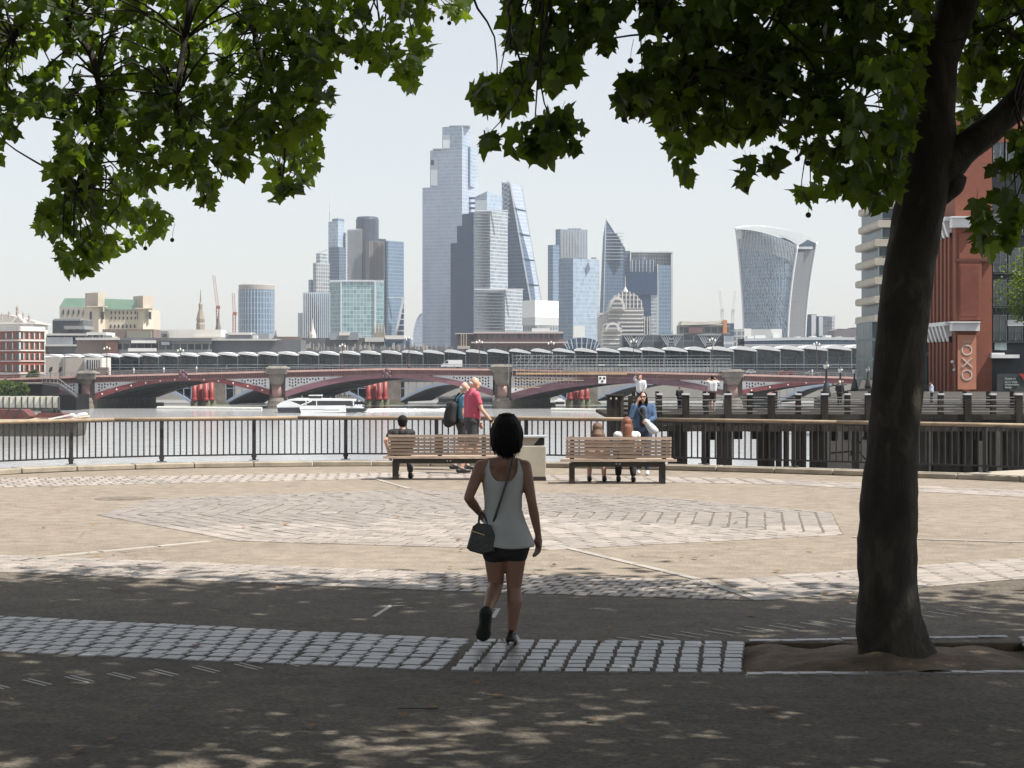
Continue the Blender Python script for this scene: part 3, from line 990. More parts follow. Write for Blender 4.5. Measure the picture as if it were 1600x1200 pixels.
limb('limb', [tp(1440, 305, 16, 12.75), tp(1470, 268, 32, 12.75), tp(1505, 235, 25, 12.7), tp(1555, 195, 22.5, 12.65), tp(1605, 148, 22, 12.6), tp(1700, 75, 21, 12.5), (Vector((5.6, 12.2, 5.4)), .10), (Vector((7.4, 12.0, 7.0)), .07), (Vector((8.8, 11.6, 8.6)), .03)], tree, 26, 5, .08)
limb('burr', [tp(1472, 312, 12, 12.72), tp(1488, 290, 20, 12.72), tp(1497, 272, 15, 12.72)], tree, 16, 5, .15)
limb('limb', [tp(1470, 130, 14, 12.75), tp(1452, 60, 14, 12.7), tp(1432, 0, 13, 12.6), tp(1380, -80, 12, 12.4), (Vector((1.2, 12.0, 5.4)), .04), (Vector((-1.2, 12.2, 6.0)), .02)], tree, 12, 5)
limb('limb', [(Vector((3.1, 12.65, 4.9)), .10), (Vector((1.4, 13.8, 6.0)), .08), (Vector((-1.2, 15.0, 7.0)), .05), (Vector((-3.0, 16.0, 7.4)), .02)], tree, 12, 5)
limb('limb', [(Vector((3.2, 12.6, 5.2)), .11), (Vector((3.6, 14.0, 6.4)), .08), (Vector((3.8, 15.6, 7.4)), .04)], tree, 12, 5)
limb('limb', [(Vector((3.3, 12.6, 5.6)), .10), (Vector((2.2, 10.4, 6.6)), .08), (Vector((1.0, 8.0, 7.4)), .04)], tree, 12, 5)
RP = [(790, -30), (785, 27), (789, 56), (805, 72), (830, 84), (820, 95), (792, 113), (750, 118), (730, 150), (752, 165), (790, 168), (812, 160), (838, 132), (870, 128), (893, 110), (908, 92), (900, 78), (925, 78),
      (962, 62), (945, 45), (962, 20), (985, -5), (1000, 30), (1005, 70), (1014, 100), (980, 115), (965, 135), (950, 148), (975, 170), (1010, 178), (1042, 195), (1052, 212), (1043, 228), (1050, 255), (1068, 280), (1086, 262),
      (1088, 222), (1120, 212), (1165, 205), (1185, 212), (1225, 208), (1240, 228), (1275, 232), (1272, 262), (1285, 285), (1252, 292), (1245, 305), (1290, 293), (1330, 300), (1360, 315), (1384, 322), (1402, 290), (1415, 230), (1440, 120), (1450, -30)]
RH = [(1190, 30, 24, 16), (1232, 143, 24, 15), (1305, 186, 14, 15), (1302, 212, 17, 9), (1358, 150, 20, 24), (1322, 252, 22, 12), (1205, 155, 10, 8), (1115, 65, 9, 12), (1140, 72, 7, 7), (1110, 140, 10, 8), (1045, 60, 8, 6), (1083, 95, 7, 6), (1155, 160, 9, 7), (1255, 105, 12, 10), (1420, 30, 12, 22), (1400, 95, 14, 10), (1340, 25, 8, 7), (855, 45, 9, 12), (862, 70, 16, 6), (1350, 205, 14, 10)]
hangA = [(742, 222), (770, 200), (815, 182), (850, 172), (885, 160), (905, 185), (915, 205), (890, 240), (850, 245), (830, 240), (812, 215), (780, 235), (755, 235)]
hangB = [(1140, 285), (1165, 262), (1160, 240), (1190, 228), (1210, 230), (1213, 275), (1180, 285)]
hangC = [(1500, 372), (1530, 350), (1515, 300), (1550, 262), (1570, 215), (1640, 180), (1640, 345), (1590, 352), (1565, 385), (1530, 385)]
hangD = [(1492, 190), (1500, 60), (1520, -20), (1660, -20), (1660, 150), (1600, 125), (1550, 165), (1510, 205)]
pr = [bough_leaves(RP, RH, 2950, 12.0, .9, 21, -.12, 3.1), bough_leaves(hangA, [(840, 190, 9, 8)], 70, 11.2, .3, 22, -.12, 8.1), bough_leaves(hangB, [], 16, 11.4, .2, 20, -.3, 1.7),
      bough_leaves(hangC, [(1590, 300, 9, 14), (1570, 240, 12, 14)], 190, 11.6, .5, 26, -.1, 5.3), bough_leaves(hangD, [], 430, 13.2, .5, 22, -.16, 6.3)]
pos = np.concatenate(pr)
size = .062+.085*rng.beta(1.5, 2.0, len(pos))
hang_leaves(tree, pos, size, 300)
hubs = [(.6, 12.1, 4.9), (-.2, 12.2, 4.75), (1.3, 12.2, 4.6), (1.9, 12.4, 4.5), (.9, 11.8, 4.2), (1.5, 12.2, 3.9), (.2, 11.6, 4.4), (2.9, 11.9, 4.3), (3.2, 11.8, 3.9), (3.5, 12.0, 4.4), (2.0, 12.4, 3.6), (1.1, 12, 3.7)]
twigs('twigs', pos[rng.choice(len(pos), 130, False)], hubs, tree, .007)
seed_balls(tree, [(852, 261), (1166, 296), (1263, 336), (1151, 221), (945, 85), (985, 95), (975, 187), (1003, 181), (1377, 228), (1305, 178), (1347, 158), (1246, 248), (1267, 243), (880, 50), (914, 72), (960, 45), (1046, 57), (770, 175), (1262, 255)], 11.4)
L, cl = crown_cloud((3.9, 6.2, 8.6), (9.6, 10.0, 4.4), 1020, 56, .95)  # unseen crown stretched back past the camera to deepen the ground shade
leaf_mesh('crown', L, rng.uniform(.17, .25, len(L)), TEMPL_LO, .25, .9, tree, None, m_leaf_high)['kind'] = 'stuff'
hubs2 = [(3.5, 12.6, 6.2), (3.9, 12.5, 8.2), (5.6, 12.2, 5.4), (7.4, 12, 7), (1.4, 13.8, 6), (-1.2, 15, 7), (3.6, 14.0, 6.4), (3.8, 15.6, 7.4), (2.2, 10.4, 6.6), (1, 8, 7.4), (8.5, 11.7, 8.3), (4, 12.3, 10.2)]
sel = cl[rng.choice(len(cl), 150, False)]
sel = sel[(sel[:, 2] > EYE+np.maximum(sel[:, 1], 0)*.1915+.5)]
twigs('branches', sel, hubs2, tree, .018, .4)

# --- the tree whose boughs hang in from the side
tree2 = thing('plane_tree', 'plane tree whose low sunlit boughs hang into the sky beside the green-roofed building', 'tree', (-7.6, 15.5, 0), 'plane trees')
limb('trunk', [(Vector((-7.6, 15.5, -.2)), .42), (Vector((-7.6, 15.5, .15)), .33), (Vector((-7.55, 15.5, 1.2)), .26), (Vector((-7.5, 15.5, 2.6)), .24), (Vector((-7.3, 15.5, 4.0)), .22), (Vector((-7.2, 15.6, 6)), .17), (Vector((-7.3, 15.8, 8.5)), .09), (Vector((-7.2, 15.8, 10.5)), .03)], tree2, 26, 6, .07)
limb('limb', [(Vector((-7.35, 15.5, 3.6)), .12), (Vector((-5.9, 15.8, 4.9)), .10), (Vector((-4.2, 16.0, 5.35)), .075), (Vector((-2.4, 16.2, 5.5)), .05), (Vector((-.9, 16.1, 5.45)), .02)], tree2, 14, 6)
limb('limb', [(P(95, -10, 15.8), .035), (P(112, 40, 15.8), .032), (P(140, 80, 15.8), .03), (P(152, 120, 15.8), .028), (P(158, 160, 15.8), .022), (P(150, 205, 15.8), .018), (P(120, 290, 15.8), .012), (P(115, 380, 15.8), .006)], tree2, 10, 5)
limb('limb', [(P(400, -20, 16.0), .03), (P(398, 50, 16.0), .026), (P(420, 130, 16.0), .02), (P(445, 210, 16.0), .013), (P(440, 290, 16), .006)], tree2, 10, 5)
limb('limb', [(P(300, -20, 15.4), .03), (P(290, 60, 15.4), .024), (P(275, 150, 15.4), .018), (P(290, 230, 15.4), .011), (P(322, 310, 15.4), .005)], tree2, 10, 5)
limb('limb', [(Vector((-7.2, 15.6, 5.2)), .12), (Vector((-9.2, 14.2, 7)), .08), (Vector((-11, 13, 8)), .04)], tree2, 12, 5)
LP = [(-60, -30), (735, -30), (728, 22), (705, 25), (690, 15), (665, 45), (675, 75), (655, 95), (650, 128), (640, 140), (618, 112), (585, 112), (592, 85), (565, 88), (545, 82), (520, 105), (508, 125), (520, 150), (510, 185), (498, 205), (500, 250),
      (502, 268), (475, 280), (455, 290), (430, 308), (420, 295), (432, 265), (405, 232), (385, 265), (365, 272), (345, 258), (338, 295), (328, 322), (312, 312), (302, 280), (275, 285), (262, 270), (240, 280), (232, 310), (262, 328), (272, 348),
      (250, 362), (210, 378), (180, 385), (158, 395), (148, 415), (115, 428), (98, 422), (90, 402), (88, 378), (66, 368), (58, 345), (68, 320), (60, 290), (82, 250), (90, 225), (72, 185), (40, 180), (20, 235), (-10, 262), (-60, 250)]
LH = [(80, 75, 24, 22), (45, 105, 20, 14), (150, 120, 20, 14), (205, 150, 15, 16), (20, 20, 14, 10), (75, 205, 25, 25), (110, 105, 12, 14), (320, 205, 12, 12), (258, 70, 9, 12), (315, 28, 10, 8), (185, 48, 8, 10), (376, 228, 10, 10), (120, 135, 14, 10), (30, 140, 10, 8), (195, 220, 9, 7), (260, 262, 8, 10), (110, 340, 8, 8), (425, 135, 8, 8), (365, 150, 7, 9)]
pl = [bough_leaves(LP, LH, 3800, 16.0, 1.2, 19, -.12, 2.2), bough_leaves([(425, 318), (435, 270), (470, 270), (468, 285), (440, 310)], [], 14, 14.5, .2, 20, -.5, 1)]
pos = np.concatenate(pl)
size = .065+.09*rng.beta(1.5, 1.9, len(pos))
hang_leaves(tree2, pos, size, 300)
hubs = [tuple(P(112, 40, 15.8)), tuple(P(152, 120, 15.8)), tuple(P(150, 205, 15.8)), tuple(P(120, 290, 15.8)), tuple(P(398, 50, 16)), tuple(P(420, 130, 16)), tuple(P(445, 210, 16)), tuple(P(290, 60, 15.4)), tuple(P(275, 150, 15.4)), tuple(P(290, 230, 15.4)), tuple(P(600, -10, 16)), tuple(P(20, 60, 15.8))]
twigs('twigs', pos[rng.choice(len(pos), 170, False)], hubs, tree2, .007)
seed_balls(tree2, [(557, 95), (557, 106), (437, 264), (438, 272), (690, 28), (702, 36), (552, 46), (578, 98), (227, 388), (269, 375), (260, 290)], 15.0)
L, cl = crown_cloud((-6.6, 10.8, 8.4), (6.8, 6.4, 3.9), 430, 56, .95)
leaf_mesh('crown', L, rng.uniform(.17, .25, len(L)), TEMPL_LO, .25, .9, tree2, None, m_leaf_high)['kind'] = 'stuff'
sel = cl[rng.choice(len(cl), 80, False)]; sel = sel[(sel[:, 2] > EYE+np.maximum(sel[:, 1], 0)*.1915+.5)]
twigs('branches', sel, [(-7.2, 15.6, 6), (-7.3, 15.8, 8.5), (-5.9, 15.8, 4.9), (-4.2, 16, 5.35), (-9.2, 14.2, 7), (-11, 13, 8), (-2.4, 16.2, 5.5)], tree2, .018, .4)
# ------------------------------------------------------------------ the road bridge
BY, BD = 505.0, 32.0
m_maroon = mat('maroon_paint', (.15, .028, .032), .55, var=.25, vs=.5)
m_mauve = mat('faded_mauve_paint', (.17, .075, .095), .6, var=.2, vs=.5)
m_plum = mat('dark_plum_paint', (.10, .045, .06), .6, var=.3, vs=.5)
m_redfascia = mat('brick_red_paint', (.17, .085, .08), .6, var=.25, vs=.7)
m_pinkrail = mat('pink_parapet_paint', (.42, .27, .24), .6, var=.2, vs=.6)
m_lattice = mat('white_lattice_paint', (.55, .55, .56), .5, var=.12, vs=.5)
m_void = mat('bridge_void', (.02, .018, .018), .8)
m_granite = mat('bridge_granite', (.145, .125, .105), .8, var=.35, vs=.6, bump=.3, bs=3)
m_granite_red = mat('pink_granite_shaft', (.22, .13, .115), .5, var=.25, vs=.5)
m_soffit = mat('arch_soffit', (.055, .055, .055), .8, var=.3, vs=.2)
m_weed = mat('green_weed_stone', (.11, .12, .07), .9, var=.4, vs=.7)
m_bolt_white = mat('white_bolt_head', (.6, .55, .48), .5)

bridge = thing('road_bridge', 'road bridge of maroon iron arches with white lattice between granite piers', 'bridge', (0, BY, WZ))
def cor(x):
    return float(np.interp(x, [-200, 60, 151, 418, 606, 766, 980, 1161, 1359, 1700], [598, 590, 587, 580, 575.5, 576.5, 581, 585, 590, 602]))
def parab(p, q, r):
    (a, ya), (b, yb), (c, yc) = p, q, r
    return lambda x: ya*(x-b)*(x-c)/((a-b)*(a-c)) + yb*(x-a)*(x-c)/((b-a)*(b-c)) + yc*(x-a)*(x-b)/((c-a)*(c-b))

SKEW = .36      # the bridge crosses the view at a slant
def px_sheet(mb, xs, ya, yb, Y, depth, skew=0.0, ends=False, y_off=0.0):
    """solid band between two photo curves, with depth"""
    for x0, x1 in zip(xs, xs[1:]):
        a, b, c, d = P(x0, ya(x0), Y), P(x1, ya(x1), Y), P(x1, yb(x1), Y), P(x0, yb(x0), Y)
        vs = [v+Vector((skew*y_off, y_off, 0)) for v in (a, b, c, d)]
        vs = vs + [v+Vector((skew*depth, depth, 0)) for v in vs]
        mb.add(vs, [(0,1,2,3),(7,6,5,4),(0,4,5,1),(3,2,6,7)] + ([(0,3,7,4),(1,5,6,2)] if ends else []))
    return mb

def span(x0, x1, top, bot, m_rib, bolts):
    xs = list(np.linspace(x0, x1, 29))
    px_sheet(MB(), xs, top, bot, BY-.3, .9).build('arch_rib', m_rib, bridge)
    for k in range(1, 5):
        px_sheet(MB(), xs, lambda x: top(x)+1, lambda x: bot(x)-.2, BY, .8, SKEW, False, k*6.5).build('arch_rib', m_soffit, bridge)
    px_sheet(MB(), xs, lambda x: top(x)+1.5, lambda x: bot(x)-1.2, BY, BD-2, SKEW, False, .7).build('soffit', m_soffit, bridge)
    # bands under the roadway
    px_sheet(MB(), xs, lambda x: cor(x)-.6, lambda x: cor(x)+2.4, BY-.9, 1.6).build('cornice', m_pinkrail, bridge)
    px_sheet(MB(), xs, lambda x: cor(x)+2.5, lambda x: cor(x)+9.5, BY+.15, 1).build('fascia', m_plum, bridge)
    mb = MB()
    n = int((x1-x0)/3.6)
    for i in range(n):
        x = x0+(x1-x0)*(i+.5)/n
        mb.bpx(x-1.1, x+1.1, cor(x)+2.5, cor(x)+9.0, BY-.25, .4)
    px_sheet(mb, xs, lambda x: cor(x)+8.8, lambda x: cor(x)+10.6, BY-.35, .6)
    o = mb.build('balusters', m_redfascia, bridge); o['kind'] = 'stuff'
    # pierced lattice in the spandrels, dark void behind
    for side in (0, 1):
        mb = MB(); bk = MB(); cw = 4.5
        xa = x0 if side == 0 else x1
        sgn = 1 if side == 0 else -1
        i = 0
        while i < 40:
            xl = xa+sgn*i*cw; xr = xl+sgn*cw; i += 1
            xm = (xl+xr)/2
            t = cor(xm)+10.6; b = top(xm)
            if b-t < 1.2 or abs(xm-(x0+x1)/2) < 12: break
            lo, hi = min(xl, xr), max(xl, xr)
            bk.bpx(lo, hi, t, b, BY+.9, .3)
            y = t+.8; rows = int((b-t-1.2-cw*.25*(i % 2))/cw)
            mb.bpx(lo, hi, t, y, BY+.05, .3)
            off = (i % 2)*cw/2
            if rows > 0 and i > 1:
                if off: mb.bpx(lo, hi, y, y+off*.5, BY+.05, .3); off *= .5
                for r in range(rows):
                    ya, yb = y+off+r*cw, y+off+(r+1)*cw
                    cx_, cy_ = (lo+hi)/2, (ya+yb)/2; h = cw*.43
                    out = [(lo, ya), (hi, ya), (hi, yb), (lo, yb)]; inn = [(cx_, cy_-h), (cx_+h*.85, cy_), (cx_, cy_+h), (cx_-h*.85, cy_)]
                    q = [P(u, v, BY+.05) for u, v in out+inn]
                    mb.add(q, [(0, 1, 5, 4), (1, 2, 6, 5), (2, 3, 7, 6), (3, 0, 4, 7)])
                    last = yb
                yy = y+off+rows*cw
                mb.bpx(lo, hi, yy, b+.4, BY+.05, .3)
            else:
                mb.bpx(lo, hi, y, b+.4, BY+.05, .3)
        if mb.v:
            mb.build('spandrel_lattice', m_lattice, bridge)
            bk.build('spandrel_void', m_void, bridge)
    if bolts:
        for i in range(12):
            x = x0+(x1-x0)*(i+.5)/12
            p = P(x, (top(x)+bot(x))/2, BY-.35)
            MB().ball(p, .24, .2, .24, 8, 5).build('rivet_head', m_bolt_white, bridge, True)

t1, b1 = parab((151, 614), (286, 589.5), (419, 608)), parab((151, 623.5), (286, 595.5), (419, 617))
t2, b2 = parab((448, 610), (606, 583.5), (767, 608.5)), parab((448, 620), (606, 591), (767, 618))
t3, b3 = parab((801, 614), (985, 588), (1128, 609)), parab((801, 625), (985, 599), (1128, 617.5))
t4, b4 = parab((1162, 609), (1330, 592.5), (1500, 611)), parab((1162, 616), (1330, 598.5), (1500, 620))
span(148, 421, t1, b1, m_maroon, True)
span(446, 770, t2, b2, m_mauve, False)
span(799, 1130, t3, b3, m_plum, False)
span(1160, 1502, t4, b4, m_maroon, True)
t0, b0 = parab((-160, 618), (-20, 596), (122, 616)), parab((-160, 627), (-20, 602), (122, 626))
span(-160, 122, t0, b0, m_plum, False)
# roadway slab
px_sheet(MB(), list(np.linspace(-200, 1700, 40)), lambda x: cor(x)+1.2, lambda x: cor(x)+4, BY+.8, BD-1).build('roadway', mat('bridge_road', (.09, .09, .09), .9), bridge)
# parapet rail of the roadway
mb = MB()
for x in np.arange(-200, 1700, 13.0):
    mb.bpx(x-.35, x+.35, cor(x)-6, cor(x)-.4, BY+.5, .12)
px_sheet(mb, list(np.linspace(-200, 1700, 60)), lambda x: cor(x)-6.6, lambda x: cor(x)-5.8, BY+.45, .2)
px_sheet(mb, list(np.linspace(-200, 1700, 60)), lambda x: cor(x)-3.4, lambda x: cor(x)-2.9, BY+.5, .1)
mb.build('parapet_rail', mat('grey_rail_paint', (.18, .19, .2), .6), bridge)

def pier(x0, x1, dark=False):
    xc = (x0+x1)/2; w_ = (x1-x0)
    g = m_granite
    y = cor(xc)
    root = bridge
    c = P(xc, 640, BY+4); s = BY/F
    mb = MB(); px_sheet(mb, [x0+1, x1-1], lambda x: y+3, lambda x: 645, BY, BD-3, SKEW, True, 1.2); mb.build('pier_wall', m_granite, root)
    mb = MB()
    zb = P(xc, 638, BY).z
    def Z(py): return EYE-(py-HY)*BY/F-zb
    cx_, cy_ = P(xc, 600, BY).x, BY+.4
    mb.lathe((cx_, cy_, zb), [(w_*.50*s, -1.5), (w_*.50*s, Z(633)), (w_*.47*s, Z(631)), (w_*.46*s, Z(626)), (w_*.40*s, Z(624)), (w_*.36*s, Z(621.5))], 20, 0, .7)
    mb.build('pier_base', m_granite, root)
    mb = MB(); mb.lathe((cx_, cy_, zb), [(w_*.27*s, Z(621.5)), (w_*.26*s, Z(601))], 18, 0, .8); mb.build('pier_shaft', m_granite_red, root, True)
    mb = MB(); mb.lathe((cx_, cy_, zb), [(w_*.28*s, Z(601)), (w_*.36*s, Z(598)), (w_*.38*s, Z(595)), (w_*.46*s, Z(y+8)), (w_*.48*s, Z(y+5))], 18, 0, .8); mb.build('capital', m_granite, root)
    mb = MB(); mb.bpx(x0-1, x1+1, y-4, y+4.9, BY-2.2, 5); mb.build('pulpit', m_granite, root)
    mb = MB(); mb.bpx(x0-2, x1+2, y-6, y-4.02, BY-2.6, 5.6); mb.bpx(x0+2, x1-2, y-8, y-6.02, BY-2.2, 5); mb.build('pulpit_coping', mat('pale_granite_coping', (.32, .3, .26), .8, var=.25, vs=.6), root)
    mb = MB(); px_sheet(mb, [x0-1, x1+1], lambda x: 632.5, lambda x: 645, BY, BD+1, SKEW, True, .6); mb.build('pier_foot', m_weed, root)
for a, b in ((121, 147), (417, 447), (769, 800), (1129, 1161), (1501, 1534)):
    pier(a, b)
# navigation board of one square with three dark discs
mb = MB(); mb.bpx(935, 947, 587.5, 599, BY-.9, .25); o = mb.build('navigation_board', mat('white_board', (.75, .74, .76), .5), bridge)
for x, y in ((938, 591), (944, 591), (941, 596)):
    mb = MB(); c = P(x, y, BY-.95); mb.ball(c, .32, .06, .32, 12, 6); mb.build('disc', m_void, o)
# crests at the crowns
for x, y in ((286, 588), (604, 586)):
    mb = MB(); c = P(x, y, BY-1)
    mb.ball(c, .8, .4, .9, 10, 7); mb.ball((c.x-.7, c.y, c.z+.8), .45, .3, .45, 8, 6); mb.ball((c.x+.7, c.y, c.z+.8), .45, .3, .45, 8, 6); mb.ball((c.x, c.y, c.z+1.3), .4, .3, .5, 8, 6); mb.ball((c.x-.9, c.y, c.z-.4), .35, .3, .5, 8, 6); mb.ball((c.x+.9, c.y, c.z-.4), .35, .3, .5, 8, 6)
    mb.build('crest', m_plum, bridge, True)

# --- triple-headed lamps on the parapet
m_lamp = mat('dark_red_lamp_iron', (.06, .03, .03), .5)
m_globe = mat('opal_glass_lamp', (.6, .6, .58), .3)
def bridge_lamp(x, ytop, label):
    b = P(x, cor(x)-.6, BY+1)
    root = thing('bridge_lamp', label, 'lamp', b, 'lamps along the road bridge')
    t = P(x, ytop, BY+1)
    mb = MB(); mb.lathe(b, [(.35, 0), (.3, .6), (.12, .9), (.08, t.z-b.z)], 10); mb.bar((t.x-.7, t.y, t.z-.3), (t.x+.7, t.y, t.z-.3), .06, .08); mb.build('post', m_lamp, root)
    for dx, dz in ((-.7, -.05), (0, .3), (.7, -.05)):
        mb = MB(); mb.lathe((t.x+dx, t.y, t.z+dz), [(.1, -.25), (.24, 0), (.2, .25), (.03, .42)], 8); mb.build('lantern', m_globe, root)
for x, yt, lb in ((167, 545, 'lamp post on the bridge over the arch beside the brick building'), (282, 548, 'lamp post on the bridge at the crest of the maroon arch'), (535, 541, 'lamp post on the bridge over the ferry'),
                  (639, 530, 'lamp post on the bridge rising against the sky gap beside the tall towers'), (749, 535, 'lamp post on the bridge behind the white van'), (861, 537, 'lamp post on the bridge above the scaffolding'),
                  (990, 534, 'lamp post on the bridge below the striped domed building'), (1113, 532, 'lamp post on the bridge at the far end of the scaffolding'), (1276, 538, 'lamp post on the bridge below the top-heavy curved tower')):
    bridge_lamp(x, yt, lb)

# --- van and cars crossing
def vehicle(name, label, cat, x0, x1, y0, Y, body, van, van_len=0):
    z0 = P((x0+x1)/2, cor((x0+x1)/2)+.3, BY).z; zt = P(x0, y0, Y).z
    X0, X1 = P(x0, 0, Y).x, P(x1, 0, Y).x
    root = thing(name, label, cat, ((X0+X1)/2, Y, z0), 'vehicles on the road bridge')
    L = X1-X0; H = zt-z0
    if van: prof = [(0, .25), (0, .5), (.10, .58), (.27, .98), (.32, 1), (.99, 1), (1, .9), (1, .25)]
    else: prof = [(0, .3), (0, .58), (.2, .66), (.36, .98), (.68, 1), (.88, .66), (1, .6), (1, .3)]
    mb = MB(); mb.prism([(X0+u*L, z0+v*H) for u, v in prof], Y, Y+1.9); mb.build('body', body, root)
    if van: win = [(.14, .62), (.27, .93), (.34, .93), (.34, .62)]
    else: win = [(.25, .68), (.38, .94), (.66, .94), (.80, .68)]
    mb = MB(); mb.prism([(X0+u*L, z0+v*H) for u, v in win], Y-.03, Y+1.93); mb.build('window', glass('vehicle_glass'), root)
    for u in (.2, .8):
        for yy in (Y-.02, Y+1.72):
            mb = MB(); mb.tube([(X0+u*L, yy, z0+.33), (X0+u*L, yy+.2, z0+.33)], .33, 12); wh = mb.build('wheel', mat('tyre', (.02, .02, .02), .8), root)
m_vanw = mat('white_vehicle_paint', (.7, .71, .72), .35)
vehicle('van', 'white delivery van driving over the road bridge', 'van', 689, 722, 562.5, BY+5, m_vanw, True)
vehicle('car', 'pale car on the bridge just past the scaffolding pier', 'car', 1166, 1181, 577.0, BY+5, mat('silver_vehicle_paint', (.55, .58, .6), .3, .4), False)
vehicle('car', 'dark red car on the bridge above the lattice', 'car', 1216, 1241, 577.8, BY+6, mat('red_vehicle_paint', (.2, .03, .03), .3), False)
vehicle('car', 'grey car on the bridge beside the row of black lamp posts', 'car', 1258, 1280, 579.5, BY+6, mat('grey_vehicle_paint', (.2, .21, .22), .3), False)
# people walking over the bridge, a few pixels tall
for i, (x, h, col, lb) in enumerate(((209, 1.75, (.62, .62, .6), 'distant pedestrian in white on the bridge over the maroon arch'), (256, 1.7, (.6, .6, .58), 'distant pedestrian in pale clothes near the bridge crest lamp'), (307, 1.65, (.5, .48, .5), 'distant pedestrian in grey halfway over the maroon arch'), (354, 1.7, (.1, .1, .13), 'distant pedestrian in dark clothes before the pier'), (1269, 1.75, (.65, .65, .65), 'distant pedestrian in white beyond the black lamp posts'))):
    b = P(x, cor(x)-.5, BY+1.6)
    root = thing('person', lb, 'person', b, 'pedestrians on the road bridge')
    mb = MB(); mb.lathe(b, [(.1, 0), (.14, .45), (.19, .85), (.2, 1.0), (.24, 1.38), (.1, 1.48), (.07, 1.5), (.11, 1.58), (.11, 1.68), (.03, 1.76)], 10, 0, .7); mb.build('body', mat('pedestrian_%d' % i, col, .8), root, True)

# --- scaffolding over the third arch
m_pole = mat('scaffold_tube', (.34, .35, .36), .45, .5)
m_sheet = mat('pale_barrier_panel', (.33, .35, .36), .6, var=.3, vs=.4)
m_board = mat('scaffold_board', (.35, .24, .14), .8, var=.3, vs=.5)
root = thing('scaffolding', 'grey tube scaffolding and barrier panels along the third bridge arch', 'scaffolding', P(960, 585, BY-2))
mb = MB()
for i, x in enumerate(np.arange(795, 1145, 6.2)):
    lo = 582 if x > 905 else (604+ (x-795)*-.05)
    hi = 553+ (x-795)*.012 if x < 880 else 560+(x-880)*.012
    mb.bpx(x-.28, x+.28, hi, min(lo, b3(min(max(x, 801), 1128))), BY-2.6, .12)
    mb.bpx(x-.22, x+.22, hi+4, 581, BY-.6, .12)
for y in (556, 561, 566, 571, 576):
    mb.bpx(800 if y > 560 else 800, 1142 if y > 560 else 885, y-.25, y+.25, BY-2.65, .12)
    mb.bpx(806, 1142, y-1, y-.6, BY-.65, .1)
for x in np.arange(800, 900, 17.0):
    a, b = P(x, 580, BY-2.7), P(x+15, 556, BY-2.7); mb.bar(a, b, .1, .1)
mb.build('poles', m_pole, root)
mb = MB()
for x in np.arange(880, 1140, 6.2):
    mb.bpx(x, x+5.2, 573.5+R.uniform(-.5, .5), 580.5, BY-2.3, .1)
mb.build('barrier_panels', m_sheet, root)
mb = MB(); mb.bpx(806, 980, 582.2, 585.2, BY-3.2, 1.6); mb.bpx(800, 912, 593.5, 594.8, BY-2.9, 1.2); mb.bpx(803, 845, 604.5, 605.8, BY-2.9, 1.2)
mb.build('walk_boards', m_board, root)
mb = MB(); mb.bpx(935, 945, 569.6, 571, BY-2.9, .1); mb.bpx(965, 985, 570, 570.8, BY-2.9, .1); mb.build('light_strips', m_bolt_white, root)

# ------------------------------------------------------------------ the railway bridge with the wavy roof
RY = 556.0
m_canopy = mat('white_canopy', (.62, .63, .64), .4, var=.08, vs=.3)
m_teal = facade('platform_glass', (.06, .09, .10), (.26, .30, .32), 3.1, 2.4, .05, .08, .1, .7)
m_railsteel = mat('grey_blue_steel', (.24, .28, .31), .5, var=.15, vs=.5)
m_darkdeck = mat('rail_deck', (.055, .055, .06), .7, var=.3, vs=.4)
rb = thing('railway_bridge', 'long glazed railway bridge station under a row of white wave-shaped canopies', 'bridge', (0, RY, WZ))
def cny(x): return 556.5-.0098*(x-70)
x = 10.0; k = 0
ce = []
while x < 1640:
    wv = 29+ (x/1400)*9
    y = cny(x); h = 1.6+x/1400*3.0
    prof = [(x, y-1.8), (x+.12*wv, y-h*.8-1.2), (x+.3*wv, y-h-1.2), (x+.55*wv, y-h*.75-.6), (x+.8*wv, y-h*.3+.2), (x+wv-.3, y+1.6), (x+wv-.3, y+3.3), (x+.7*wv, y+2.1), (x+.35*wv, y+.6), (x, y-.4)]
    MB().ppx(prof, RY, 7).build('canopy', m_canopy, rb)
    MB().ppx([(u, v-.3) for u, v in prof], RY+7.2, 16).build('canopy_rear', m_canopy, rb)
    MB().bpx(x+wv-.9, x+wv+.5, y+2.4, 580, RY+1.0, .5).build('column', m_railsteel, rb)
    ce.append(x); x += wv; k += 1
mb = MB(); px_sheet(mb, list(np.linspace(120, 1700, 30)), lambda x: cny(x)-1.5, lambda x: 578, RY+8.6, .3); mb.build('platform_screen', m_teal, rb)
mb = MB()
for i in range(70):       # lit signs, trains and seats seen through the glass
    x = R.uniform(130, 1400); y = R.uniform(cny(x)+5, 575); w_ = R.uniform(4, 18)
    mb.bpx(x, x+w_, y, y+R.choice((.8, 1.2, 3.2)), RY+8.2, .3)
stuff(mb.build('platform_fittings', mat('platform_fittings', (.2, .23, .24), .4, var=.7, vs=.06), rb))
mb = MB(); mb.bpx(120, 1700, 569.2, 570.2, RY+.6, .3); mb.bpx(120, 1700, 573.6, 574.3, RY+.6, .3); mb.build('platform_rail', m_railsteel, rb)
mb = MB(); mb.bpx(95, 1700, 577.5, 597, RY+.2, 24); mb.build('rail_deck', m_darkdeck, rb)
m_bluesteel = mat('blue_grey_arch_steel', (.20, .24, .31), .5, var=.15, vs=.4)
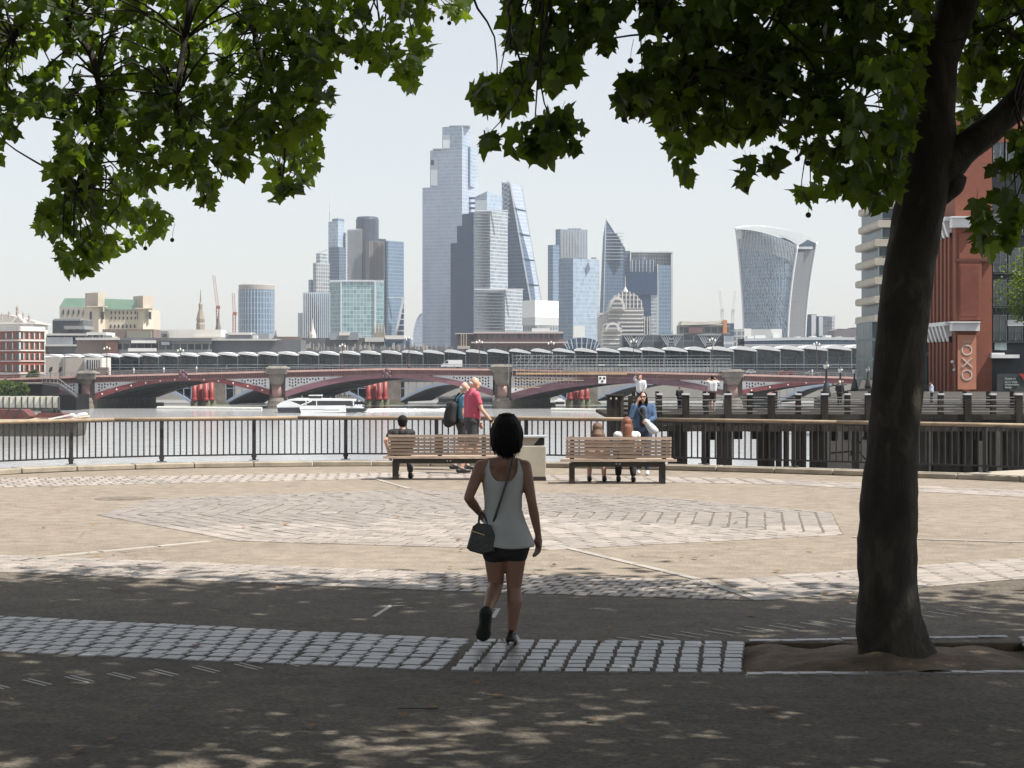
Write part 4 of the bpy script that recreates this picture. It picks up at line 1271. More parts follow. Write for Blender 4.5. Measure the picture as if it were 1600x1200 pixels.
for (xa, ya, xb, yb) in ((352, 627, 440, 598), (625, 623, 712, 596), (930, 622, 1020, 597), (298, 626, 215, 598), (572, 626, 480, 598), (885, 624, 812, 598), (1218, 624, 1300, 598), (1190, 624, 1120, 598)):
    mb = MB(); n = 14
    f = lambda u: yb+(ya-yb)*(1-u)**2
    xs = [xa+(xb-xa)*i/n for i in range(n+1)]
    for i in range(n):
        u0, u1 = i/n, (i+1)/n
        q = [P(xs[i], f(u0), RY+.1), P(xs[i+1], f(u1), RY+.1), P(xs[i+1], f(u1)+4.5, RY+.1), P(xs[i], f(u0)+4.5, RY+.1)]
        vs = q+[v+Vector((1, 3, 0)) for v in q]
        mb.add(vs, [(0,1,2,3),(7,6,5,4),(0,4,5,1),(3,2,6,7)])
        if i % 2 == 0 and f(u0) > 599: mb.bpx(min(xs[i], xs[i]+1.4), max(xs[i], xs[i]+1.4), 596, f(u0)+.5, RY+.3, .6)
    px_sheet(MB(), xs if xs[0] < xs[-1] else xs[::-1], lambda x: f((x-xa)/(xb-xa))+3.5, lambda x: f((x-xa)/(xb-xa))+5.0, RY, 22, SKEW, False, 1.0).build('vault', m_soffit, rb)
    if ya > 600: mb.bpx(min(xa, xa+(xb-xa)*.5), max(xa, xa+(xb-xa)*.5), 606, 607.2, RY+.35, .5)
    mb.build('arch', m_bluesteel, rb)
for xa, xb in ((333, 352), (604, 626), (920, 934), (1196, 1216)):
    mb = MB(); mb.bpx(xa, xb, 594, 640, RY+.0, 20); mb.build('pier', m_granite, rb)
    mb = MB(); mb.bpx(xa-6, xb+5, 629, 641, RY-.6, 22); mb.build('pier_foot', m_weed, rb)

# red iron columns left standing between the bridges
m_redcol = mat('red_lead_paint', (.23, .03, .026), .5, var=.25, vs=.8)
for (x0, x1, yt, yb, lb) in ((299, 335, 598, 626, 'bright red iron columns in the river seen through the first maroon arch'), (571, 606, 594, 624.5, 'bright red iron columns in the river behind the ferry'), (886, 921, 604, 624, 'bright red iron columns in the river seen under the scaffolded arch'), (1180, 1214, 604, 626, 'bright red iron columns in the river behind the timber pier')):
    Y = BY+38
    root = thing('pillar_cluster', lb, 'pillars', P((x0+x1)/2, 638, Y), 'red columns of the vanished bridge')
    n = 4
    for i in range(n):
        x = x0+(x1-x0)*(i+.5)/n
        c = P(x, yb, Y+ (i % 2)*1.5); r = (x1-x0)/n*.44*Y/F; h = P(x, yt, Y).z-c.z
        mb = MB(); mb.lathe(c, [(r*1.25, 0), (r*1.25, .5), (r*1.05, .7), (r, 1.0), (r, h)], 14); mb.build('column', m_redcol, root, True)
        mb = MB(); mb.lathe((c.x, c.y+1, P(x, 641, Y).z), [(r*1.7, 0), (r*1.7, P(x, yb, Y).z-P(x, 641, Y).z-.4), (r*1.4, P(x, yb, Y).z-P(x, 641, Y).z-.02)], 14); mb.build('base', m_weed, root)

# ------------------------------------------------------------------ boats
m_hullw = mat('white_boat_paint', (.68, .69, .7), .35, var=.08, vs=.3)
m_hulld = mat('dark_hull', (.02, .022, .03), .4)
m_bglass = glass('boat_glass', (.012, .013, .016))
FY = 458.0
fer = thing('ferry', 'white river ferry with dark windows and blue-black bow in front of the bridge pier', 'ferry', P(505, 645, FY))
W2 = 7.5
def hull(pts, Y, width, name, m, parent, taper=.0):
    return MB().ppx(pts, Y, width).build(name, m, parent)
hull([(433, 637), (434.5, 645.5), (470, 646), (471, 636.5)], FY, W2, 'bow_hull', m_hulld, fer)
hull([(433, 636.8), (432.5, 633), (440, 628), (450, 625), (470, 633), (470, 636.8)], FY+.2, W2-.4, 'bow', m_hullw, fer)
hull([(467, 634), (540, 633.5), (540.5, 644.2), (470.5, 645.2)], FY-.5, W2+1, 'side', m_hullw, fer)
hull([(541, 638), (573, 638.5), (570, 643), (541, 644)], FY, W2, 'stern_hull', m_hulld, fer)
hull([(541, 634.5), (552, 634.5), (566, 637.9), (541, 637.9)], FY+.3, W2-.6, 'stern_deck', m_hullw, fer)
hull([(452, 626), (549, 626), (552, 634.4), (466, 633.4)], FY+.4, W2-.8, 'cabin_windows', m_bglass, fer)
hull([(450, 624), (460, 622.6), (500, 622.8), (553, 624.2), (553, 626.2), (452, 626.2)], FY+.2, W2-.4, 'roof', m_hullw, fer)
mb = MB()
for x in (494.5, 478, 552): mb.bpx(x-.6, x+.6, 626, 633.6, FY+.1, .3)
a, b = P(471, 633, FY+.25), P(487, 626.5, FY+.25); mb.bar(a, b, .3, .25)
mb.build('window_post', m_hullw, fer)
hull([(483, 619), (486, 617.8), (499, 617.8), (501, 622.5), (484, 622.5)], FY+1.5, 3.5, 'wheelhouse', m_bglass, fer)
hull([(482, 617.4), (502, 617.2), (502, 618.2), (482, 618.4)], FY+1.3, 4, 'wheelhouse_roof', m_hullw, fer)
mb = MB()
for x, y in ((503, 616), (472, 618), (525, 617.5), (516, 620), (449, 622)):
    mb.bpx(x-.25, x+.25, y, 624, FY+2, .1)
mb.build('masts', m_hullw, fer)
mb = MB(); mb.bpx(505, 530, 640.2, 640.9, FY-.52, .05); mb.bpx(470, 505, 639.6, 640.1, FY-.52, .05); mb.build('side_stripe', m_bglass, fer)
for x in (555, 559, 563):
    mb = MB(); mb.bpx(x, x+2.2, 632, 637.6, FY+1.5, 1.2); mb.build('deck_gear', m_hullw, fer)

# wake behind the ferry
mb = MB()
for i in range(110):
    x = 572+150*R.random()**1.7; y = 643.0+R.uniform(-1.6, 1.2)*(1 if x < 620 else .35) - (x-572)*.012
    p = G(x, y, WZ); s = R.uniform(.3, 1.5)
    mb.add([(p.x-s*2, p.y-1, WZ+.05), (p.x+s*2, p.y-1.2, WZ+.05), (p.x+s*2.2, p.y+R.uniform(1, 6), WZ+.12+R.uniform(0, .35)), (p.x-s*1.8, p.y+R.uniform(1, 6), WZ+.1+R.uniform(0, .35))], [(0, 1, 2, 3)])
o = stuff(mb.build('wake_foam', mat('foam', (.75, .77, .78), .8))); tag(o, 'white foam of the wake trailing behind the ferry', 'foam')

# moored boats seen through the arches
def moored(label, x0, x1, yt, yw, Y):
    root = thing('moored_boat', label, 'boat', P((x0+x1)/2, yw, Y), 'white boats moored beyond the bridges')
    h = yw-yt
    hull([(x0, yw-h*.42), (x1, yw-h*.42), (x1-1, yw+1), (x0+1, yw+1)], Y, 6, 'hull', m_hullw, root)
    hull([(x0+2, yw-h*.7), (x1-2, yw-h*.7), (x1-2, yw-h*.44), (x0+2, yw-h*.44)], Y+.5, 5, 'cabin', m_bglass, root)
    hull([(x0+1, yw-h*.84), (x1-1, yw-h*.84), (x1-1, yw-h*.71), (x0+1, yw-h*.71)], Y+.2, 5.6, 'roof', m_hullw, root)
    hull([(x0+(x1-x0)*.3, yt), (x1-(x1-x0)*.3, yt), (x1-(x1-x0)*.25, yw-h*.85), (x0+(x1-x0)*.25, yw-h*.85)], Y+1, 4, 'upper_cabin', m_hullw, root)
moored('white boat moored beyond the bridge beside the man in the red polo shirt', 683, 772, 617, 637, BY+60)
moored('small white boat moored under the scaffolded arch', 866, 884, 623, 639, BY+44)
mb = MB()
for x in np.arange(488, 572, 7.0):
    mb.bpx(x, x+1.3, 607, 632, BY+70, .5); a, b = P(x, 607, BY+70), P(x+7, 630, BY+70); mb.bar(a, b, .2, .2)
mb.bpx(486, 575, 628, 633, BY+69, 5); mb.bpx(486, 575, 618, 619, BY+69.5, .5)
tag(mb.build('floating_jetty', m_railsteel, origin=P(530, 634, BY+69)), 'grey steel jetty frames standing in the water beyond the ferry', 'jetty')
# floating boom lines
for x0, x1, y, lb in ((246, 409, 638.6, 'long pale boom floating under the first maroon arch'), (862, 948, 641.5, 'pale boom floating in front of the red columns near the timber pier')):
    mb = MB(); a, b = G(x0, y, WZ), G(x1, y+1.2, WZ); mb.tube([a+Vector((0, 0, .2)), b+Vector((0, 0, .2))], .45, 8)
    tag(mb.build('floating_boom', mat('pale_boom', (.5, .5, .46), .7), origin=a), lb, 'boom')

# barge at the near left with red hold covers
GY = 303.0
barge = thing('barge', 'old rusty red and grey barge with a cream rail lying in the river', 'barge', P(60, 683, GY))
m_bhull = mat('weathered_barge_hull', (.05, .044, .034), .8, var=.5, vs=.6)
m_bred = mat('barge_red_oxide', (.10, .028, .025), .7, var=.3, vs=.6)
m_cream = mat('cream_boat_trim', (.5, .42, .30), .6)
hull([(-120, 657), (112, 657), (122, 653), (118, 681), (112, 684), (-120, 686)], GY, 7, 'hull', m_bhull, barge)
hull([(-120, 655.5), (112, 655.2), (124, 650.5), (124, 653), (112, 657.2), (-120, 657.6)], GY-.3, 7.6, 'gunwale', m_cream, barge)
hull([(-120, 640.5), (35, 640), (46, 650), (40, 655), (-120, 655)], GY+1, 5, 'hold_cover', m_bred, barge)
hull([(52, 653), (60, 645), (98, 646), (104, 653)], GY+1, 5, 'fore_cover', m_bred, barge)
hull([(64, 641), (84, 640.5), (84, 646), (64, 646)], GY+1.5, 3, 'winch_house', mat('black_winch', (.03, .03, .03), .6), barge)
mb = MB(); mb.tube([P(88, 645, GY+2), P(88, 639, GY+2)], .35, 10); mb.tube([P(93, 646, GY+2), P(93, 640, GY+2)], .3, 10); mb.build('bollard', mat('black_winch', (.03, .03, .03), .6), barge)
mb = MB(); mb.bar(P(76, 655, GY+.3), P(116, 647, GY+.3), .35, .25); mb.ball(P(113, 648.5, GY+1), .5, .5, .3, 10, 6); mb.build('anchor_beam', m_hullw, barge)
mb = MB()
for x in (14, 31):
    mb.bar(P(x, 638.5, GY+.5), P(x-9, 655, GY+.5), .18, .18); mb.bar(P(x, 638.5, GY+.5), P(x+11, 655, GY+.5), .18, .18)
mb.build('derrick_frame', mat('black_winch', (.03, .03, .03), .6), barge)
hull([(113, 652), (123, 645.5), (127, 648), (124, 652)], GY+.5, 5, 'bow_post', m_hullw, barge)

# ------------------------------------------------------------------ north bank edge
m_sheetpile = mat('white_sheet_pile', (.55, .53, .45), .7, var=.25, vs=.4)
root = thing('flood_wall', 'row of cream sheet-pile panels with dark posts at the water beside the bridge', 'wall', P(30, 640, 470))
for i, x in enumerate(np.arange(-110, 88, 9.6)):
    mb = MB(); mb.bpx(x, x+8.2, 619+R.uniform(-.2, .2), 637, 470+R.uniform(0, .2), 1.2); mb.build('panel', m_sheetpile, root)
    mb = MB(); mb.bpx(x+8.2, x+9.6, 620, 641, 469.6, 1.4); mb.build('post', mat('dark_pile', (.03, .03, .028), .8), root)
mb = MB(); mb.bpx(-110, 90, 636.5, 642, 470.6, 2); mb.build('tide_band', m_weed, root)
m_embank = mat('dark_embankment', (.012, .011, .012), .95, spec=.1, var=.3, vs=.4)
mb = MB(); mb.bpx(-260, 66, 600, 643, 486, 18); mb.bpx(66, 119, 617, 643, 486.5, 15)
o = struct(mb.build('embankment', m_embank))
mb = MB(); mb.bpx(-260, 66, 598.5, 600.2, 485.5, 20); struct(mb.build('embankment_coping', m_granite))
# stair ramp down from the bridge foot
root = thing('stair_ramp', 'dark sloping stair ramp with steel railing beside the bridge end', 'stairs', P(95, 620, 485))
mb = MB(); mb.ppx([(66, 597), (92, 600), (118, 618), (118, 621), (90, 604), (66, 601)], 483, 2.5); mb.build('ramp', mat('ramp_metal', (.06, .055, .06), .6), root)
mb = MB()
for i in range(9):
    x = 66+i*6; y = 597+max(0, (x-90))*.62
    mb.bpx(x-.3, x+.3, y-6, y, 483, .15)
mb.bar(P(66, 591, 483), P(92, 592, 483), .15, .15); mb.bar(P(92, 592, 483), P(118, 611, 483), .15, .15); mb.build('railing', m_pole, root)
# ------------------------------------------------------------------ the city skyline
GZ = -3.0
def corner(xl, xc, xr, d, dl, dr):
    """ground plan of a tower seen at its corner: photo columns of the left edge, near corner and right edge"""
    a = ((xl-CX)*(d+dl)/F, d+dl); b = ((xc-CX)*d/F, d); c = ((xr-CX)*(d+dr)/F, d+dr)
    e = (a[0]+c[0]-b[0], a[1]+c[1]-b[1])
    return [a, b, c, e]
def zpx(y, d): return EYE-(y-HY)*d/F
def block(part, xl, xc, xr, yt, d, dl, dr, m, root, yb=None, name='tower'):
    z0 = GZ if yb is None else zpx(yb, d)
    mb = MB(); mb.tower(corner(xl, xc, xr, d, dl, dr), z0, zpx(yt, d))
    return mb.build(name, m, root)
def fins(xl, xr, yt, yb, d, n, m, root, w=.35, depth=.8, name='fin'):
    """projecting vertical fins on a wall that faces the river"""
    mb = MB()
    for i in range(n+1):
        x = xl+(xr-xl)*i/n
        c = P(x, yt, d); b = P(x, yb, d)
        mb.box((c.x-w/2, d-depth, b.z), (c.x+w/2, d+.1, c.z))
    return stuff(mb.build(name, m, root))
def bands(xl, xr, yt, yb, d, n, m, root, h=.5, depth=.6, name='floor_bands'):
    mb = MB()
    for i in range(n):
        y = yt+(yb-yt)*(i+.5)/n
        a = P(xl, y, d); b = P(xr, y, d)
        mb.box((a.x, d-depth, a.z-h/2), (b.x, d+.1, a.z+h/2))
    return stuff(mb.build(name, m, root))

f_pale = facade('pale_blue_glass', (.31, .365, .46), (.43, .48, .56), 3.0, 4.0, .06, .14, .12, .08)
f_blue = facade('blue_glass', (.10, .16, .24), (.22, .28, .36), 3.0, 3.9, .08, .14, .15, .12)
f_steel = facade('steel_blue_glass', (.065, .10, .155), (.14, .18, .25), 3.0, 3.9, .1, .16, .2, .15, spec=.3)
f_dark = facade('dark_blue_glass', (.018, .04, .09), (.035, .065, .125), 3.0, 3.9, .12, .1, .35, .15, spec=.12)
f_sky = facade('sky_glass', (.27, .34, .43), (.38, .45, .52), 3.0, 4.2, .05, .1, .1, .15)
f_grey = facade('grey_glass', (.20, .235, .275), (.40, .43, .46), 3.0, 3.6, .05, .28, .15, .25)
f_greyw = facade('grey_stone_grid', (.13, .15, .17), (.33, .34, .35), 3.2, 3.7, .3, .3, .3, .3)
f_teal = facade('teal_glass', (.13, .22, .25), (.30, .38, .40), 3.0, 3.7, .09, .12, .12, .22)
f_brown = facade('brown_steel_mullions', (.045, .05, .065), (.17, .15, .15), 1.9, 3.8, .5, .06, .3, .25)
f_core = facade('dark_core', (.03, .045, .075), (.055, .07, .10), 2.0, 3.8, .4, .05, .3, .2)
f_white = mat('white_cladding', (.62, .63, .63), .5, var=.06, vs=.05)
f_fin = mat('pale_metal_fin', (.50, .54, .58), .4, .2, var=.1, vs=.05)
f_slat = mat('grey_floor_slat', (.26, .29, .32), .5, var=.05, vs=.05)
f_line = mat('white_trim_line', (.5, .53, .56), .5, var=.05, vs=.05)

# tallest tower, stepped top
d = 2150
T = thing('skyscraper', 'tallest pale glass skyscraper with a stepped top', 'skyscraper', P(703, 560, d))
block('', 660, 722, 746.5, 291, d, 18, 40, f_pale, T)
block('', 672, 722, 746.5, 233, d, 14, 40, f_pale, T, 291.3)
block('', 691, 722, 735, 197, d, 9, 22, f_sky, T, 233.3)
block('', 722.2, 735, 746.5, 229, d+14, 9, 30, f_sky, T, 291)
mb = MB(); mb.bpx(692, 703, 211, 232, d+5.2, 3); mb.build('terrace', f_line, T)
mb = MB(); mb.bpx(673, 684, 246, 290, d+10.2, 3); mb.build('terrace', mat('pale_terrace_glass', (.4, .44, .48), .2), T)
mb = MB(); mb.bpx(673, 678, 250, 258, d+9.8, 1); mb.build('vent_grille', f_dark, T)
mb = MB(); mb.bpx(702, 734, 196, 197.2, d+2, 20); mb.bpx(676, 690, 232, 233.4, d+6, 10); mb.build('roof_plant', f_grey, T)
bands(722.8, 746, 306, 345, d+20, 5, f_dark, T, 2.2, 3)
# dark stepped tower in front of it
d = 2060
T = thing('skyscraper', 'dark blue glass tower stepped up the front of the tallest skyscraper', 'skyscraper', P(722, 560, d))
block('', 704, 740, 741, 378, d, 24, 8, f_dark, T); block('', 714, 740, 741, 351, d+3, 20, 8, f_dark, T, 378.4); block('', 722, 740, 741, 333, d+6, 15, 8, f_dark, T, 351.4)
# tower of glass boxes stacked before it
d = 1980
T = thing('skyscraper', 'grey glass tower of stacked boxes between the tallest skyscraper and the leaning wedge', 'skyscraper', P(775, 560, d))
block('', 741, 766, 793.5, 329, d, 20, 24, f_grey, T); bands(742, 766, 333, 452, d+9, 26, f_slat, T, .45, 9.6)
block('', 742, 789, 817, 452, d-30, 40, 30, f_grey, T); bands(743, 788, 456, 520, d-8, 13, f_slat, T, .45, 22)
mb = MB(); mb.tower(corner(742, 761, 785, d+6, 14, 18), zpx(329.3, d), [zpx(305, d), zpx(298, d), zpx(303, d), zpx(307, d)]); mb.build('glass_crown', f_sky, T)
fins(743, 760, 313, 328, d-1+6, 12, f_fin, T, .5, 1.5)
mb = MB(); mb.bpx(740.5, 794, 328, 330, d-.6, 2); mb.build('cornice', f_line, T)
mb = MB(); mb.bpx(741, 818, 451, 453, d-31, 2); mb.build('cornice', f_line, T)
# leaning wedge
d = 2080
T = thing('skyscraper', 'leaning wedge-shaped glass skyscraper with slanting side', 'skyscraper', P(812, 560, d))
def quad_prism(bot, top, m, name, root):
    MB().add(bot+top, [(3,2,1,0),(4,5,6,7),(0,1,5,4),(1,2,6,5),(2,3,7,6),(3,0,4,7)]).build(name, m, root)
A, B = P(784, 286, d+30), P(797, 286, d)
t_ = [A, B, P(815, 291, d+16), P(803, 290, d+44)]
bt = [P(784, 560, d+30), P(845, 560, d), P(861, 560, d+16), P(800, 560, d+44)]
quad_prism(bt, t_, f_steel, 'wedge', T)
mb = MB(); mb.bar(t_[1]+Vector((0, -.6, 0)), bt[1]+Vector((0, -.6, 0)), 1.6, 1.6); mb.bar(t_[2]+Vector((0, -.6, 0)), bt[2]+Vector((0, -.6, 0)), 1.4, 1.4); mb.bar(t_[0]+Vector((0, -.5, 0)), t_[1]+Vector((0, -.5, 0)), 1.2, 1.2); mb.build('edge_frame', f_fin, T)
q = [t_[1].lerp(bt[1], u)+Vector((-.3, -.4, 0)) for u in (0, 1)]+[t_[2].lerp(bt[2], u)+Vector((.3, -.4, 0)) for u in (1, 0)]
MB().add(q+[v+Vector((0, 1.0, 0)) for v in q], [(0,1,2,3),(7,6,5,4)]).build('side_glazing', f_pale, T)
for k in range(1, 5):
    u = k/5
    MB().bar(t_[1].lerp(bt[1], u*.72)+Vector((0, -1.5, 0)), t_[2].lerp(bt[2], u*.72)+Vector((0, -.9, 0)), .8, .9).build('mega_floor_line', f_dark, T)
mb = MB()
for k in range(9):
    z0, z1 = t_[0].z-k*5, t_[0].z-(k+1)*5
    mb.bar((A.x+.3, A.y-14, z0), (B.x-1, B.y-1.0, z1), .5, .5); mb.bar((B.x-1, B.y-1, z0), (A.x+.3, A.y-14, z1), .5, .5)
mb.build('bracing', f_fin, T)
# white blocky building
d = 1500
T = thing('office_block', 'blank white office block below the leaning wedge tower', 'building', P(845, 545, d))
block('', 816, 836, 873, 469, d, 14, 20, f_white, T, 496, 'upper_storey'); block('', 816, 836, 873, 496.3, d, 14, 20, mat('pale_grey_cladding', (.4, .41, .42), .5, var=.05, vs=.05), T, 508, 'middle_storey'); block('', 818, 838, 872, 508, d+2, 12, 18, f_greyw, T)
mb = MB(); mb.bpx(831, 858, 513, 527, d-4, 6); mb.build('annex', f_white, T)

# --- left cluster
d = 2350
T = thing('skyscraper', 'slim blue tower with a tall mast at the back of the cluster', 'skyscraper', P(525, 560, d))
block('', 513, 528, 538, 345, d, 14, 14, f_sky, T); block('', 519, 528, 538, 341, d+2, 9, 12, f_blue, T, 345.4); block('', 514, 530, 539, 386, d-6, 12, 12, f_steel, T)
block('', 538, 540, 545, 363, d+10, 4, 14, f_grey, T)
mb = MB(); b = P(515.5, 344, d); mb.lathe(b, [(.9, 0), (.7, 10), (.35, 12), (.2, zpx(306, d)-b.z)], 8); mb.build('mast', f_fin, T)
d = 2200
T = thing('skyscraper', 'brown ribbed tower of three leaf-shaped wings round a dark core', 'skyscraper', P(575, 560, d))
mb = MB(); b = P(574, 560, d+14); mb.lathe((b.x, b.y, GZ), [(13.2, 0), (13.2, zpx(342, d)-GZ), (12.2, zpx(338.5, d)-GZ), (11.2, zpx(337.5, d)-GZ)], 24); mb.build('core', f_core, T)
block('', 543, 566, 571.5, 357.5, d, 10, 8, f_brown, T, None, 'wing'); block('', 571, 577, 601, 376, d-8, 3, 12, f_brown, T, None, 'wing'); block('', 585, 593, 603, 373, d+18, 4, 6, f_core, T, None, 'wing')
fins(543.5, 565, 358, 455, d+5, 14, f_line, T, .35, 5.4); fins(578, 600.5, 377, 440, d-2, 14, mat('brown_fin', (.26, .22, .2), .5), T, .4, 3)
d = 2120
T = thing('skyscraper', 'broad grey glass slab beside the brown ribbed tower', 'skyscraper', P(616, 560, d))
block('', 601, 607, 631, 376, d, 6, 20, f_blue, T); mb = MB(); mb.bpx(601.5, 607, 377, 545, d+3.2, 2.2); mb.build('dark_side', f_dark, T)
mb = MB(); mb.bar(P(614, 545, d-6), P(631, 464, d-6), 2.4, 2.4)
for k in range(7): y = 480+k*9; mb.bpx(630-(y-464)*.205, 631, y, y+1.6, d-6, 2)
mb.build('slanting_brace', f_line, T); mb = MB(); mb.ppx([(616, 545), (631, 470), (631, 545)], d-4, 3); mb.build('braced_wing', f_dark, T)
mb = MB(); mb.bpx(606, 631, 464, 465.5, d-1.5, 1.5); mb.build('floor_line', f_line, T)
d = 1900
T = thing('office_tower', 'grey stepped office tower left of the mast tower', 'building', P(500, 560, d))
block('', 494, 500, 512, 396, d+6, 6, 12, f_grey, T, 412); block('', 489, 494, 515, 410.5, d, 6, 14, f_greyw, T); block('', 482, 486, 490, 437, d+8, 5, 8, f_blue, T); mb = MB(); mb.bar(P(494, 396, d+12), P(512, 390.5, d+12), 1.5, 1.0); mb.build('sloping_roof', f_fin, T)
d = 1780
T = thing('office_tower', 'pinstriped pale office building low in the left cluster', 'building', P(492, 560, d))
block('', 474, 480, 516.5, 457, d, 8, 10, f_blue, T); fins(474.5, 516, 457, 530, d+1.5, 13, f_fin, T, .9, 4.5); block('', 466, 469, 475, 489, d+6, 5, 8, f_grey, T); fins(466.5, 474, 489, 530, d+6, 4, f_fin, T, .7, 3)
d = 1720
T = thing('office_building', 'teal glass office building with a bright projecting bay', 'building', P(558, 560, d))
block('', 516, 532, 600, 438.5, d, 14, 18, f_teal, T); fins(517, 599, 438, 442, d+1, 34, f_fin, T, .4, 9)
mb = MB(); mb.bpx(533, 586, 440, 530, d-12, 12); mb.build('bay', facade('bright_teal_bay', (.17, .28, .31), (.40, .48, .5), 3.0, 3.7, .1, .12, .12, .25), T)
mb = MB(); mb.bpx(532, 587, 438.6, 440, d-13, 14); mb.bpx(532, 534, 440, 530, d-13, 2); mb.bpx(585, 587, 440, 530, d-13, 2); mb.build('bay_frame', f_line, T)
# curved sail-shaped block in the sky gap
d = 2300
T = thing('office_building', 'small pale building with a curved sail-like side in the gap before the tallest tower', 'building', P(653, 560, d))
MB().ppx([(645, 560), (645, 535), (647, 515), (651, 500), (656, 492), (660, 489.5), (664, 490), (664, 560)], d, 20).build('sail_block', f_pale, T)
MB().ppx([(644, 560), (644, 535), (646, 515), (650.2, 499), (655.5, 490.8), (660, 488.3), (660, 489.4), (656, 491.9), (651, 499.9), (647, 515), (645, 535), (645, 560)], d-1, 22).build('curved_rim', f_line, T)
# glass cylinder
d = 1350
T = thing('office_tower', 'round blue glass tower standing alone near the cranes', 'building', P(401, 560, d))
b = P(401, 560, d+13); mb = MB(); r = 28*d/F; mb.lathe((b.x, b.y, GZ), [(r, 0), (r, zpx(452, d)-GZ)], 36); mb.build('cylinder', f_blue, T)
mb = MB(); mb.lathe((b.x, b.y, zpx(452, d)), [(r*1.01, .02), (r*1.01, zpx(444.5, d)-zpx(452, d)), (r*.93, zpx(443, d)-zpx(452, d))], 36); mb.build('crown', mat('warm_grey_crown', (.30, .28, .27), .6, var=.1, vs=.1), T)
mb = MB()
for k in range(36):
    t = 2*math.pi*k/36; x, y = b.x+math.cos(t)*r*1.012, b.y+math.sin(t)*r*1.012
    mb.bar((x, y, GZ), (x, y, zpx(452, d)), .35, .35)
stuff(mb.build('mullions', f_fin, T))

# --- right cluster
d = 2250
T = thing('skyscraper', 'ribbed grey tower with a raised top in the middle cluster', 'skyscraper', P(890, 560, d))
block('', 868, 876, 918, 358, d, 6, 16, f_blue, T); fins(876.5, 917, 359, 404, d+6, 17, f_fin, T, 1.1, 7); block('', 856, 864, 875, 382.5, d-10, 6, 10, f_blue, T); mb = MB(); mb.bpx(887, 908, 356.8, 358.2, d+8, 10); mb.build('roof_plant', f_grey, T)
d = 2050
T = thing('office_tower', 'sky-blue glass block in front of the ribbed grey tower', 'building', P(905, 560, d))
block('', 873, 895, 936.5, 404, d, 12, 22, f_blue, T); 
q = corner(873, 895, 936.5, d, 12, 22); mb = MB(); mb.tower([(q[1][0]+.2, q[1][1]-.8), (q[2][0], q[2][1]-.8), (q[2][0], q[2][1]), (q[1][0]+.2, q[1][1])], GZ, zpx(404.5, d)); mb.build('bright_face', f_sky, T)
mb = MB()
for x in (898, 905, 924, 928): mb.bpx(x, x+4, 402, 404.3, d+6, 5)
mb.build('roof_plant', f_grey, T)
d = 2120
T = thing('skyscraper', 'blue glass tower sharpened to a slanted blade point', 'skyscraper', P(956, 560, d))
z = lambda y: zpx(y, d)
foot = corner(933, 941, 977, d, 12, 10)
bt = [Vector((*foot[0], GZ)), Vector((*foot[1], GZ)), Vector((*foot[2], GZ)), Vector((*foot[3], GZ))]
tp_ = [P(942, 372, d+12), P(946.6, 341, d), P(976.8, 387, d+8), P(973, 392, d+22)]
quad_prism(bt, tp_, f_steel, 'blade', T)
mb = MB(); mb.bar(bt[2]+Vector((0, -.5, 0)), tp_[2]+Vector((0, -.5, 0)), 1.3, 1.3); mb.bar(tp_[1], tp_[2], 1.3, 1.3); mb.bar(tp_[1]+Vector((0, -.5, 0)), bt[1]+Vector((0, -.5, 0)), .9, .9); mb.build('edge_trim', f_line, T)
bands(945, 974, 362, 408, d-1+6, 9, f_fin, T, .5, 5)
MB().ppx([(947.5, 341), (950, 344), (978, 388), (976, 388)], d+14, 4).build('rear_fin', f_pale, T)
d = 2000
T = thing('office_tower', 'broad dark-fronted office tower with a pale frame beside the blade tower', 'building', P(1015, 560, d))
block('', 985, 1006, 1051, 394.5, d, 8, 16, f_greyw, T); mb = MB(); mb.bpx(976, 985, 392, 540, d+9, 12); mb.build('stair_tower', f_steel, T)
mb = MB(); mb.bpx(976, 1027, 425.5, 461, d-9, 8); mb.build('dark_screen', f_dark, T); mb = MB(); mb.bpx(986, 1017, 461, 540, d-8, 7); mb.build('dark_wing', f_dark, T); mb = MB(); mb.bpx(1017.2, 1026.8, 461.2, 540, d-8, 7); mb.build('pale_wing', f_grey, T)
mb = MB(); mb.bpx(987, 1022, 405.5, 425, d-3, 3); mb.build('roof_louvre', f_steel, T); fins(988, 1021, 406, 425, d-3, 6, f_line, T, .5, 1)
mb = MB(); mb.bpx(984.5, 1051.5, 393.2, 394.6, d-.7, 16); mb.bpx(1048.5, 1051.5, 394.8, 540, d+4, 12); mb.bpx(984.5, 986, 394.8, 425, d-.8, 3); mb.bpx(1027.2, 1028.6, 412, 540, d-5, 6); mb.bpx(1030, 1046, 391.6, 393, d+6, 6); mb.build('pale_frame', f_line, T)
mb = MB(); mb.bpx(1029, 1048, 414, 540, d-.8, 1.5); mb.build('window_bay', f_blue, T)

# striped barrel-vaulted building (two bodies)
m_stripe = mat('pale_stone_stripe', (.50, .49, .48), .6, var=.08, vs=.2); m_stripe2 = facade('striped_windows', (.10, .12, .14), (.36, .36, .36), 60, 2.6, .0, .45, .2, .1)
d = 1150
T = thing('domed_building', 'striped stone building with rounded barrel roof and arched end windows', 'building', P(975, 560, d))
def vault(x0, x1, yt, ys, yb, d, depth, m, name, n=12):
    xc, rx = (x0+x1)/2, (x1-x0)/2
    pts = [(x0, yb), (x0, ys)] + [(xc-rx*math.cos(math.pi*k/n), ys-(ys-yt)*math.sin(math.pi*k/n)) for k in range(1, n)] + [(x1, ys), (x1, yb)]
    return MB().ppx(pts, d, depth).build(name, m, T)
vault(952, 1005, 456, 482, 545, d, 34, m_stripe2, 'main_vault', 14)
for k in range(7):
    y = 484+k*6.2
    mb = MB(); mb.bpx(951.3, 1005.7, y, y+2.6, d-1, 36); mb.build('stone_band', m_stripe, T)
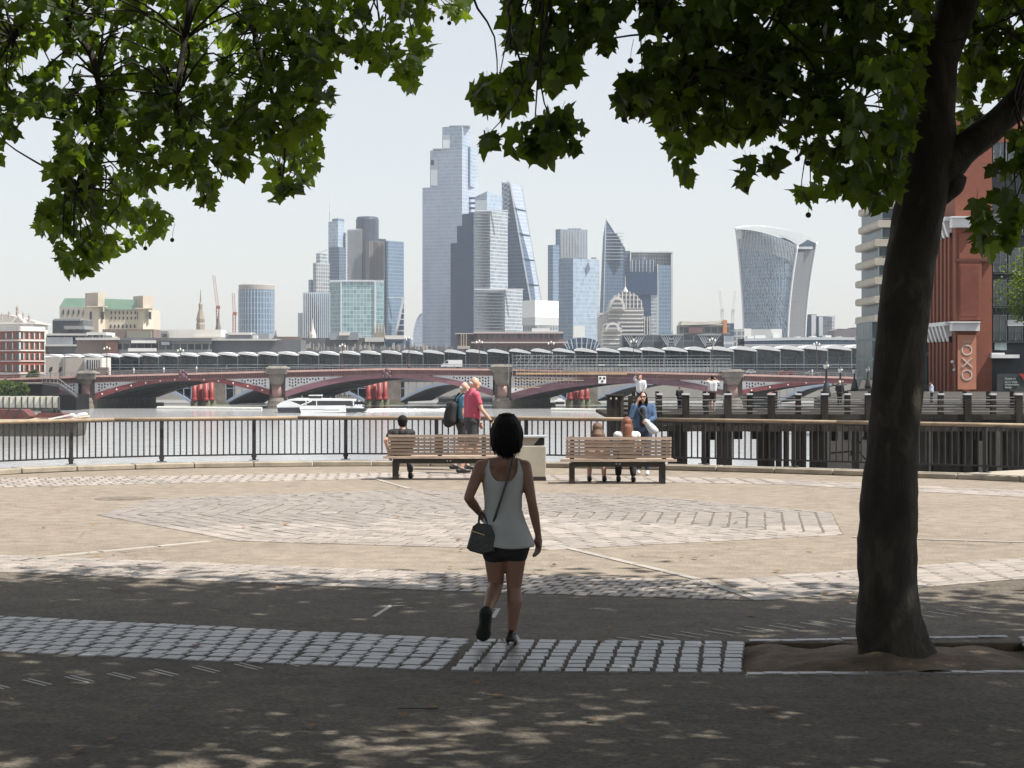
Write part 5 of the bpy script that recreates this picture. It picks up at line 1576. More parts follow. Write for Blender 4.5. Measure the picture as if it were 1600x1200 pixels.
for k in range(9):
    u = (k+.5)/9; x = 952+53*u; yy = 482-26*math.sin(math.acos(max(-1, min(1, (978.5-x)/26.5))))
    mb = MB(); mb.bpx(x-.8, x+.8, yy-1.0, 482, d-.7, 2); mb.build('roof_rib', m_stripe, T)
vault(952.5, 977, 463, 482, 484, d-6, 6, m_stripe, 'arched_end', 12); vault(956, 973, 467.5, 481, 483, d-7, 1.5, m_stripe2, 'arched_window', 10)
vault(943, 972, 501, 515, 545, d-40, 26, m_stripe2, 'front_vault', 12)
for k in range(4):
    y = 516+k*6.5; mb = MB(); mb.bpx(942.4, 972.6, y, y+2.6, d-41, 28); mb.build('stone_band', m_stripe, T)
vault(946, 969, 503.5, 515, 516.5, d-42.5, 2, m_stripe, 'arched_end', 12); vault(950, 965, 507, 514.5, 515.5, d-43.5, 1.2, m_stripe2, 'arched_window', 10)
mb = MB(); b = P(977, 456, d+8); mb.lathe(b, [(2.2, -2), (1.6, .5), (.3, 3.0), (.12, zpx(430, d)-b.z)], 12); mb.build('finial', m_stripe, T)
mb = MB(); mb.bpx(934, 953, 488.5, 492.5, d+6, 10); mb.bpx(934, 953, 495, 545, d+7, 9); mb.build('side_wing', m_stripe, T)
mb = MB(); mb.bpx(1006, 1016, 494, 545, d+4, 14); mb.build('stair_turret', f_greyw, T)
mb = MB()
for x in (1007, 1011.5, 1015.5): mb.bpx(x-.5, x+.7, 495, 540, d+2.5, 1.5)
mb.build('pipe', m_stripe, T)

# top-heavy tower with a curved roof
d = 1950
T = thing('skyscraper', 'top-heavy curved glass tower flaring outward toward its rounded roof', 'skyscraper', P(1208, 560, d))
f_wt = facade('finned_blue_glass', (.085, .13, .19), (.33, .38, .43), 2.3, 3.9, .22, .05, .1, .6)
f_wtside = facade('louvred_side', (.10, .105, .115), (.14, .145, .155), 30, 1.6, .0, .5, .5, .08, spec=.2)
def wcurve(t): return t**1.7      # 0 at foot, 1 at top
NL = 26
L0, L1, M0, M1, S0, S1 = 1162, 1149.8, 1231, 1246, 1258, 1276
yb_, = (530,)
rows = []
for k in range(NL+1):
    t = k/NL; e = wcurve(t)
    xl, xm, xr = L0+(L1-L0)*e, M0+(M1-M0)*e, S0+(S1-S0)*e
    yl, ym, yr = yb_+(358-yb_)*t, yb_+(384-yb_)*t, yb_+(378-yb_)*t
    rows.append((P(xl, yl, d+26), P(xm, ym, d-4), P(xr, yr, d+30)))
mb = MB(); side = MB()
NU = 14
for k in range(NL):
    for i in range(NU):
        def fp(k, i):
            a, b, _ = rows[k]; u = i/NU; p = a.lerp(b, u); t = k/NL
            p.y -= 9*math.sin(math.pi*u)
            yref = (358+(384-358)*u**1.8) ; p.z = zpx(yb_+(yref-yb_)*t, p.y)
            return p
        mb.add([fp(k, i), fp(k, i+1), fp(k+1, i+1), fp(k+1, i)], [(0, 1, 2, 3)])
    a, b = rows[k], rows[k+1]
    if k < NL-2: side.add([a[1], a[2], b[2], b[1]], [(0, 1, 2, 3)])
# back and left return
for k in range(NL):
    a, b = rows[k], rows[k+1]; v = Vector((8, 46, 0))
    mb.add([a[0], b[0], b[0]+v, a[0]+v], [(0, 1, 2, 3)]); mb.add([a[0]+v, b[0]+v, b[2]+Vector((0, 6, 0)), a[2]+Vector((0, 6, 0))], [(0, 1, 2, 3)])
mb.build('glass_front', f_wt, T, True); side.build('louvred_side', f_wtside, T)
def flat_wt(p): return p
for j, nm in ((0, 'edge_rib'), (1, 'edge_rib'), (2, 'edge_rib')):
    mb = MB(); mb.tube([r[j]+Vector((0, -1, 0)) for r in rows], 1.15, 6); mb.build(nm, f_line, T, True)
mb = MB()
for i in range(1, 40):
    u = i/40
    def q(t):
        e = wcurve(t); xx = (L0+(L1-L0)*e)*(1-u)+(M0+(M1-M0)*e)*u; Y = d+26+(-30)*u-9*math.sin(math.pi*u)-.4
        return P(xx, yb_+((358+26*u**1.8)-yb_)*t, Y)
    mb.bar(q(.82), q(.998), .45, .6)
stuff(mb.build('roof_fins', f_fin, T))
roof = [(1149.5, 358.5), (1151, 356.5), (1165, 354), (1180, 353), (1200, 354), (1222, 357.5), (1240, 361), (1256, 366), (1268, 371), (1276.5, 378), (1274.5, 380), (1262, 374.5), (1247, 384), (1236, 376.5), (1220, 369), (1200, 363.5), (1180, 360), (1163, 358.5)]
mb = MB(); q = [P(x, y, d-2 + (x-1149)*.12) for x, y in roof]; mb.add(q+[v+Vector((3, 44, 4)) for v in q], [list(range(len(q)))]+[(i, (i+1) % len(q), len(q)+(i+1) % len(q), len(q)+i) for i in range(len(q))]); mb.build('curved_roof', mat('pale_roof_metal', (.52, .55, .57), .4), T)
MB().ppx([(1250, 377), (1262, 369.5), (1272, 379), (1270, 387), (1249, 385)], d+14, 3).build('sky_garden_window', f_steel, T)
mb = MB(); mb.bpx(1247, 1270, 385.5, 389, d+9, 4); mb.build('garden_balcony', f_line, T)
mb = MB(); mb.bpx(1151, 1159, 359.5, 373, d+12, 1.5); mb.build('corner_panel', f_line, T)

# little towers right of it
d = 2100
T = thing('office_tower', 'small pair of dark glass towers beside the foot of the top-heavy tower', 'building', P(1268, 560, d))
block('', 1260, 1267, 1276, 491, d, 6, 8, f_dark, T); mb = MB(); mb.bpx(1268, 1275, 492, 530, d-1, 2); mb.build('bright_face', f_line, T); block('', 1275.5, 1279, 1288, 494, d+6, 4, 8, f_dark, T); mb = MB(); mb.bpx(1279.5, 1286, 495, 525, d+5, 2); mb.build('bright_face', f_line, T)
T = thing('office_tower', 'small grey tower with an angled roof right of the dark pair', 'building', P(1296, 560, d))
mb = MB(); mb.tower(corner(1287, 1300, 1304.5, d-20, 8, 8), GZ, [zpx(494.5, d), zpx(495.5, d), zpx(493.5, d), zpx(493, d)]); mb.build('tower', facade('mauve_grey_glass', (.16, .17, .20), (.26, .27, .3), 3, 4, .1, .15, .15, .3), T)
# low roofline pieces under the right cluster
d = 900
T = thing('rooftop_building', 'low grey building with a pitched turret roof near the tree trunk', 'building', P(1340, 560, d))
MB().ppx([(1304, 560), (1304, 516), (1310, 513.5), (1336, 514), (1336, 511.5), (1339, 511.5), (1345, 516), (1358, 516), (1362, 522), (1362, 560)], d, 20).build('roof', mat('mauve_slate', (.15, .14, .15), .7, var=.15, vs=.1), T)
T = thing('office_building', 'long low curved grey building running behind the canopies below the top-heavy tower', 'building', P(1265, 560, 800))
px_sheet(MB(), list(np.linspace(1163, 1420, 16)), lambda x: 529-2.2*math.sin((x-1163)/257*math.pi)+0*x, lambda x: 533.0-2.0*math.sin((x-1163)/257*math.pi), 800, 25).build('roof_band', mat('pale_metal_roof', (.42, .45, .48), .5), T)
px_sheet(MB(), list(np.linspace(1163, 1420, 16)), lambda x: 532.8-2.0*math.sin((x-1163)/257*math.pi), lambda x: 537.5, 801, 23).build('window_band', f_steel, T)
px_sheet(MB(), list(np.linspace(1163, 1420, 16)), lambda x: 537.6, lambda x: 560, 800, 25).build('wall', mat('grey_panels', (.30, .32, .34), .6, var=.15, vs=.1), T)
mb = MB()
for x, w_, h in ((1168, 10, 4), (1180, 16, 5), (1208, 10, 9), (1245, 6, 3), (1268, 8, 4), (1290, 9, 5), (1310, 6, 3)): mb.bpx(x, x+w_, 529-h, 530, 806, 8)
mb.build('roof_plant', f_white, T)
T = thing('office_building', 'plain pale blocks at the foot of the top-heavy tower', 'building', P(1190, 545, 1250))
for x0, x1, y, m in ((1146, 1163, 514.5, f_greyw), (1160, 1174, 513.5, f_white), (1174, 1205, 514.5, mat('pale_grey_cladding', (.4, .41, .42), .5)), (1205, 1222, 514, f_white)):
    mb = MB(); mb.bpx(x0, x1-.2, y, 548, 1250+x0*.05, 14); mb.build('block', m, T)
d = 950
T = thing('construction_building', 'building under construction with an open frame and an orange hoist', 'building', P(1102, 545, d))
mb = MB(); mb.bpx(1062, 1140, 508, 548, d, 18); mb.build('frame', facade('open_floors', (.06, .07, .075), (.22, .23, .23), 3.4, 3.6, .12, .2, .4, .5), T)
MB().ppx([(1066, 501.5), (1100, 503), (1136, 500), (1137, 505), (1100, 507.5), (1064, 508)], d-1, 20).build('sheeted_roof', mat('pale_tarpaulin', (.5, .48, .43), .7, var=.2, vs=.1), T)
mb = MB(); mb.bpx(1130, 1136, 500, 521, d-2.5, 2.5); mb.build('hoist', mat('orange_hoist', (.45, .2, .09), .6), T)
mb = MB(); mb.bpx(1136.5, 1147, 505, 548, d+1, 12); mb.build('stair_tower', f_steel, T)
mb = MB(); mb.bpx(1076, 1098, 511.5, 520, d-3, 5); mb.build('site_cabin', mat('maroon_cabin', (.14, .08, .09), .6), T)
d = 760
T = thing('office_building', 'dark glass building with pale V-shaped trusses behind the canopies', 'building', P(1060, 545, d))
mb = MB(); mb.bpx(972, 1147, 523.5, 552, d, 18); mb.build('hall', facade('dark_hall', (.05, .06, .075), (.12, .13, .15), 4, 3, .06, .1, .15, .5), T)
for x0 in (974, 1032, 1091):
    mb = MB()
    for k in range(5): mb.bar(P(x0+4*k, 523, d-.6), P(x0+14+2*k, 545, d-.6), .45, .45); mb.bar(P(x0+34-4*k, 523, d-.6), P(x0+20-2*k, 545, d-.6), .45, .45)
    mb.bpx(x0-1, x0+36, 522.4, 524, d-1, 2)
    mb.build('truss', f_slat, T)
mb = MB(); mb.bpx(1131, 1147, 525, 548, d-3, 3); mb.build('side_bay', f_grey, T)
d = 820
T = thing('glass_hall', 'low barrel-shaped glass roof in front of the blade tower', 'building', P(909, 545, d))
vault_T = T
xc = 909
pts = [(879, 552), (880, 540)] + [(909-29*math.cos(math.pi*k/10), 540-12.5*math.sin(math.pi*k/10)) for k in range(1, 10)] + [(938, 540), (939, 552)]
MB().ppx(pts, d, 22).build('barrel_roof', f_steel, T)
mb = MB()
for k in range(1, 10):
    a = math.pi*k/10; mb.bar(P(909-29.3*math.cos(a)*.98, 540-12.8*math.sin(a), d-.5), P(909-29*math.cos(a)*.8, 545, d-.5), .35, .35)
mb.build('glazing_rib', f_fin, T)
mb = MB(); mb.bpx(896, 914, 509, 527, 1100, 10); tag(mb.build('plant_block', f_white, origin=P(905, 527, 1100)), 'bright white rooftop box below the sky-blue glass block', 'building')
# brown-roofed long buildings
m_brick2 = mat('brown_brick', (.16, .10, .085), .8, var=.2, vs=.2)
d = 780
T = thing('long_building', 'long low brown building with a pale pink flat roof below the tall towers', 'building', P(800, 545, d))
mb = MB(); mb.bpx(713, 762, 522, 552, d+12, 18); mb.bpx(742, 880, 521, 552, d, 16); mb.build('wall', facade('ribbon_windows', (.05, .055, .065), (.15, .10, .095), 2.2, 5.2, .3, .55, .3, .4), T)
mb = MB(); mb.bpx(740, 880, 518.2, 521, d-1, 18); mb.bpx(711, 745, 520.5, 522, d+11, 20); mb.build('roof', mat('pink_grey_roof', (.42, .36, .35), .7), T)
mb = MB(); mb.bpx(736, 886, 534, 536, d-3, 20); mb.build('ledge', mat('pale_ledge', (.42, .39, .38), .7), T)
mb = MB()
for x in (720, 724, 728): mb.bpx(x, x+1.2, 520, 541, d-6, 1)
mb.bpx(715, 734, 540.5, 545, d-8, 4); mb.build('flag_masts', mat('stone_masts', (.34, .31, .28), .7), T)
# ------------------------------------------------------------------ the north bank at the side of the brick house
m_brick_r = mat('red_brick', (.27, .075, .042), .85, var=.2, vs=.5)
m_stone_w = mat('white_stone_trim', (.56, .54, .51), .7, var=.12, vs=.3)
m_win = glass('window_glass_dark', (.03, .032, .036))
m_frame_w = mat('white_window_frame', (.6, .6, .58), .5)
d = 540
T = thing('brick_house', 'red brick corner building with white stone floor bands at the edge of the photo', 'house', P(35, 602, d))
kx = 31
foot = corner(-90, kx, 70, d, 26, 6)
z = lambda y: zpx(y, d)
mb = MB(); mb.tower(foot, z(606), z(517)); mb.build('wall', m_brick_r, T)
def wallpt(face, u, y):
    a, b = (foot[0], foot[1]) if face == 0 else (foot[1], foot[2])
    return Vector((a[0]+(b[0]-a[0])*u, a[1]+(b[1]-a[1])*u, z(y)))
def wallbox(face, u0, u1, y0, y1, out, m, name, parent=T):
    p, q = wallpt(face, u0, y1), wallpt(face, u1, y1)
    t = (q-p); n = Vector((t.y, -t.x, 0)).normalized()
    h = z(y0)-z(y1)
    a = p+n*out; b = q+n*out
    vs = [a, b, q-n*.2, p-n*.2]; vs = vs+[v+Vector((0, 0, h)) for v in vs]
    return MB().add(vs, [(3,2,1,0),(4,5,6,7),(0,1,5,4),(1,2,6,5),(2,3,7,6),(3,0,4,7)]).build(name, m, parent)
rowsY = [(519.5, 529), (535, 545.5), (552, 562), (570, 580.5)]
for face in (0, 1):
    for y0, y1 in ((511, 517.3), (530.2, 533), (546.6, 548.6), (563.4, 565), (582, 585)):
        wallbox(face, 0, 1, y0, y1, .3, m_stone_w, 'stone_band')
    us = np.linspace(.08, .92, 5) if face == 1 else np.linspace(.06, .97, 12)
    for y0, y1 in rowsY:
        for u in us:
            du = .055 if face == 1 else .022
            o = wallbox(face, u-du, u+du, y0, y1, .06, m_win, 'window')
            wallbox(face, u+du*1.02, u+du*1.45, y0, y1, .14, m_frame_w, 'window_surround')
mb = MB(); mb.tower([(x, y-.3) for x, y in foot], z(511.2), z(510)); mb.build('parapet', m_stone_w, T)
wallbox(1, 0, 1, 586, 606, .2, mat('house_base', (.2, .19, .18), .8), 'ground_floor')
# classical building with statues
d = 640
T = thing('classical_building', 'pale classical building with a pediment and rooftop statues above the brick house', 'building', P(20, 540, d))
mb = MB(); mb.bpx(-60, 52, 505, 560, d, 20); mb.build('wall', m_stone_w, T)
MB().ppx([(17, 504), (28, 491.5), (39, 504)], d-1, 4).build('pediment', m_stone_w, T)
MB().ppx([(20.5, 503), (28, 494.5), (35.5, 503)], d-1.4, .5).build('tympanum', mat('stone_relief', (.36, .33, .3), .8, var=.4, vs=1.5), T)
mb = MB(); mb.bpx(-60, 55, 503.8, 506, d-1.5, 22); mb.build('cornice', m_stone_w, T)
MB().ppx([(-60, 497), (10, 491), (45, 500), (58, 504), (58, 506), (-60, 506)], d+6, 12).build('roof', mat('grey_lead_roof', (.34, .32, .31), .7), T)
m_statue = mat('stone_statue', (.33, .29, .25), .8)
for x, yb2, h in ((3, 497, 9), (14, 495, 10), (27, 491, 15), (36, 498, 11), (45.5, 502, 12)):
    b = P(x, yb2, d+1); s = h*d/F
    MB().lathe(b, [(s*.16, -.5), (s*.16, s*.3), (s*.10, s*.34), (s*.15, s*.5), (s*.17, s*.74), (s*.06, s*.82), (s*.08, s*.9), (s*.02, s)], 8).build('statue', m_statue, T)
# monumental block with copper-green roof and corner towers
d = 900
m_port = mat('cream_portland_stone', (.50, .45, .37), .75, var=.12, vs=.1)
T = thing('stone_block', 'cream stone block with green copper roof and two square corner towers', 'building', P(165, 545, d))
mb = MB(); mb.bpx(93, 138, 480, 545, d+25, 20); mb.build('side_wall', mat('shaded_portland_stone', (.33, .31, .28), .75, var=.12, vs=.1), T)  # side away from the sun: its shade is put into a greyer stone colour
mb = MB(); mb.bpx(160, 236, 483, 545, d+6, 24); mb.build('front_wall', m_port, T)
m_cu = mat('verdigris_copper', (.24, .38, .30), .6, var=.15, vs=.1)
MB().ppx([(92, 480.5), (101, 466), (137, 466), (137, 480.5)], d+26, 18).build('roof', m_cu, T)
MB().ppx([(160, 483.5), (160, 466.5), (217, 468.5), (226, 484.5), (226, 484)], d+5, 22).build('roof', m_cu, T)
m_tow = mat('shaded_tower_stone', (.42, .37, .31), .75, var=.15, vs=.1)  # darker copy of the stone, shade put into the tower tops' colour
for x0, x1, yt, ym in ((131, 168, 457, 479), (206, 241, 462, 482)):
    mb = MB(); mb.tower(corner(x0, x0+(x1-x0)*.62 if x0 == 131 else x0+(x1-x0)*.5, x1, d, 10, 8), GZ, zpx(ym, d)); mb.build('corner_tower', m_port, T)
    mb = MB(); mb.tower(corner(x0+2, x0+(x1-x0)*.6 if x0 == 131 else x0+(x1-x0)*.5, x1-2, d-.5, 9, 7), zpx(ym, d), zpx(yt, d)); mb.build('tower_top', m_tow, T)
    mb = MB(); mb.bpx(x0+4, x1-3, ym-1, ym+.6, d-1.2, 5); mb.build('tower_cornice', m_port, T)
    mb = MB(); xx = x0+(x1-x0)*.28; mb.bpx(xx-1.4, xx+1.4, 487, 499, d+4.4, 2); mb.build('tall_window', m_win, T)
    mb = MB(); xx = x0+(x1-x0)*.8; mb.bpx(xx-1.2, xx+1.2, 487, 499, d+1.5, 2); mb.build('tall_window', m_win, T)
for r, (y0, y1) in enumerate(((486.5, 491), (495, 499))):
    for k in range(8):
        x = 173+k*6.2; mb = MB(); mb.bpx(x, x+1.9, y0, y1, d+5.7, .5); mb.build('window', m_win, T)
for k in range(8):
    x = 172+k*6.2; mb = MB(); mb.lathe((P(x+1, 510, d+5.8).x, d+5.9, zpx(512, d)), [(.42, 0), (.42, 1.0), (.3, 1.5), (.02, 1.7)], 8); mb.build('arched_window', m_win, T)
for k in range(5):
    x = 98+k*8; mb = MB(); mb.bpx(x, x+2, 484, 491, d+24.7, .5); mb.build('window', m_win, T)
# other roofs between: low blocks with terraces
def low(label, pieces, d, name='office_building'):
    x = (pieces[0][0]+pieces[0][1])/2
    T = thing(name, label, 'building', P(x, 560, d))
    for i, (x0, x1, y0, y1, m, dy) in enumerate(pieces):
        mb = MB(); mb.bpx(x0, x1, y0, y1, d+dy, 16); mb.build('storey' if i else 'wall', m, T)
    return T
m_pgrey = mat('pale_concrete_ledge', (.40, .40, .39), .7, var=.15, vs=.15)
m_dgrey = mat('dark_terrace', (.10, .105, .115), .6, var=.3, vs=.1)
m_bgrey = mat('blue_grey_cladding', (.22, .24, .27), .6, var=.2, vs=.1)
m_bbrown = mat('brown_cladding', (.17, .13, .115), .7, var=.2, vs=.15)
m_roofp = mat('pale_membrane_roof', (.55, .54, .52), .7, var=.1, vs=.1)
f_low = facade('low_office_windows', (.05, .06, .07), (.22, .22, .22), 2.4, 3.2, .15, .4, .2, .5)
low('stepped grey office building with pale ledges right of the brick house', [(66, 160, 523, 560, f_low, 0), (66, 135, 521, 524.2, m_pgrey, -2), (70, 112, 527, 538, m_bgrey, -3), (66, 120, 538, 541, m_pgrey, -4), (66, 150, 541.2, 551, m_dgrey, -3)], 660)
low('dark glazed penthouse with a white plant room below the cream stone block', [(82, 130, 500, 525, m_dgrey, 0), (84, 126, 498, 501, m_bgrey, -1), (100, 132, 509, 515, f_low, -4), (135, 166, 519, 526.5, m_roofp, -8), (110, 170, 525, 529, m_pgrey, -9)], 720)
low('angular brown building with an overhanging pale roof', [(120, 185, 531, 553, m_bbrown, 0), (118, 186, 527.5, 531.2, m_pgrey, -3), (165, 184, 533, 552, mat('rust_brown_panel', (.22, .12, .09), .7), -1)], 640)
low('wide flat office building with white terrace strips', [(183, 243, 528, 556, f_low, 0), (183, 243, 527.5, 531.5, m_dgrey, -2), (205, 243, 531.8, 536, m_roofp, -3), (200, 243, 544, 549, m_roofp, -3)], 640)
low('brown brick block under the cream stone building', [(160, 240, 514.5, 532, m_bbrown, 0), (198, 236, 517, 528, mat('olive_terrace', (.2, .2, .17), .7), -2)], 760)
low('large pale sloping roof beside the church spire', [(241, 345, 515, 535, m_roofp, 0), (244, 262, 517, 527, f_low, -3), (300, 352, 526, 535, mat('cream_gable', (.5, .47, .42), .7), -4)], 820)
low('long dark office building with roof railings behind the canopies', [(243, 330, 529, 556, f_low, 0), (243, 330, 528, 533, m_dgrey, -2), (252, 264, 534, 539, m_bgrey, -2.5), (330, 470, 531, 556, m_dgrey, 2), (330, 430, 529.5, 532, m_pgrey, 0)], 640)
T = low('domed grey rooftop building below the round glass tower', [(352, 420, 521, 533, m_bgrey, 0), (357, 392, 519.5, 523, m_roofp, -3), (395, 402, 524, 530, m_roofp, -3)], 800)
T = low('low cluttered grey roofs below the teal glass building', [(425, 640, 528, 556, m_dgrey, 0), (430, 470, 526, 531, m_bbrown, -3), (515, 560, 520, 531, m_bgrey, -2), (530, 545, 519, 524, m_roofp, -4), (570, 600, 527, 534, m_pgrey, -3), (602, 632, 524, 530, m_roofp, -3), (600, 640, 530, 542, f_steel, -1)], 740)
# roof clutter
T = thing('roof_railings', 'fine rails, vents and flues along the dark roofs behind the canopies', 'rooftop plant', P(420, 545, 660))
mb = MB()
for i in range(150):
    x = R.uniform(250, 700); y = 541+R.uniform(-4, 3); h = R.uniform(1, 5); w_ = R.choice((.4, .5, .6, 1.6, 3))
    mb.bpx(x, x+w_, y-h*(.5 if w_ > 1 else 1), y+5, 655+R.uniform(0, 30), 1)
stuff(mb.build('rooftop_clutter', mat('rooftop_clutter', (.24, .23, .22), .7, var=.5, vs=.06), T))
mb = MB(); mb.bpx(244, 706, 541.5, 552, 690, 8); mb.build('parapet', m_dgrey, T)
# spires
m_spire = mat('grey_church_stone', (.26, .235, .20), .8, var=.2, vs=.2)
def spire(label, x, yt, yb2, d, tiers, col=m_spire):
    b = P(x, yb2, d); H = zpx(yt, d)-b.z; s = d/F
    T = thing('church_spire', label, 'church', b)
    prof = [(w_*s, H*u) for w_, u in tiers]
    MB().lathe(b, prof[:len(prof)//2+1], 8).build('tower', col, T); MB().lathe((b.x, b.y, b.z+.02), [(r*.98, zz) for r, zz in prof[len(prof)//2:]], 8).build('steeple', col, T)
spire('grey stone church spire with tapering tiers beside the red crane', 313.5, 452, 530, 900, [(7, -.1), (7, .30), (6, .33), (7, .40), (5.5, .48), (4, .56), (3, .60), (3.4, .70), (1.6, .74), (.9, .88), (.25, 1)])
spire('small dark church turret between the two cranes', 341, 487, 530, 900, [(6, -.1), (5, .3), (3.5, .5), (2.4, .6), (2, .75), (.8, .85), (.2, 1)], mat('dark_turret', (.14, .13, .13), .8))
spire('white tapering church spire in front of the pinstriped building', 488.5, 498, 548, 820, [(11, -.1), (9, .2), (8, .35), (6, .4), (5.5, .5), (3.2, .62), (2.2, .7), (.8, .85), (.3, 1)], mat('white_steeple', (.50, .48, .45), .7))
spire('small dark turret right of the round glass tower', 431, 515, 545, 800, [(6, -.1), (5.4, .3), (3, .5), (3, .65), (1.2, .8), (.2, 1)], mat('dark_turret', (.14, .13, .13), .8))
T = thing('church_tower', 'ornate stone church tower with four pinnacles below the teal building', 'church', P(592, 545, 800))
mb = MB(); mb.bpx(583, 601, 520, 548, 800, 5); mb.build('tower', m_spire, T)
for x in (584.5, 590, 595, 599.5):
    MB().lathe(P(x, 520, 802), [(.5, 0), (.45, 1.5), (.05, 5)], 6).build('pinnacle', m_spire, T)
mb = MB(); mb.bpx(557, 600, 531, 540, 790, 3); mb.build('nave', mat('nave_roof', (.3, .29, .27), .8), T)
# cranes
def crane(label, x0, y0, x1, y1, xb, yb2, d, col):
    T = thing('tower_crane', label, 'crane', P(xb, yb2, d))
    m = mat('crane_' + ('red' if col else 'grey'), (.30, .11, .09) if col else (.42, .42, .42), .6)
    mb = MB(); a, b = P(x0, y0, d), P(x1, y1, d); 
    for o_ in (-.6, .6): mb.bar(a+Vector((o_, 0, 0)), b+Vector((o_, 0, 0)), .18, .18)
    for k in range(16): mb.bar(a.lerp(b, k/16)+Vector((-.6, 0, 0)), a.lerp(b, (k+1)/16)+Vector((.6, 0, 0)), .12, .12)
    mb.build('jib', m, T)
    mb = MB(); a, b = P(x1, y1, d), P(xb, yb2, d)
    for o_ in (-.7, .7): mb.bar(a+Vector((o_, 0, 0)), b+Vector((o_, 0, 0)), .4, .4)
    for k in range(8): mb.bar(a.lerp(b, k/8)+Vector((-.7, 0, 0)), a.lerp(b, (k+1)/8)+Vector((.7, 0, 0)), .25, .25)
    mb.build('mast', m, T)
    mb = MB(); c = P(x1, y1, d); mb.box((c.x-.7, c.y-.8, c.z-.8), (c.x+1.3, c.y+.8, c.z+.8)); mb.build('cab', m, T)
crane('tall red tower crane with a raised jib behind the church spire', 334, 430, 340, 480, 340.5, 515, 1000, True)
crane('shorter red tower crane beside the round glass tower', 364.5, 458, 366, 490, 366, 525, 1000, True)
crane('thin grey crane with upright jib left of the top-heavy tower', 1124, 454, 1128, 485, 1129, 510, 1300, False)
crane('thin grey crane leaning toward the top-heavy tower', 1149, 454, 1145, 485, 1144, 520, 1300, False)
# pale station block at the bridge end
T = thing('station_block', 'plain pale station block with a white-framed window at the bridge end', 'building', P(110, 590, 530))
mb = MB(); mb.bpx(71, 135, 559.5, 592, 530, 14); mb.build('wall', mat('beige_station_wall', (.40, .36, .32), .7, var=.08, vs=.2), T)
mb = MB(); mb.bpx(132, 159, 558.5, 586, 529, 12); mb.build('entrance_frame', m_stone_w, T)
mb = MB(); mb.bpx(135.5, 155.5, 562.5, 576.5, 528.7, .6); w0 = mb.build('window', m_win, T)
for k in range(5):
    mb = MB(); x = 138.5+k*3.5; mb.bpx(x, x+.7, 562.5, 576.5, 528.4, .3); mb.build('mullion', m_frame_w, w0)
mb = MB(); mb.bpx(100.5, 101.3, 553, 592, 529.4, .4); mb.build('downpipe', m_dgrey, T)
mb = MB(); mb.bpx(150, 166, 574, 586, 527, 4); mb.build('kiosk', m_bbrown, T)
# bushes on the embankment
def bush(label, cx_, cy_, rx, ry, d, n, name='bush'):
    c = P(cx_, cy_, d); s = d/F
    T = thing(name, label, 'bush', (c.x, c.y, c.z-ry*s), 'bushes on the north bank')
    q = rng.normal(size=(n, 3)); q /= np.linalg.norm(q, axis=1)[:, None]; q *= rng.uniform(.3, 1, n)[:, None]**(1/2)
    lob = np.array([1+.35*noise.noise(Vector(v)*2.2+Vector((cx_, 0, 0))) for v in q])
    L = np.array(c)+q*lob[:, None]*np.array([rx*s, rx*s*.8, ry*s])
    leaf_mesh('foliage', L, rng.uniform(.45, .9, n), TEMPL_LO, .2, .3, T)
    MB().tube([(c.x, c.y, c.z-ry*s-1), (c.x, c.y, c.z)], [.3, .1], 6).build('stem', m_bark, T)
bush('leafy green bush growing on the bank under the brick house', 10, 607, 22, 12, 477, 1500)
bush('smaller green bush at the end of the bank beside the flood wall', 34, 608, 10, 11, 478, 600)
bush('low shrub at the foot of the brick house', 52, 587, 9, 8, 520, 300)
for x, lb in ((80, 'dark flag on a pole at the bridge end'), (95, 'second dark flag nearer to the station block')):
    T = thing('flag', lb, 'flag', P(x-2, 595, 500)); mb = MB(); mb.tube([P(x-2, 596, 500), P(x, 573, 500)], .08, 6); mb.build('pole', m_iron, T)
    mb = MB(); mb.ppx([(x-2, 574), (x+2, 573), (x+1.5, 579), (x-3, 582), (x-4, 580)], 499.9, .15); mb.build('cloth', m_void, T)
# ------------------------------------------------------------------ timber pier
PY, DZ = 77.0, -.10
m_timber = mat('weathered_dark_timber', (.024, .021, .018), .95, spec=.1, var=.45, vs=2.2, bump=.5, bs=9, stretch=(3, 3, .6), rnd=.25)
m_timber2 = mat('grey_timber_beam', (.034, .030, .026), .95, spec=.1, var=.4, vs=2, bump=.5, bs=9, rnd=.2)
m_cap = mat('pale_post_cap', (.42, .43, .44), .6, var=.2, vs=5)
m_steelrail = mat('galvanised_rail', (.12, .12, .12), .6)
pier_t = thing('timber_pier', 'dark timber pier on thick piles with post and rail sides behind the railing', 'pier', P(1300, 652, PY))
posts_px = [1031, 1072, 1104, 1138, 1172, 1206, 1248, 1289, 1325, 1358, 1395, 1433, 1471, 1513, 1553, 1593, 1634, 1676, 1718]
for i, x in enumerate(posts_px):
    big = i % 2 == 1
    hw = 5.2 if big else 3.8; Yp = PY+(0 if big else .35)
    mb = MB(); mb.bpx(x-hw, x+hw, 617.5+R.uniform(-.6, .6), 674.5, Yp-.02, .28); mb.build('post', m_timber2 if not big else m_timber, pier_t)
    mb = MB(); mb.bpx(x-hw-.8, x+hw+.8, 614.8, 617.2, Yp-.05, .34); mb.build('post_cap', m_cap, pier_t)
for y in (625, 634.5, 643):
    mb = MB(); a, b = P(975, y, PY+.12), P(1740, y, PY+.12); mb.tube([a, b], .022, 6); mb.build('side_rail', m_steelrail, pier_t)
    mb = MB(); a, b = P(975, y-4, 92), P(1740, y-4, 92); mb.tube([a, b], .022, 6); mb.build('far_rail', m_steelrail, pier_t)
for i, x in enumerate(np.arange(990, 1740, 37.0)):
    mb = MB(); mb.bpx(x-2.6, x+2.6, 611.5, 645, 92, .22); mb.build('far_post', m_timber, pier_t)
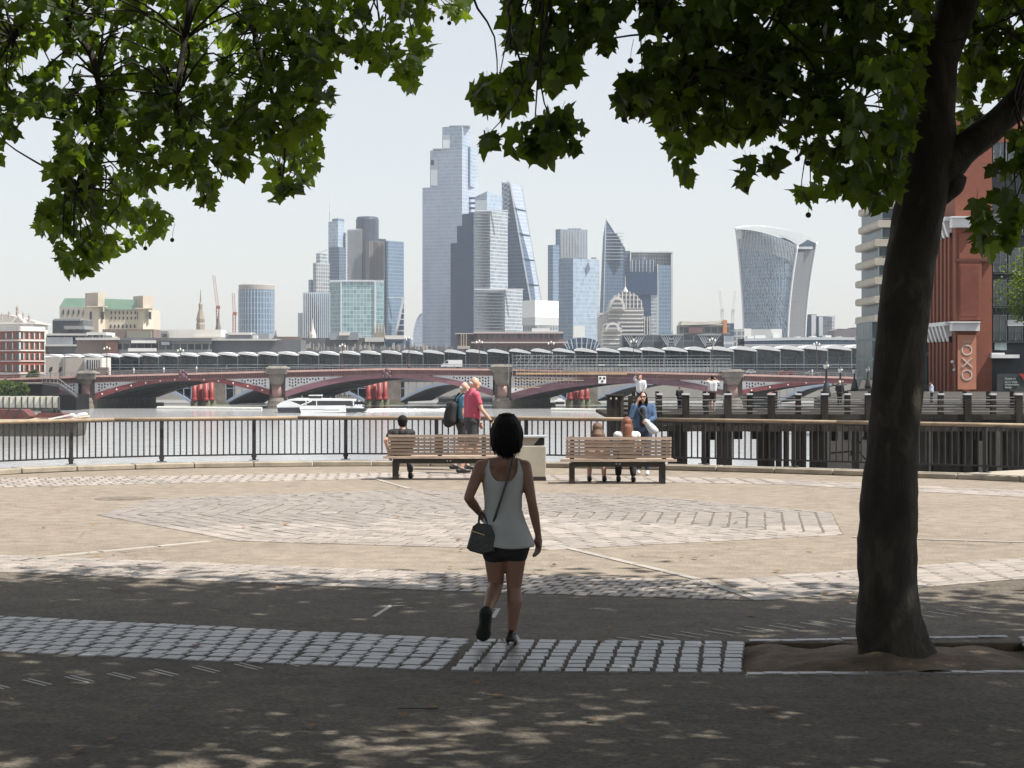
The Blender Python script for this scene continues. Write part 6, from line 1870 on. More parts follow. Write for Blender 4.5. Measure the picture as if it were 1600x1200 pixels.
mb = MB(); a, b = P(958, 0, PY), P(1760, 0, PY); mb.box((a.x, PY+.3, DZ-.15), (b.x+8, 93, DZ)); mb.build('deck', m_timber2, pier_t)
for k in range(3):
    y0 = 647.5+k*9.0
    n = 7
    for j in range(n):
        xa = 960+j*115; mb = MB(); mb.bpx(xa+R.uniform(0, .5), xa+114.5, y0, y0+8.6, PY+.06+.03*(k % 2), .22); mb.build('side_beam', m_timber2 if (j+k) % 2 else m_timber, pier_t)
piles = [(1046, 1075), (1123, 1144), (1187, 1201), (1202, 1212), (1216, 1222), (1228, 1234), (1247, 1254), (1255, 1262), (1269, 1280), (1281, 1295), (1336, 1346), (1372, 1384), (1400, 1412), (1436, 1455), (1462, 1484), (1486, 1505), (1506, 1519), (1548, 1560), (1575, 1600), (1625, 1645), (1670, 1700)]
for x0, x1 in piles:
    mb = MB(); a, b = P(x0, 700, PY+.5), P(x1, 700, PY+.5); w_ = b.x-a.x
    mb.box((a.x, PY+.5+R.uniform(0, .5), WZ-2), (b.x, PY+.5+max(.35, min(w_, .5))+.4, -.3)); mb.build('pile', m_timber, pier_t)
for x0, x1 in ((1060, 1070), (1108, 1118), (1148, 1160), (1176, 1184), (1300, 1309), (1320, 1328), (1352, 1362), (1420, 1430), (1525, 1535), (1606, 1618)):
    mb = MB(); mb.bpx(x0, x1, 660, 686+R.uniform(0, 4), 90, .4); mb.build('hanging_fender', m_timber, pier_t)
for x0 in (1100, 1240, 1380, 1520):
    mb = MB(); mb.bpx(x0, x0+9, 655, 1100, 91, .4); mb.build('pile', m_timber, pier_t)
# diagonal iron brace by the trunk
mb = MB()
for a, b in (((1328, 712), (1352, 680)), ((1330, 690), (1352, 718)), ((1298, 708), (1335, 705))):
    mb.tube([P(a[0], a[1], PY+2), P(b[0], b[1], PY+2)], .035, 6)
mb.build('iron_brace', m_iron, pier_t)
# mooring dolphin at the pier's end
T = thing('mooring_dolphin', 'boxy cluster of upright timbers at the river end of the pier', 'mooring', P(962, 655, PY))
for i in range(5):
    x = 949+i*5.2
    mb = MB(); mb.bpx(x, x+4.9, 618+R.uniform(-1, .5), 705, PY-.4+R.uniform(0, .06), .6); mb.build('timber', m_timber if i % 2 else m_timber2, T)
mb = MB(); mb.bpx(947.5, 976, 616.5, 619, PY-.5, .8); mb.build('cap_beam', m_timber2, T)
for x in (954.5, 963):
    mb = MB(); mb.ball(P(x, 622.5, PY-.46), .045, .02, .045, 8, 6); mb.build('reflector', m_bolt_white, T, True)
for k in range(4):
    mb = MB(); mb.bpx(974.5, 986, 626+k*7, 629+k*7, PY, .2); mb.build('cross_beam', m_timber, T)
for x in (986, 996):
    mb = MB(); mb.bpx(x-4, x+3.5, 618.5, 705, PY+.1, .3); mb.build('side_timber', m_timber2, T)

# --- riverside walk behind the pier
m_walk = mat('riverside_paving', (.06, .056, .052), .95, spec=.1, var=.2, vs=.8)
mb = MB(); mb.tower([(18.3, 112), (140, 112), (140, 345), (63, 345), (34, 188), (20.6, 131)], -12, -.12); struct(mb.build('riverside_walk', m_walk))
mb = MB(); mb.add([(G(1470, 741).x, G(1470, 741).y+.3, -.02), (26, 32, -.02), (26, 43, -.3), (12.5, 43, -.3)], [(0, 1, 2, 3)])
mb.add([(G(1470, 741).x, G(1470, 741).y+.3, -.02), (12.5, 43, -.3), (12.5, 43, -12), (G(1470, 741).x, G(1470, 741).y+.3, -12)], [(0, 1, 2, 3)])
struct(mb.build('quay_slope', mat('pale_quay_concrete', (.30, .265, .215), .85, var=.2, vs=1.2)))
for x, Y, yt, lb in ((1291, 130, 561, 'nearest black lamp post on the riverside walk behind the pier'), (1313, 150, 569, 'second black lamp post on the riverside walk behind the pier'), (1335, 165, 571, 'third black lamp post on the riverside walk behind the pier'), (1356, 182, 570, 'black lamp post closest to the tree trunk on the riverside walk')):
    b = P(x, 0, Y); b.z = -.12
    T = thing('street_lamp', lb, 'lamp', b, 'black lamp posts along the riverside walk')
    H = zpx(yt, Y)+.12
    mb = MB(); mb.lathe(b, [(.30, 0), (.32, .25), (.24, .5), (.22, .75), (.12, .95), (.09, 1.1), (.055, H-.75), (.09, H-.68)], 12); mb.build('post', m_iron, T, True)
    mb = MB(); mb.lathe((b.x, b.y, b.z+H-.66), [(.12, 0), (.2, .22), (.18, .32)], 12); mb.build('globe', mat('lamp_globe', (.55, .56, .55), .25), T, True)
    mb = MB(); mb.lathe((b.x, b.y, b.z+H-.33), [(.22, 0), (.1, .12), (.03, .2), (.02, .33)], 10); mb.build('cap', m_iron, T)

# ------------------------------------------------------------------ brick wharf building
OY = 160.0
m_obrick = bpy.data.materials.new('wharf_brick'); m_obrick.use_nodes = True
def _obrick():
    nt = m_obrick.node_tree; nt.nodes.clear()
    out = N(nt, 'ShaderNodeOutputMaterial'); b = N(nt, 'ShaderNodeBsdfPrincipled'); nt.links.new(b.outputs[0], out.inputs[0])
    geo = N(nt, 'ShaderNodeNewGeometry'); n1 = N(nt, 'ShaderNodeTexNoise'); n1.inputs['Scale'].default_value = .5; n1.inputs['Detail'].default_value = 6
    nt.links.new(geo.outputs['Position'], n1.inputs['Vector'])
    sp = N(nt, 'ShaderNodeSeparateXYZ'); nt.links.new(geo.outputs['Position'], sp.inputs[0])
    cmb = N(nt, 'ShaderNodeCombineXYZ'); nt.links.new(math_(nt, 'ADD', sp.outputs[0], sp.outputs[1]), cmb.inputs[0]); nt.links.new(sp.outputs[2], cmb.inputs[1])
    bt = N(nt, 'ShaderNodeTexBrick'); bt.inputs['Scale'].default_value = 3.2; bt.inputs['Mortar Size'].default_value = .012
    bt.inputs['Color1'].default_value = (.245, .075, .04, 1); bt.inputs['Color2'].default_value = (.185, .057, .032, 1); bt.inputs['Mortar'].default_value = (.16, .09, .065, 1)
    nt.links.new(cmb.outputs[0], bt.inputs['Vector'])
    c = mix(nt, math_(nt, 'MULTIPLY', n1.outputs[0], .6), bt.outputs[0], (.14, .045, .03))
    nt.links.new(c, b.inputs['Base Color']); b.inputs['Roughness'].default_value = .85
_obrick()
oxo = thing('brick_wharf_building', 'tall red brick wharf building with white cornices and a long banner', 'building', P(1560, 617, OY))
m_owin = glass('wharf_window_glass', (.08, .10, .115)); m_oframe = mat('pale_green_window_frame', (.24, .27, .265), .5); m_ocorn = mat('white_wharf_cornice', (.58, .59, .6), .6, var=.1, vs=1)
m_odark = mat('dark_wharf_steel', (.025, .03, .036), .5)
Z0, ZT = -.12, zpx(178, OY)
X0 = P(1493, 0, OY).x; X1 = P(1550, 0, OY).x
mb = MB(); mb.box((X0, OY, Z0), (X1, OY+9, ZT)); mb.build('corner_pier', m_obrick, oxo)
mb = MB(); mb.bpx(1499, 1534, 365, 500, OY-.25, .3); mb.build('brick_panel', m_obrick, oxo)
mb = MB(); mb.bpx(1501, 1529, 415, 494, OY-.32, .1); mb.build('recessed_panel', mat('darker_brick', (.14, .04, .025), .85, var=.25, vs=1), oxo)  # panel in a darker brick colour
mb = MB(); mb.bpx(1493, 1551, 404, 408.5, OY-.3, .4); mb.build('string_course', mat('dark_brick_course', (.09, .03, .02), .85), oxo)
for y0, y1, xr in ((340, 355, 1528), (504.5, 517, 1531)):
    mb = MB(); mb.bpx(1488, xr, y0, y1, OY-.7, 1.0); mb.build('cornice', m_ocorn, oxo)
    mb = MB(); mb.bpx(1486, xr+1, y0-2.2, y0-.1, OY-.9, 1.2); mb.build('cornice', m_ocorn, oxo)
# river face: pilasters, windows, stepped cornice brackets
for k in range(6):
    ya, yb_2 = OY+1.2+k*1.45, OY+1.8+k*1.45
    mb = MB(); mb.box((X0-.28, ya, Z0), (X0-.002, yb_2, zpx(525, OY))); mb.build('pilaster', m_obrick, oxo)
    mb = MB(); mb.box((X0-.24, ya, zpx(503, OY)), (X0-.002, yb_2, zpx(362, OY))); mb.build('pilaster', m_obrick, oxo)
    for y in (521, 356):
        mb = MB(); mb.prism([(X0-.75, zpx(y-14, OY)), (X0-.002, zpx(y-14, OY)), (X0-.002, zpx(y+14, OY)), (X0-.35, zpx(y+12, OY))], ya, yb_2); mb.build('bracket', m_ocorn, oxo)
    for y0, y1 in ((545, 590), (440, 492), (375, 425)):
        mb = MB(); mb.box((X0-.05, yb_2+.15, zpx(y1, OY)), (X0-.003, ya+1.3, zpx(y0, OY))); mb.build('window', m_owin, oxo)
for y0 in (504.5, 340):
    mb = MB(); mb.box((X0-.8, OY+.35, zpx(y0+4, OY)), (X0-.003, OY+10.2, zpx(y0-2, OY))); mb.build('cornice', m_ocorn, oxo)
# glazed wing with balconies further along the river face
mb = MB(); mb.box((X0-.6, OY+10.4, Z0), (X0+8, OY+17, zpx(210, OY))); mb.build('glazed_wing', facade('wharf_glazing', (.05, .075, .08), (.10, .12, .12), 1.6, 2.9, .08, .12, .1, .6), oxo)
for k, y in enumerate((300, 335, 368, 395, 425, 447, 468, 490, 512, 567)):
    mb = MB(); yy = OY+10.6+(k % 3)*.7; mb.box((X0-2.2, yy, zpx(y+3, OY)), (X0-.61, yy+5, zpx(y, OY)))
    for j in range(9): mb.box((X0-2.2, yy+j*.6, zpx(y, OY)), (X0-2.16, yy+j*.6+.05, zpx(y-17, OY)))
    mb.box((X0-2.22, yy, zpx(y-18, OY)), (X0-2.14, yy+5, zpx(y-17, OY)))
    mb.build('balcony', m_odark, oxo)
# west front windows right of the corner pier
mb = MB(); mb.box((X1, OY+.8, Z0), (X1+26, OY+9, ZT)); mb.build('recessed_front', m_odark, oxo)
for (y0, y1) in ((222, 252), (335, 364), (387, 425), (437, 478), (492, 532)):
    for j, (xa, xb) in enumerate(((1552, 1573), (1576, 1598), (1602, 1624), (1628, 1650))):
        mb = MB(); mb.bpx(xa, xb, y0, y1, OY+.72, .07); wv = mb.build('window', m_owin, oxo)
        for xm in (xa, (xa+xb)/2-.5, xb-1.2):
            mb = MB(); mb.bpx(xm, xm+1.3, y0, y1, OY+.64, .07); mb.build('frame_bar', m_oframe, wv)
        mb = MB(); mb.bpx(xa, xb, y0, y0+1.4, OY+.6, .06); mb.build('frame_bar', m_oframe, wv)
    mb = MB(); mb.bpx(1552, 1660, y1+1, y1+3.5, OY+.1, .65); mb.build('balcony_slab', m_odark, oxo)
    mb = MB()
    for x in np.arange(1553, 1660, 4.0): mb.bpx(x, x+.35, y1-12, y1+1, OY+.15, .03)
    mb.bpx(1552, 1660, y1-12.6, y1-12, OY+.13, .06); mb.build('balcony_rail', m_odark, oxo)
mb = MB(); mb.bpx(1554, 1573, 535, 547, OY+.5, .08); mb.build('spandrel_panel', mat('aqua_panel', (.36, .45, .46), .4), oxo)
mb = MB(); mb.bpx(1574.5, 1600, 500, 509, OY+.4, .08); mb.build('white_panel', m_ocorn, oxo)
mb = MB(); mb.bpx(1549.5, 1593, 554, 559.5, OY-.6, 1.2); mb.bpx(1549.5, 1570, 551.2, 553.9, OY-.4, .9); mb.build('awning', m_ocorn, oxo)
mb = MB(); mb.bpx(1551, 1640, 185, 222, OY+.5, .35); mb.build('brick_panel', m_obrick, oxo)
mb = MB(); mb.ball(P(1488, 565.5, OY), .14, .14, .14, 10, 8); mb.ball(P(1490.5, 578, OY), .12, .12, .12, 10, 8); mb.bar(P(1488.5, 566, OY+.1), P(1494, 580, OY+.1), .04, .04); mb.build('wall_lamp', m_ocorn, oxo)

# banner with its lettering
ban = thing('banner', 'tall terracotta banner with white OXO letters on the brick wharf building', 'banner', P(1510, 610, OY-.36))
mb = MB(); mb.bpx(1496.5, 1525.5, 523.5, 608.5, OY-.42, .06); mb.build('cloth', mat('terracotta_banner', (.40, .17, .105), .7, var=.12, vs=1), ban)
m_let = mat('pale_lettering', (.50, .45, .41), .6)
def ring(cx_, cy_, r, w_, Y, name, parent, m):
    mb = MB(); c = P(cx_, cy_, Y); s = Y/F; n = 28
    for k in range(n):
        a0, a1 = 2*math.pi*k/n, 2*math.pi*(k+1)/n
        vs = []
        for yy in (0, .03):
            for a, rr in ((a0, r-w_), (a1, r-w_), (a1, r), (a0, r)):
                vs.append((c.x+rr*s*math.cos(a), Y+yy, c.z+rr*s*math.sin(a)))
        mb.add(vs, [(0,1,2,3),(7,6,5,4),(0,4,5,1),(3,2,6,7)])
    mb.build(name, m, parent)
ring(1511, 547, 8.4, 2.0, OY-.46, 'letter_o', ban, m_let); ring(1511, 586, 8.6, 2.0, OY-.46, 'letter_o', ban, m_let)
mb = MB(); mb.bar(P(1503.5, 559.5, OY-.45), P(1518.8, 573.8, OY-.45), .05, .10); mb.bar(P(1503.5, 573.8, OY-.46), P(1518.8, 559.5, OY-.46), .05, .10); mb.build('letter_x', m_let, ban)
def text(body, x, y, Y, h_px, parent, m, name, align='CENTER'):
    cu = bpy.data.curves.new(name, 'FONT'); cu.body = body; cu.align_x = align; cu.size = h_px*Y/F*1.35; cu.extrude = .01
    t = bpy.data.objects.new('tmp', cu); C.objects.link(t)
    dg = bpy.context.evaluated_depsgraph_get(); me = bpy.data.meshes.new_from_object(t.evaluated_get(dg))
    bpy.data.objects.remove(t); me.materials.append(m) if not me.materials else None
    o = bpy.data.objects.new(name, me); C.objects.link(o); o.parent = parent
    o.location = P(x, y, Y)-wloc(parent); o.rotation_euler = (math.radians(90), 0, 0)
    if me.materials: me.materials[0] = m
    return o
text('TOWER', 1511.5, 535.5, OY-.46, 3.2, ban, m_let, 'small_lettering'); 
# shop hoarding with four lines of text
T = thing('shop_sign', 'dark hoarding with pale lines of writing and a red corner under the wharf building', 'sign', P(1590, 617, OY-1.5))
mb = MB(); mb.bpx(1558, 1640, 584, 612, OY-1.6, .12); mb.build('board', mat('dark_green_hoarding', (.03, .036, .036), .6), T)
mb = MB(); mb.ppx([(1592, 583.9), (1640, 583.9), (1640, 594), (1600, 594)], OY-1.7, .06); mb.build('red_corner', mat('red_hoarding', (.30, .02, .02), .6), T)
m_st = mat('pale_sign_text', (.42, .5, .47), .6)
for s_, y in (('Come on', 593), ('up to shop', 598), ('independent', 602.2), ('design', 606.5)):
    text(s_, 1570, y, OY-1.66, 3.3, T, m_st, 'lettering', 'LEFT')

# ------------------------------------------------------------------ banded office tower behind the trunk
d = 330
T = thing('concrete_tower', 'beige concrete tower with stacked bands of windows behind the tree trunk', 'building', P(1440, 600, d))
m_conc = mat('beige_concrete', (.34, .31, .26), .8, var=.15, vs=.4); m_cwin = mat('tower_window_glass', (.06, .085, .10), .3, var=.3, vs=.6, spec=.25)
mb = MB(); mb.bpx(1379, 1520, 180, 610, d+1.5, 20); mb.build('core', m_cwin, T)
for k in range(12):
    y = 198+k*29.6
    sh = 0 if y < 370 else -5
    MB().ppx([(1372+sh, y-.5), (1374+sh, y-2.5), (1522, y-2.5), (1522, y+9), (1375+sh, y+9), (1372+sh, y+7)], d, 19).build('concrete_band', m_conc, T)
    for j in range(6):
        xa = 1378+sh+j*22
        mb = MB(); mb.bpx(xa, xa+19, y+10.5, y+25, d+.8, .8); w_ = mb.build('window', m_cwin, T)
        mb = MB(); mb.bpx(xa, xa+19, y+24.2, y+25.2, d+.5, .3); mb.bpx(xa, xa+1, y+10.5, y+24, d+.5, .3); mb.build('frame', m_oframe, w_)
T2 = thing('glass_annex', 'narrow green glass annex at the foot of the banded concrete tower', 'building', P(1365, 600, 300))
mb = MB(); mb.bpx(1363, 1400, 503, 612, 300, 14); mb.build('glazing', facade('dark_green_glazing', (.04, .07, .075), (.10, .13, .13), 2.5, 3.0, .1, .12, .25, .3, spec=.3), T2); mb = MB(); mb.bpx(1362, 1401, 501, 503, 299.5, 15); mb.build('roof', m_bgrey, T2)

# tree beside the wharf building
T = thing('small_tree', 'bright green small tree in front of the wharf windows at the photo edge', 'tree', P(1632, 620, 118))
c = P(1634, 452, 118)
MB().tube([P(1632, 622, 118), P(1634, 540, 118), P(1634, 450, 118)], [.18, .13, .05], 8).build('trunk', m_bark, T, True)
n = 5200
q = rng.normal(size=(n, 3)); q /= np.linalg.norm(q, axis=1)[:, None]; q *= rng.uniform(.15, 1, n)[:, None]**(1/2)
lob = np.array([1+.55*noise.noise(Vector(v)*2.6+Vector((3, 1, 0))) for v in q])
L = np.array(c)+q*lob[:, None]*np.array([66*118/F, 2.4, 62*118/F])
leaf_mesh('crown', L, rng.uniform(.10, .2, n), TEMPL_LO, .3, .5, T)['kind'] = 'stuff'
# ------------------------------------------------------------------ people
def cone_caps(mb, p, r0, q, r1, n=12):
    """rounded tapered limb from p to q"""
    p, q = Vector(p), Vector(q)
    d = q-p; L = d.length
    if L < 1e-5: return mb.ball(p, r0, nu=n, nv=8)
    d /= L
    pts, rad = [], []
    for a in (80, 55, 28): pts.append(p-d*r0*math.sin(math.radians(a))); rad.append(r0*math.cos(math.radians(a)))
    pts += [p, p+d*L*.5, q]; rad += [r0, (r0+r1)/2, r1]
    for a in (28, 55, 80): pts.append(q+d*r1*math.sin(math.radians(a))); rad.append(r1*math.cos(math.radians(a)))
    return mb.tube(pts, rad, n)

def blend(name, shapes, m, parent, voxel=.009, smooth=4, shift=(0, 0, 0)):
    """one continuous surface grown over limbs and balls"""
    mb = MB()
    for s in shapes:
        if s[0] == 'b': mb.ball(s[1], *s[2:5], nu=16, nv=12)
        elif s[0] == 'm': mb.add(s[1], s[2])
        else: cone_caps(mb, *s[1:5])
    me = mb.mesh(name, m, wloc(parent))
    o = bpy.data.objects.new(name, me); C.objects.link(o); o.parent = parent
    md = o.modifiers.new('r', 'REMESH'); md.mode = 'VOXEL'; md.voxel_size = voxel; md.use_smooth_shade = True
    sm = o.modifiers.new('s', 'SMOOTH'); sm.iterations = smooth; sm.factor = .5
    dg = bpy.context.evaluated_depsgraph_get()
    me2 = bpy.data.meshes.new_from_object(o.evaluated_get(dg))
    o.modifiers.clear(); o.data = me2
    me2.polygons.foreach_set('use_smooth', [True]*len(me2.polygons))
    me2.materials.clear(); me2.materials.append(m)
    bpy.data.meshes.remove(me)
    return o

def hand(out, wrist, dirv, side, palm_n, s=1.0, curl=.6):
    """palm and five fingers; side points to the thumb"""
    d = Vector(dirv).normalized(); t = Vector(side); t = (t-d*t.dot(d)).normalized(); n = Vector(palm_n); n = (n-d*n.dot(d)-t*n.dot(t)).normalized()
    w_ = Vector(wrist); k = s
    out.append(('c', w_, .024*k, w_+d*.05*k, .03*k)); out.append(('c', w_+d*.035*k+t*.018*k, .018*k, w_+d*.085*k+t*.022*k, .015*k)); out.append(('c', w_+d*.035*k-t*.018*k, .018*k, w_+d*.08*k-t*.024*k, .014*k))
    for i, (off, ln) in enumerate(((.030, .072), (.010, .080), (-.010, .074), (-.030, .058))):
        a = w_+d*.088*k+t*off*k
        b = a+(d*(1-curl*.25)+n*curl*.5).normalized()*ln*.5*k
        c = b+(d*(1-curl*.8)+n*curl).normalized()*ln*.5*k
        out.append(('c', a, .0098*k, b, .0088*k)); out.append(('c', b, .0088*k, c, .0072*k))
    a = w_+d*.028*k+t*.032*k; b = a+(d*.75+t*.65+n*.2).normalized()*.038*k; c = b+(d*.9+t*.15+n*.3).normalized()*.03*k
    out.append(('c', a, .0125*k, b, .0105*k)); out.append(('c', b, .0105*k, c, .009*k))

def head_shapes(c, fwd, s=1.0):
    """skull, jaw, nose, ears, neck start; c centre of head, fwd where the face looks"""
    c = Vector(c); f = Vector(fwd).normalized(); r = f.cross(Vector((0, 0, 1))).normalized(); u = r.cross(f)
    sh = [('b', c+u*.02*s-f*.012*s, .076*s, .088*s, .092*s), ('b', c-u*.05*s+f*.028*s, .052*s, .055*s, .062*s), ('b', c-u*.008*s+f*.05*s, .055*s, .045*s, .06*s),
          ('c', c+f*.088*s+u*.008*s, .010*s, c+f*.108*s-u*.022*s, .014*s), ('b', c-u*.085*s+f*.062*s, .022*s, .02*s, .018*s), ('c', c-u*.052*s+f*.085*s-r*.018*s, .009*s, c-u*.052*s+f*.085*s+r*.018*s, .009*s)]
    for e in (-1, 1): sh.append(('c', c+r*e*.077*s-f*.005*s+u*.018*s, .014*s, c+r*e*.076*s-f*.002*s-u*.018*s, .011*s))
    return sh

m_skin = mat('skin_tan', (.36, .205, .14), .5, var=.1, vs=6, spec=.4)
m_skin2 = mat('skin_light', (.52, .32, .245), .5, var=.1, vs=6, spec=.4)
m_skin3 = mat('skin_brown', (.28, .155, .105), .5, var=.1, vs=6, spec=.4)
m_hairk = mat('black_hair', (.006, .005, .005), .6, var=.4, vs=30, bump=.6, bs=60, stretch=(3, 3, .5), spec=.2)
m_hairb = mat('brown_hair', (.12, .065, .035), .45, var=.5, vs=25, bump=.6, bs=50, stretch=(3, 3, .4))
m_haira = mat('auburn_hair', (.16, .06, .03), .4, var=.5, vs=25, bump=.6, bs=50, stretch=(3, 3, .4))
m_hairw = mat('white_hair', (.55, .52, .48), .6, var=.15, vs=25, bump=.4, bs=60)
m_black = mat('black_cloth', (.015, .015, .016), .8, var=.3, vs=8, bump=.2, bs=25)
m_shoe = mat('black_shoe', (.012, .012, .012), .5, var=.2, vs=9)
m_sole = mat('white_shoe_sole', (.55, .55, .54), .6)
m_denim = mat('denim', (.055, .10, .19), .85, var=.35, vs=7, bump=.3, bs=40)
m_shorts = mat('charcoal_shorts', (.035, .037, .042), .8, var=.25, vs=6)
def grow(shapes, k):
    out = []
    for s in shapes:
        if s[0] == 'c': out.append(('c', s[1], s[2]+k, s[3], s[4]+k))
        elif s[0] == 'b': out.append(('b', s[1], s[2]+k, s[3]+k, s[4]+k))
    return out
def mid(a, b, u): return Vector(a).lerp(Vector(b), u)

# ------------------------------------------------ the walking woman
WY = 13.5
def wq(x, y, dy=0.0): return P(x, y, WY+dy)
W = thing('person', 'dark-haired woman in a pale grey sleeveless top and black shorts walking toward the river', 'person', (P(800, 0, WY).x, WY, 0))
neck0, neck1 = wq(791, 722), wq(791, 692, .02)
headc = wq(791.5, 674, .03)
shl, shr = wq(751, 729), wq(820, 729)
ell, wrl = wq(732, 778, -.06), wq(751, 803, .10)
elr, wrr = wq(831, 785, -.02), wq(841, 836, .06)
chest, waist, pelv = wq(786, 752), wq(786, 796), wq(790, 838)
hipl, hipr = wq(773, 852), wq(806, 852)
knl, anl = wq(775, 914, .07), wq(762, 952, -.22)
knr, anr = wq(803, 918, .03), wq(800, 984, .0)
body = head_shapes(headc, (0.03, 1, .05), .98) + [('c', neck1, .047, neck0, .052), ('c', neck0+Vector((0, 0, -.01)), .05, wq(765, 725), .045), ('c', neck0+Vector((0, 0, -.01)), .05, wq(808, 725), .045),
    ('c', wq(765, 728), .05, shl, .047), ('c', wq(808, 728), .05, shr, .047),
    ('c', wq(768, 740), .075, wq(772, 780), .07), ('c', wq(804, 740), .075, wq(800, 780), .07), ('c', chest, .085, waist, .08), ('c', wq(775, 796), .066, wq(797, 796), .066), ('c', waist, .085, pelv, .095),
    ('c', hipl, .098, hipr, .098), ('c', wq(777, 842, -.02), .09, wq(801, 842, -.02), .09),
    ('c', shl, .047, mid(shl, ell, .5), .042), ('c', mid(shl, ell, .5), .042, ell, .034), ('c', ell, .034, mid(ell, wrl, .35), .036), ('c', mid(ell, wrl, .35), .036, wrl, .023),
    ('c', shr, .047, mid(shr, elr, .5), .042), ('c', mid(shr, elr, .5), .042, elr, .034), ('c', elr, .034, mid(elr, wrr, .35), .036), ('c', mid(elr, wrr, .35), .036, wrr, .023),
    ('c', hipl, .088, mid(hipl, knl, .5), .072), ('c', mid(hipl, knl, .5), .072, knl, .053), ('c', knl, .052, mid(knl, anl, .35), .054), ('c', mid(knl, anl, .35), .054, anl, .033),
    ('c', hipr, .088, mid(hipr, knr, .5), .070), ('c', mid(hipr, knr, .5), .070, knr, .051), ('c', knr, .050, mid(knr, anr, .33)+Vector((.008, -.012, 0)), .056), ('c', mid(knr, anr, .33)+Vector((.008, -.012, 0)), .056, anr, .032)]
hand(body, wrr, wq(842, 866, .06)-wrr, (-.5, .9, 0), (-1, 0, 0), .98, .55)
hand(body, wrl, Vector((.35, .8, -.4)), (.3, .2, .9), (.9, -.4, 0), .98, .7)
# feet inside the shoes
body += [('c', anr, .032, wq(798, 1002, .0), .034), ('c', anl, .033, wq(757, 962, -.25), .032)]
blend('body', body, mat('skin_deep_tan', (.25, .14, .095), .5, var=.1, vs=6, spec=.4), W, .0065, 5)
# bob of black hair
hc = headc
hair = [('b', hc+Vector((0, -.012, .022)), .100, .108, .108), ('b', hc+Vector((-.035, -.03, -.03)), .062, .07, .09), ('b', hc+Vector((.038, -.03, -.03)), .064, .07, .09), ('b', hc+Vector((0, -.055, -.06)), .085, .055, .085),
        ('b', hc+Vector((-.06, .01, -.055)), .042, .06, .075), ('b', hc+Vector((.062, .01, -.055)), .042, .06, .075), ('b', hc+Vector((.02, -.055, -.12)), .06, .045, .045), ('b', hc+Vector((-.03, -.05, -.115)), .05, .042, .04)]
rs = random.Random(4)
hair = [('b', hc+Vector((0, -.012, .03)), .100, .106, .104), ('b', hc+Vector((0, -.025, -.035)), .102, .092, .085), ('b', hc+Vector((0, -.045, -.085)), .088, .065, .055)]
for i in range(60):
    a = rs.uniform(-3.0, -.14); back = -math.sin(a)
    top = hc+Vector((math.cos(a)*.055, math.sin(a)*.06-.01, .085)); m_ = hc+Vector((math.cos(a)*(.100+rs.uniform(-.006, .008)), math.sin(a)*.098-.012, .0)); zb_ = -.09-.062*back+rs.uniform(-.025, .015)
    bot = hc+Vector((math.cos(a)*(.092-.012*back+rs.uniform(-.012, .01)), math.sin(a)*.075-.012, zb_))
    hair += [('c', top, .02, m_, .016), ('c', m_, .016, bot, rs.uniform(.006, .011))]
blend('hair', hair, m_hairk, W, .006, 2)
mb = MB()
for i in range(260):
    a = rs.uniform(-3.05, -.1); back = -math.sin(a)
    q0_ = hc+Vector((math.cos(a)*.05, math.sin(a)*.055-.012, .118+rs.uniform(-.008, .006))); q1_ = hc+Vector((math.cos(a)*.100, math.sin(a)*.102-.013, .045)); q2_ = hc+Vector((math.cos(a+.04)*(.111+rs.uniform(-.003, .006)), math.sin(a)*.108-.018, -.035))
    q3_ = hc+Vector((math.cos(a+rs.uniform(-.12, .12))*(.098-.012*back+rs.uniform(-.016, .018)), math.sin(a)*.082-.016, -.105-.062*back+rs.uniform(-.03, .022)))
    mb.tube(spline([q0_, q1_, q2_, q3_], 3), [.0035]*7+[.0028, .002, .0012], 4)
stuff(mb.build('hair_strands', m_hairk, W, True))
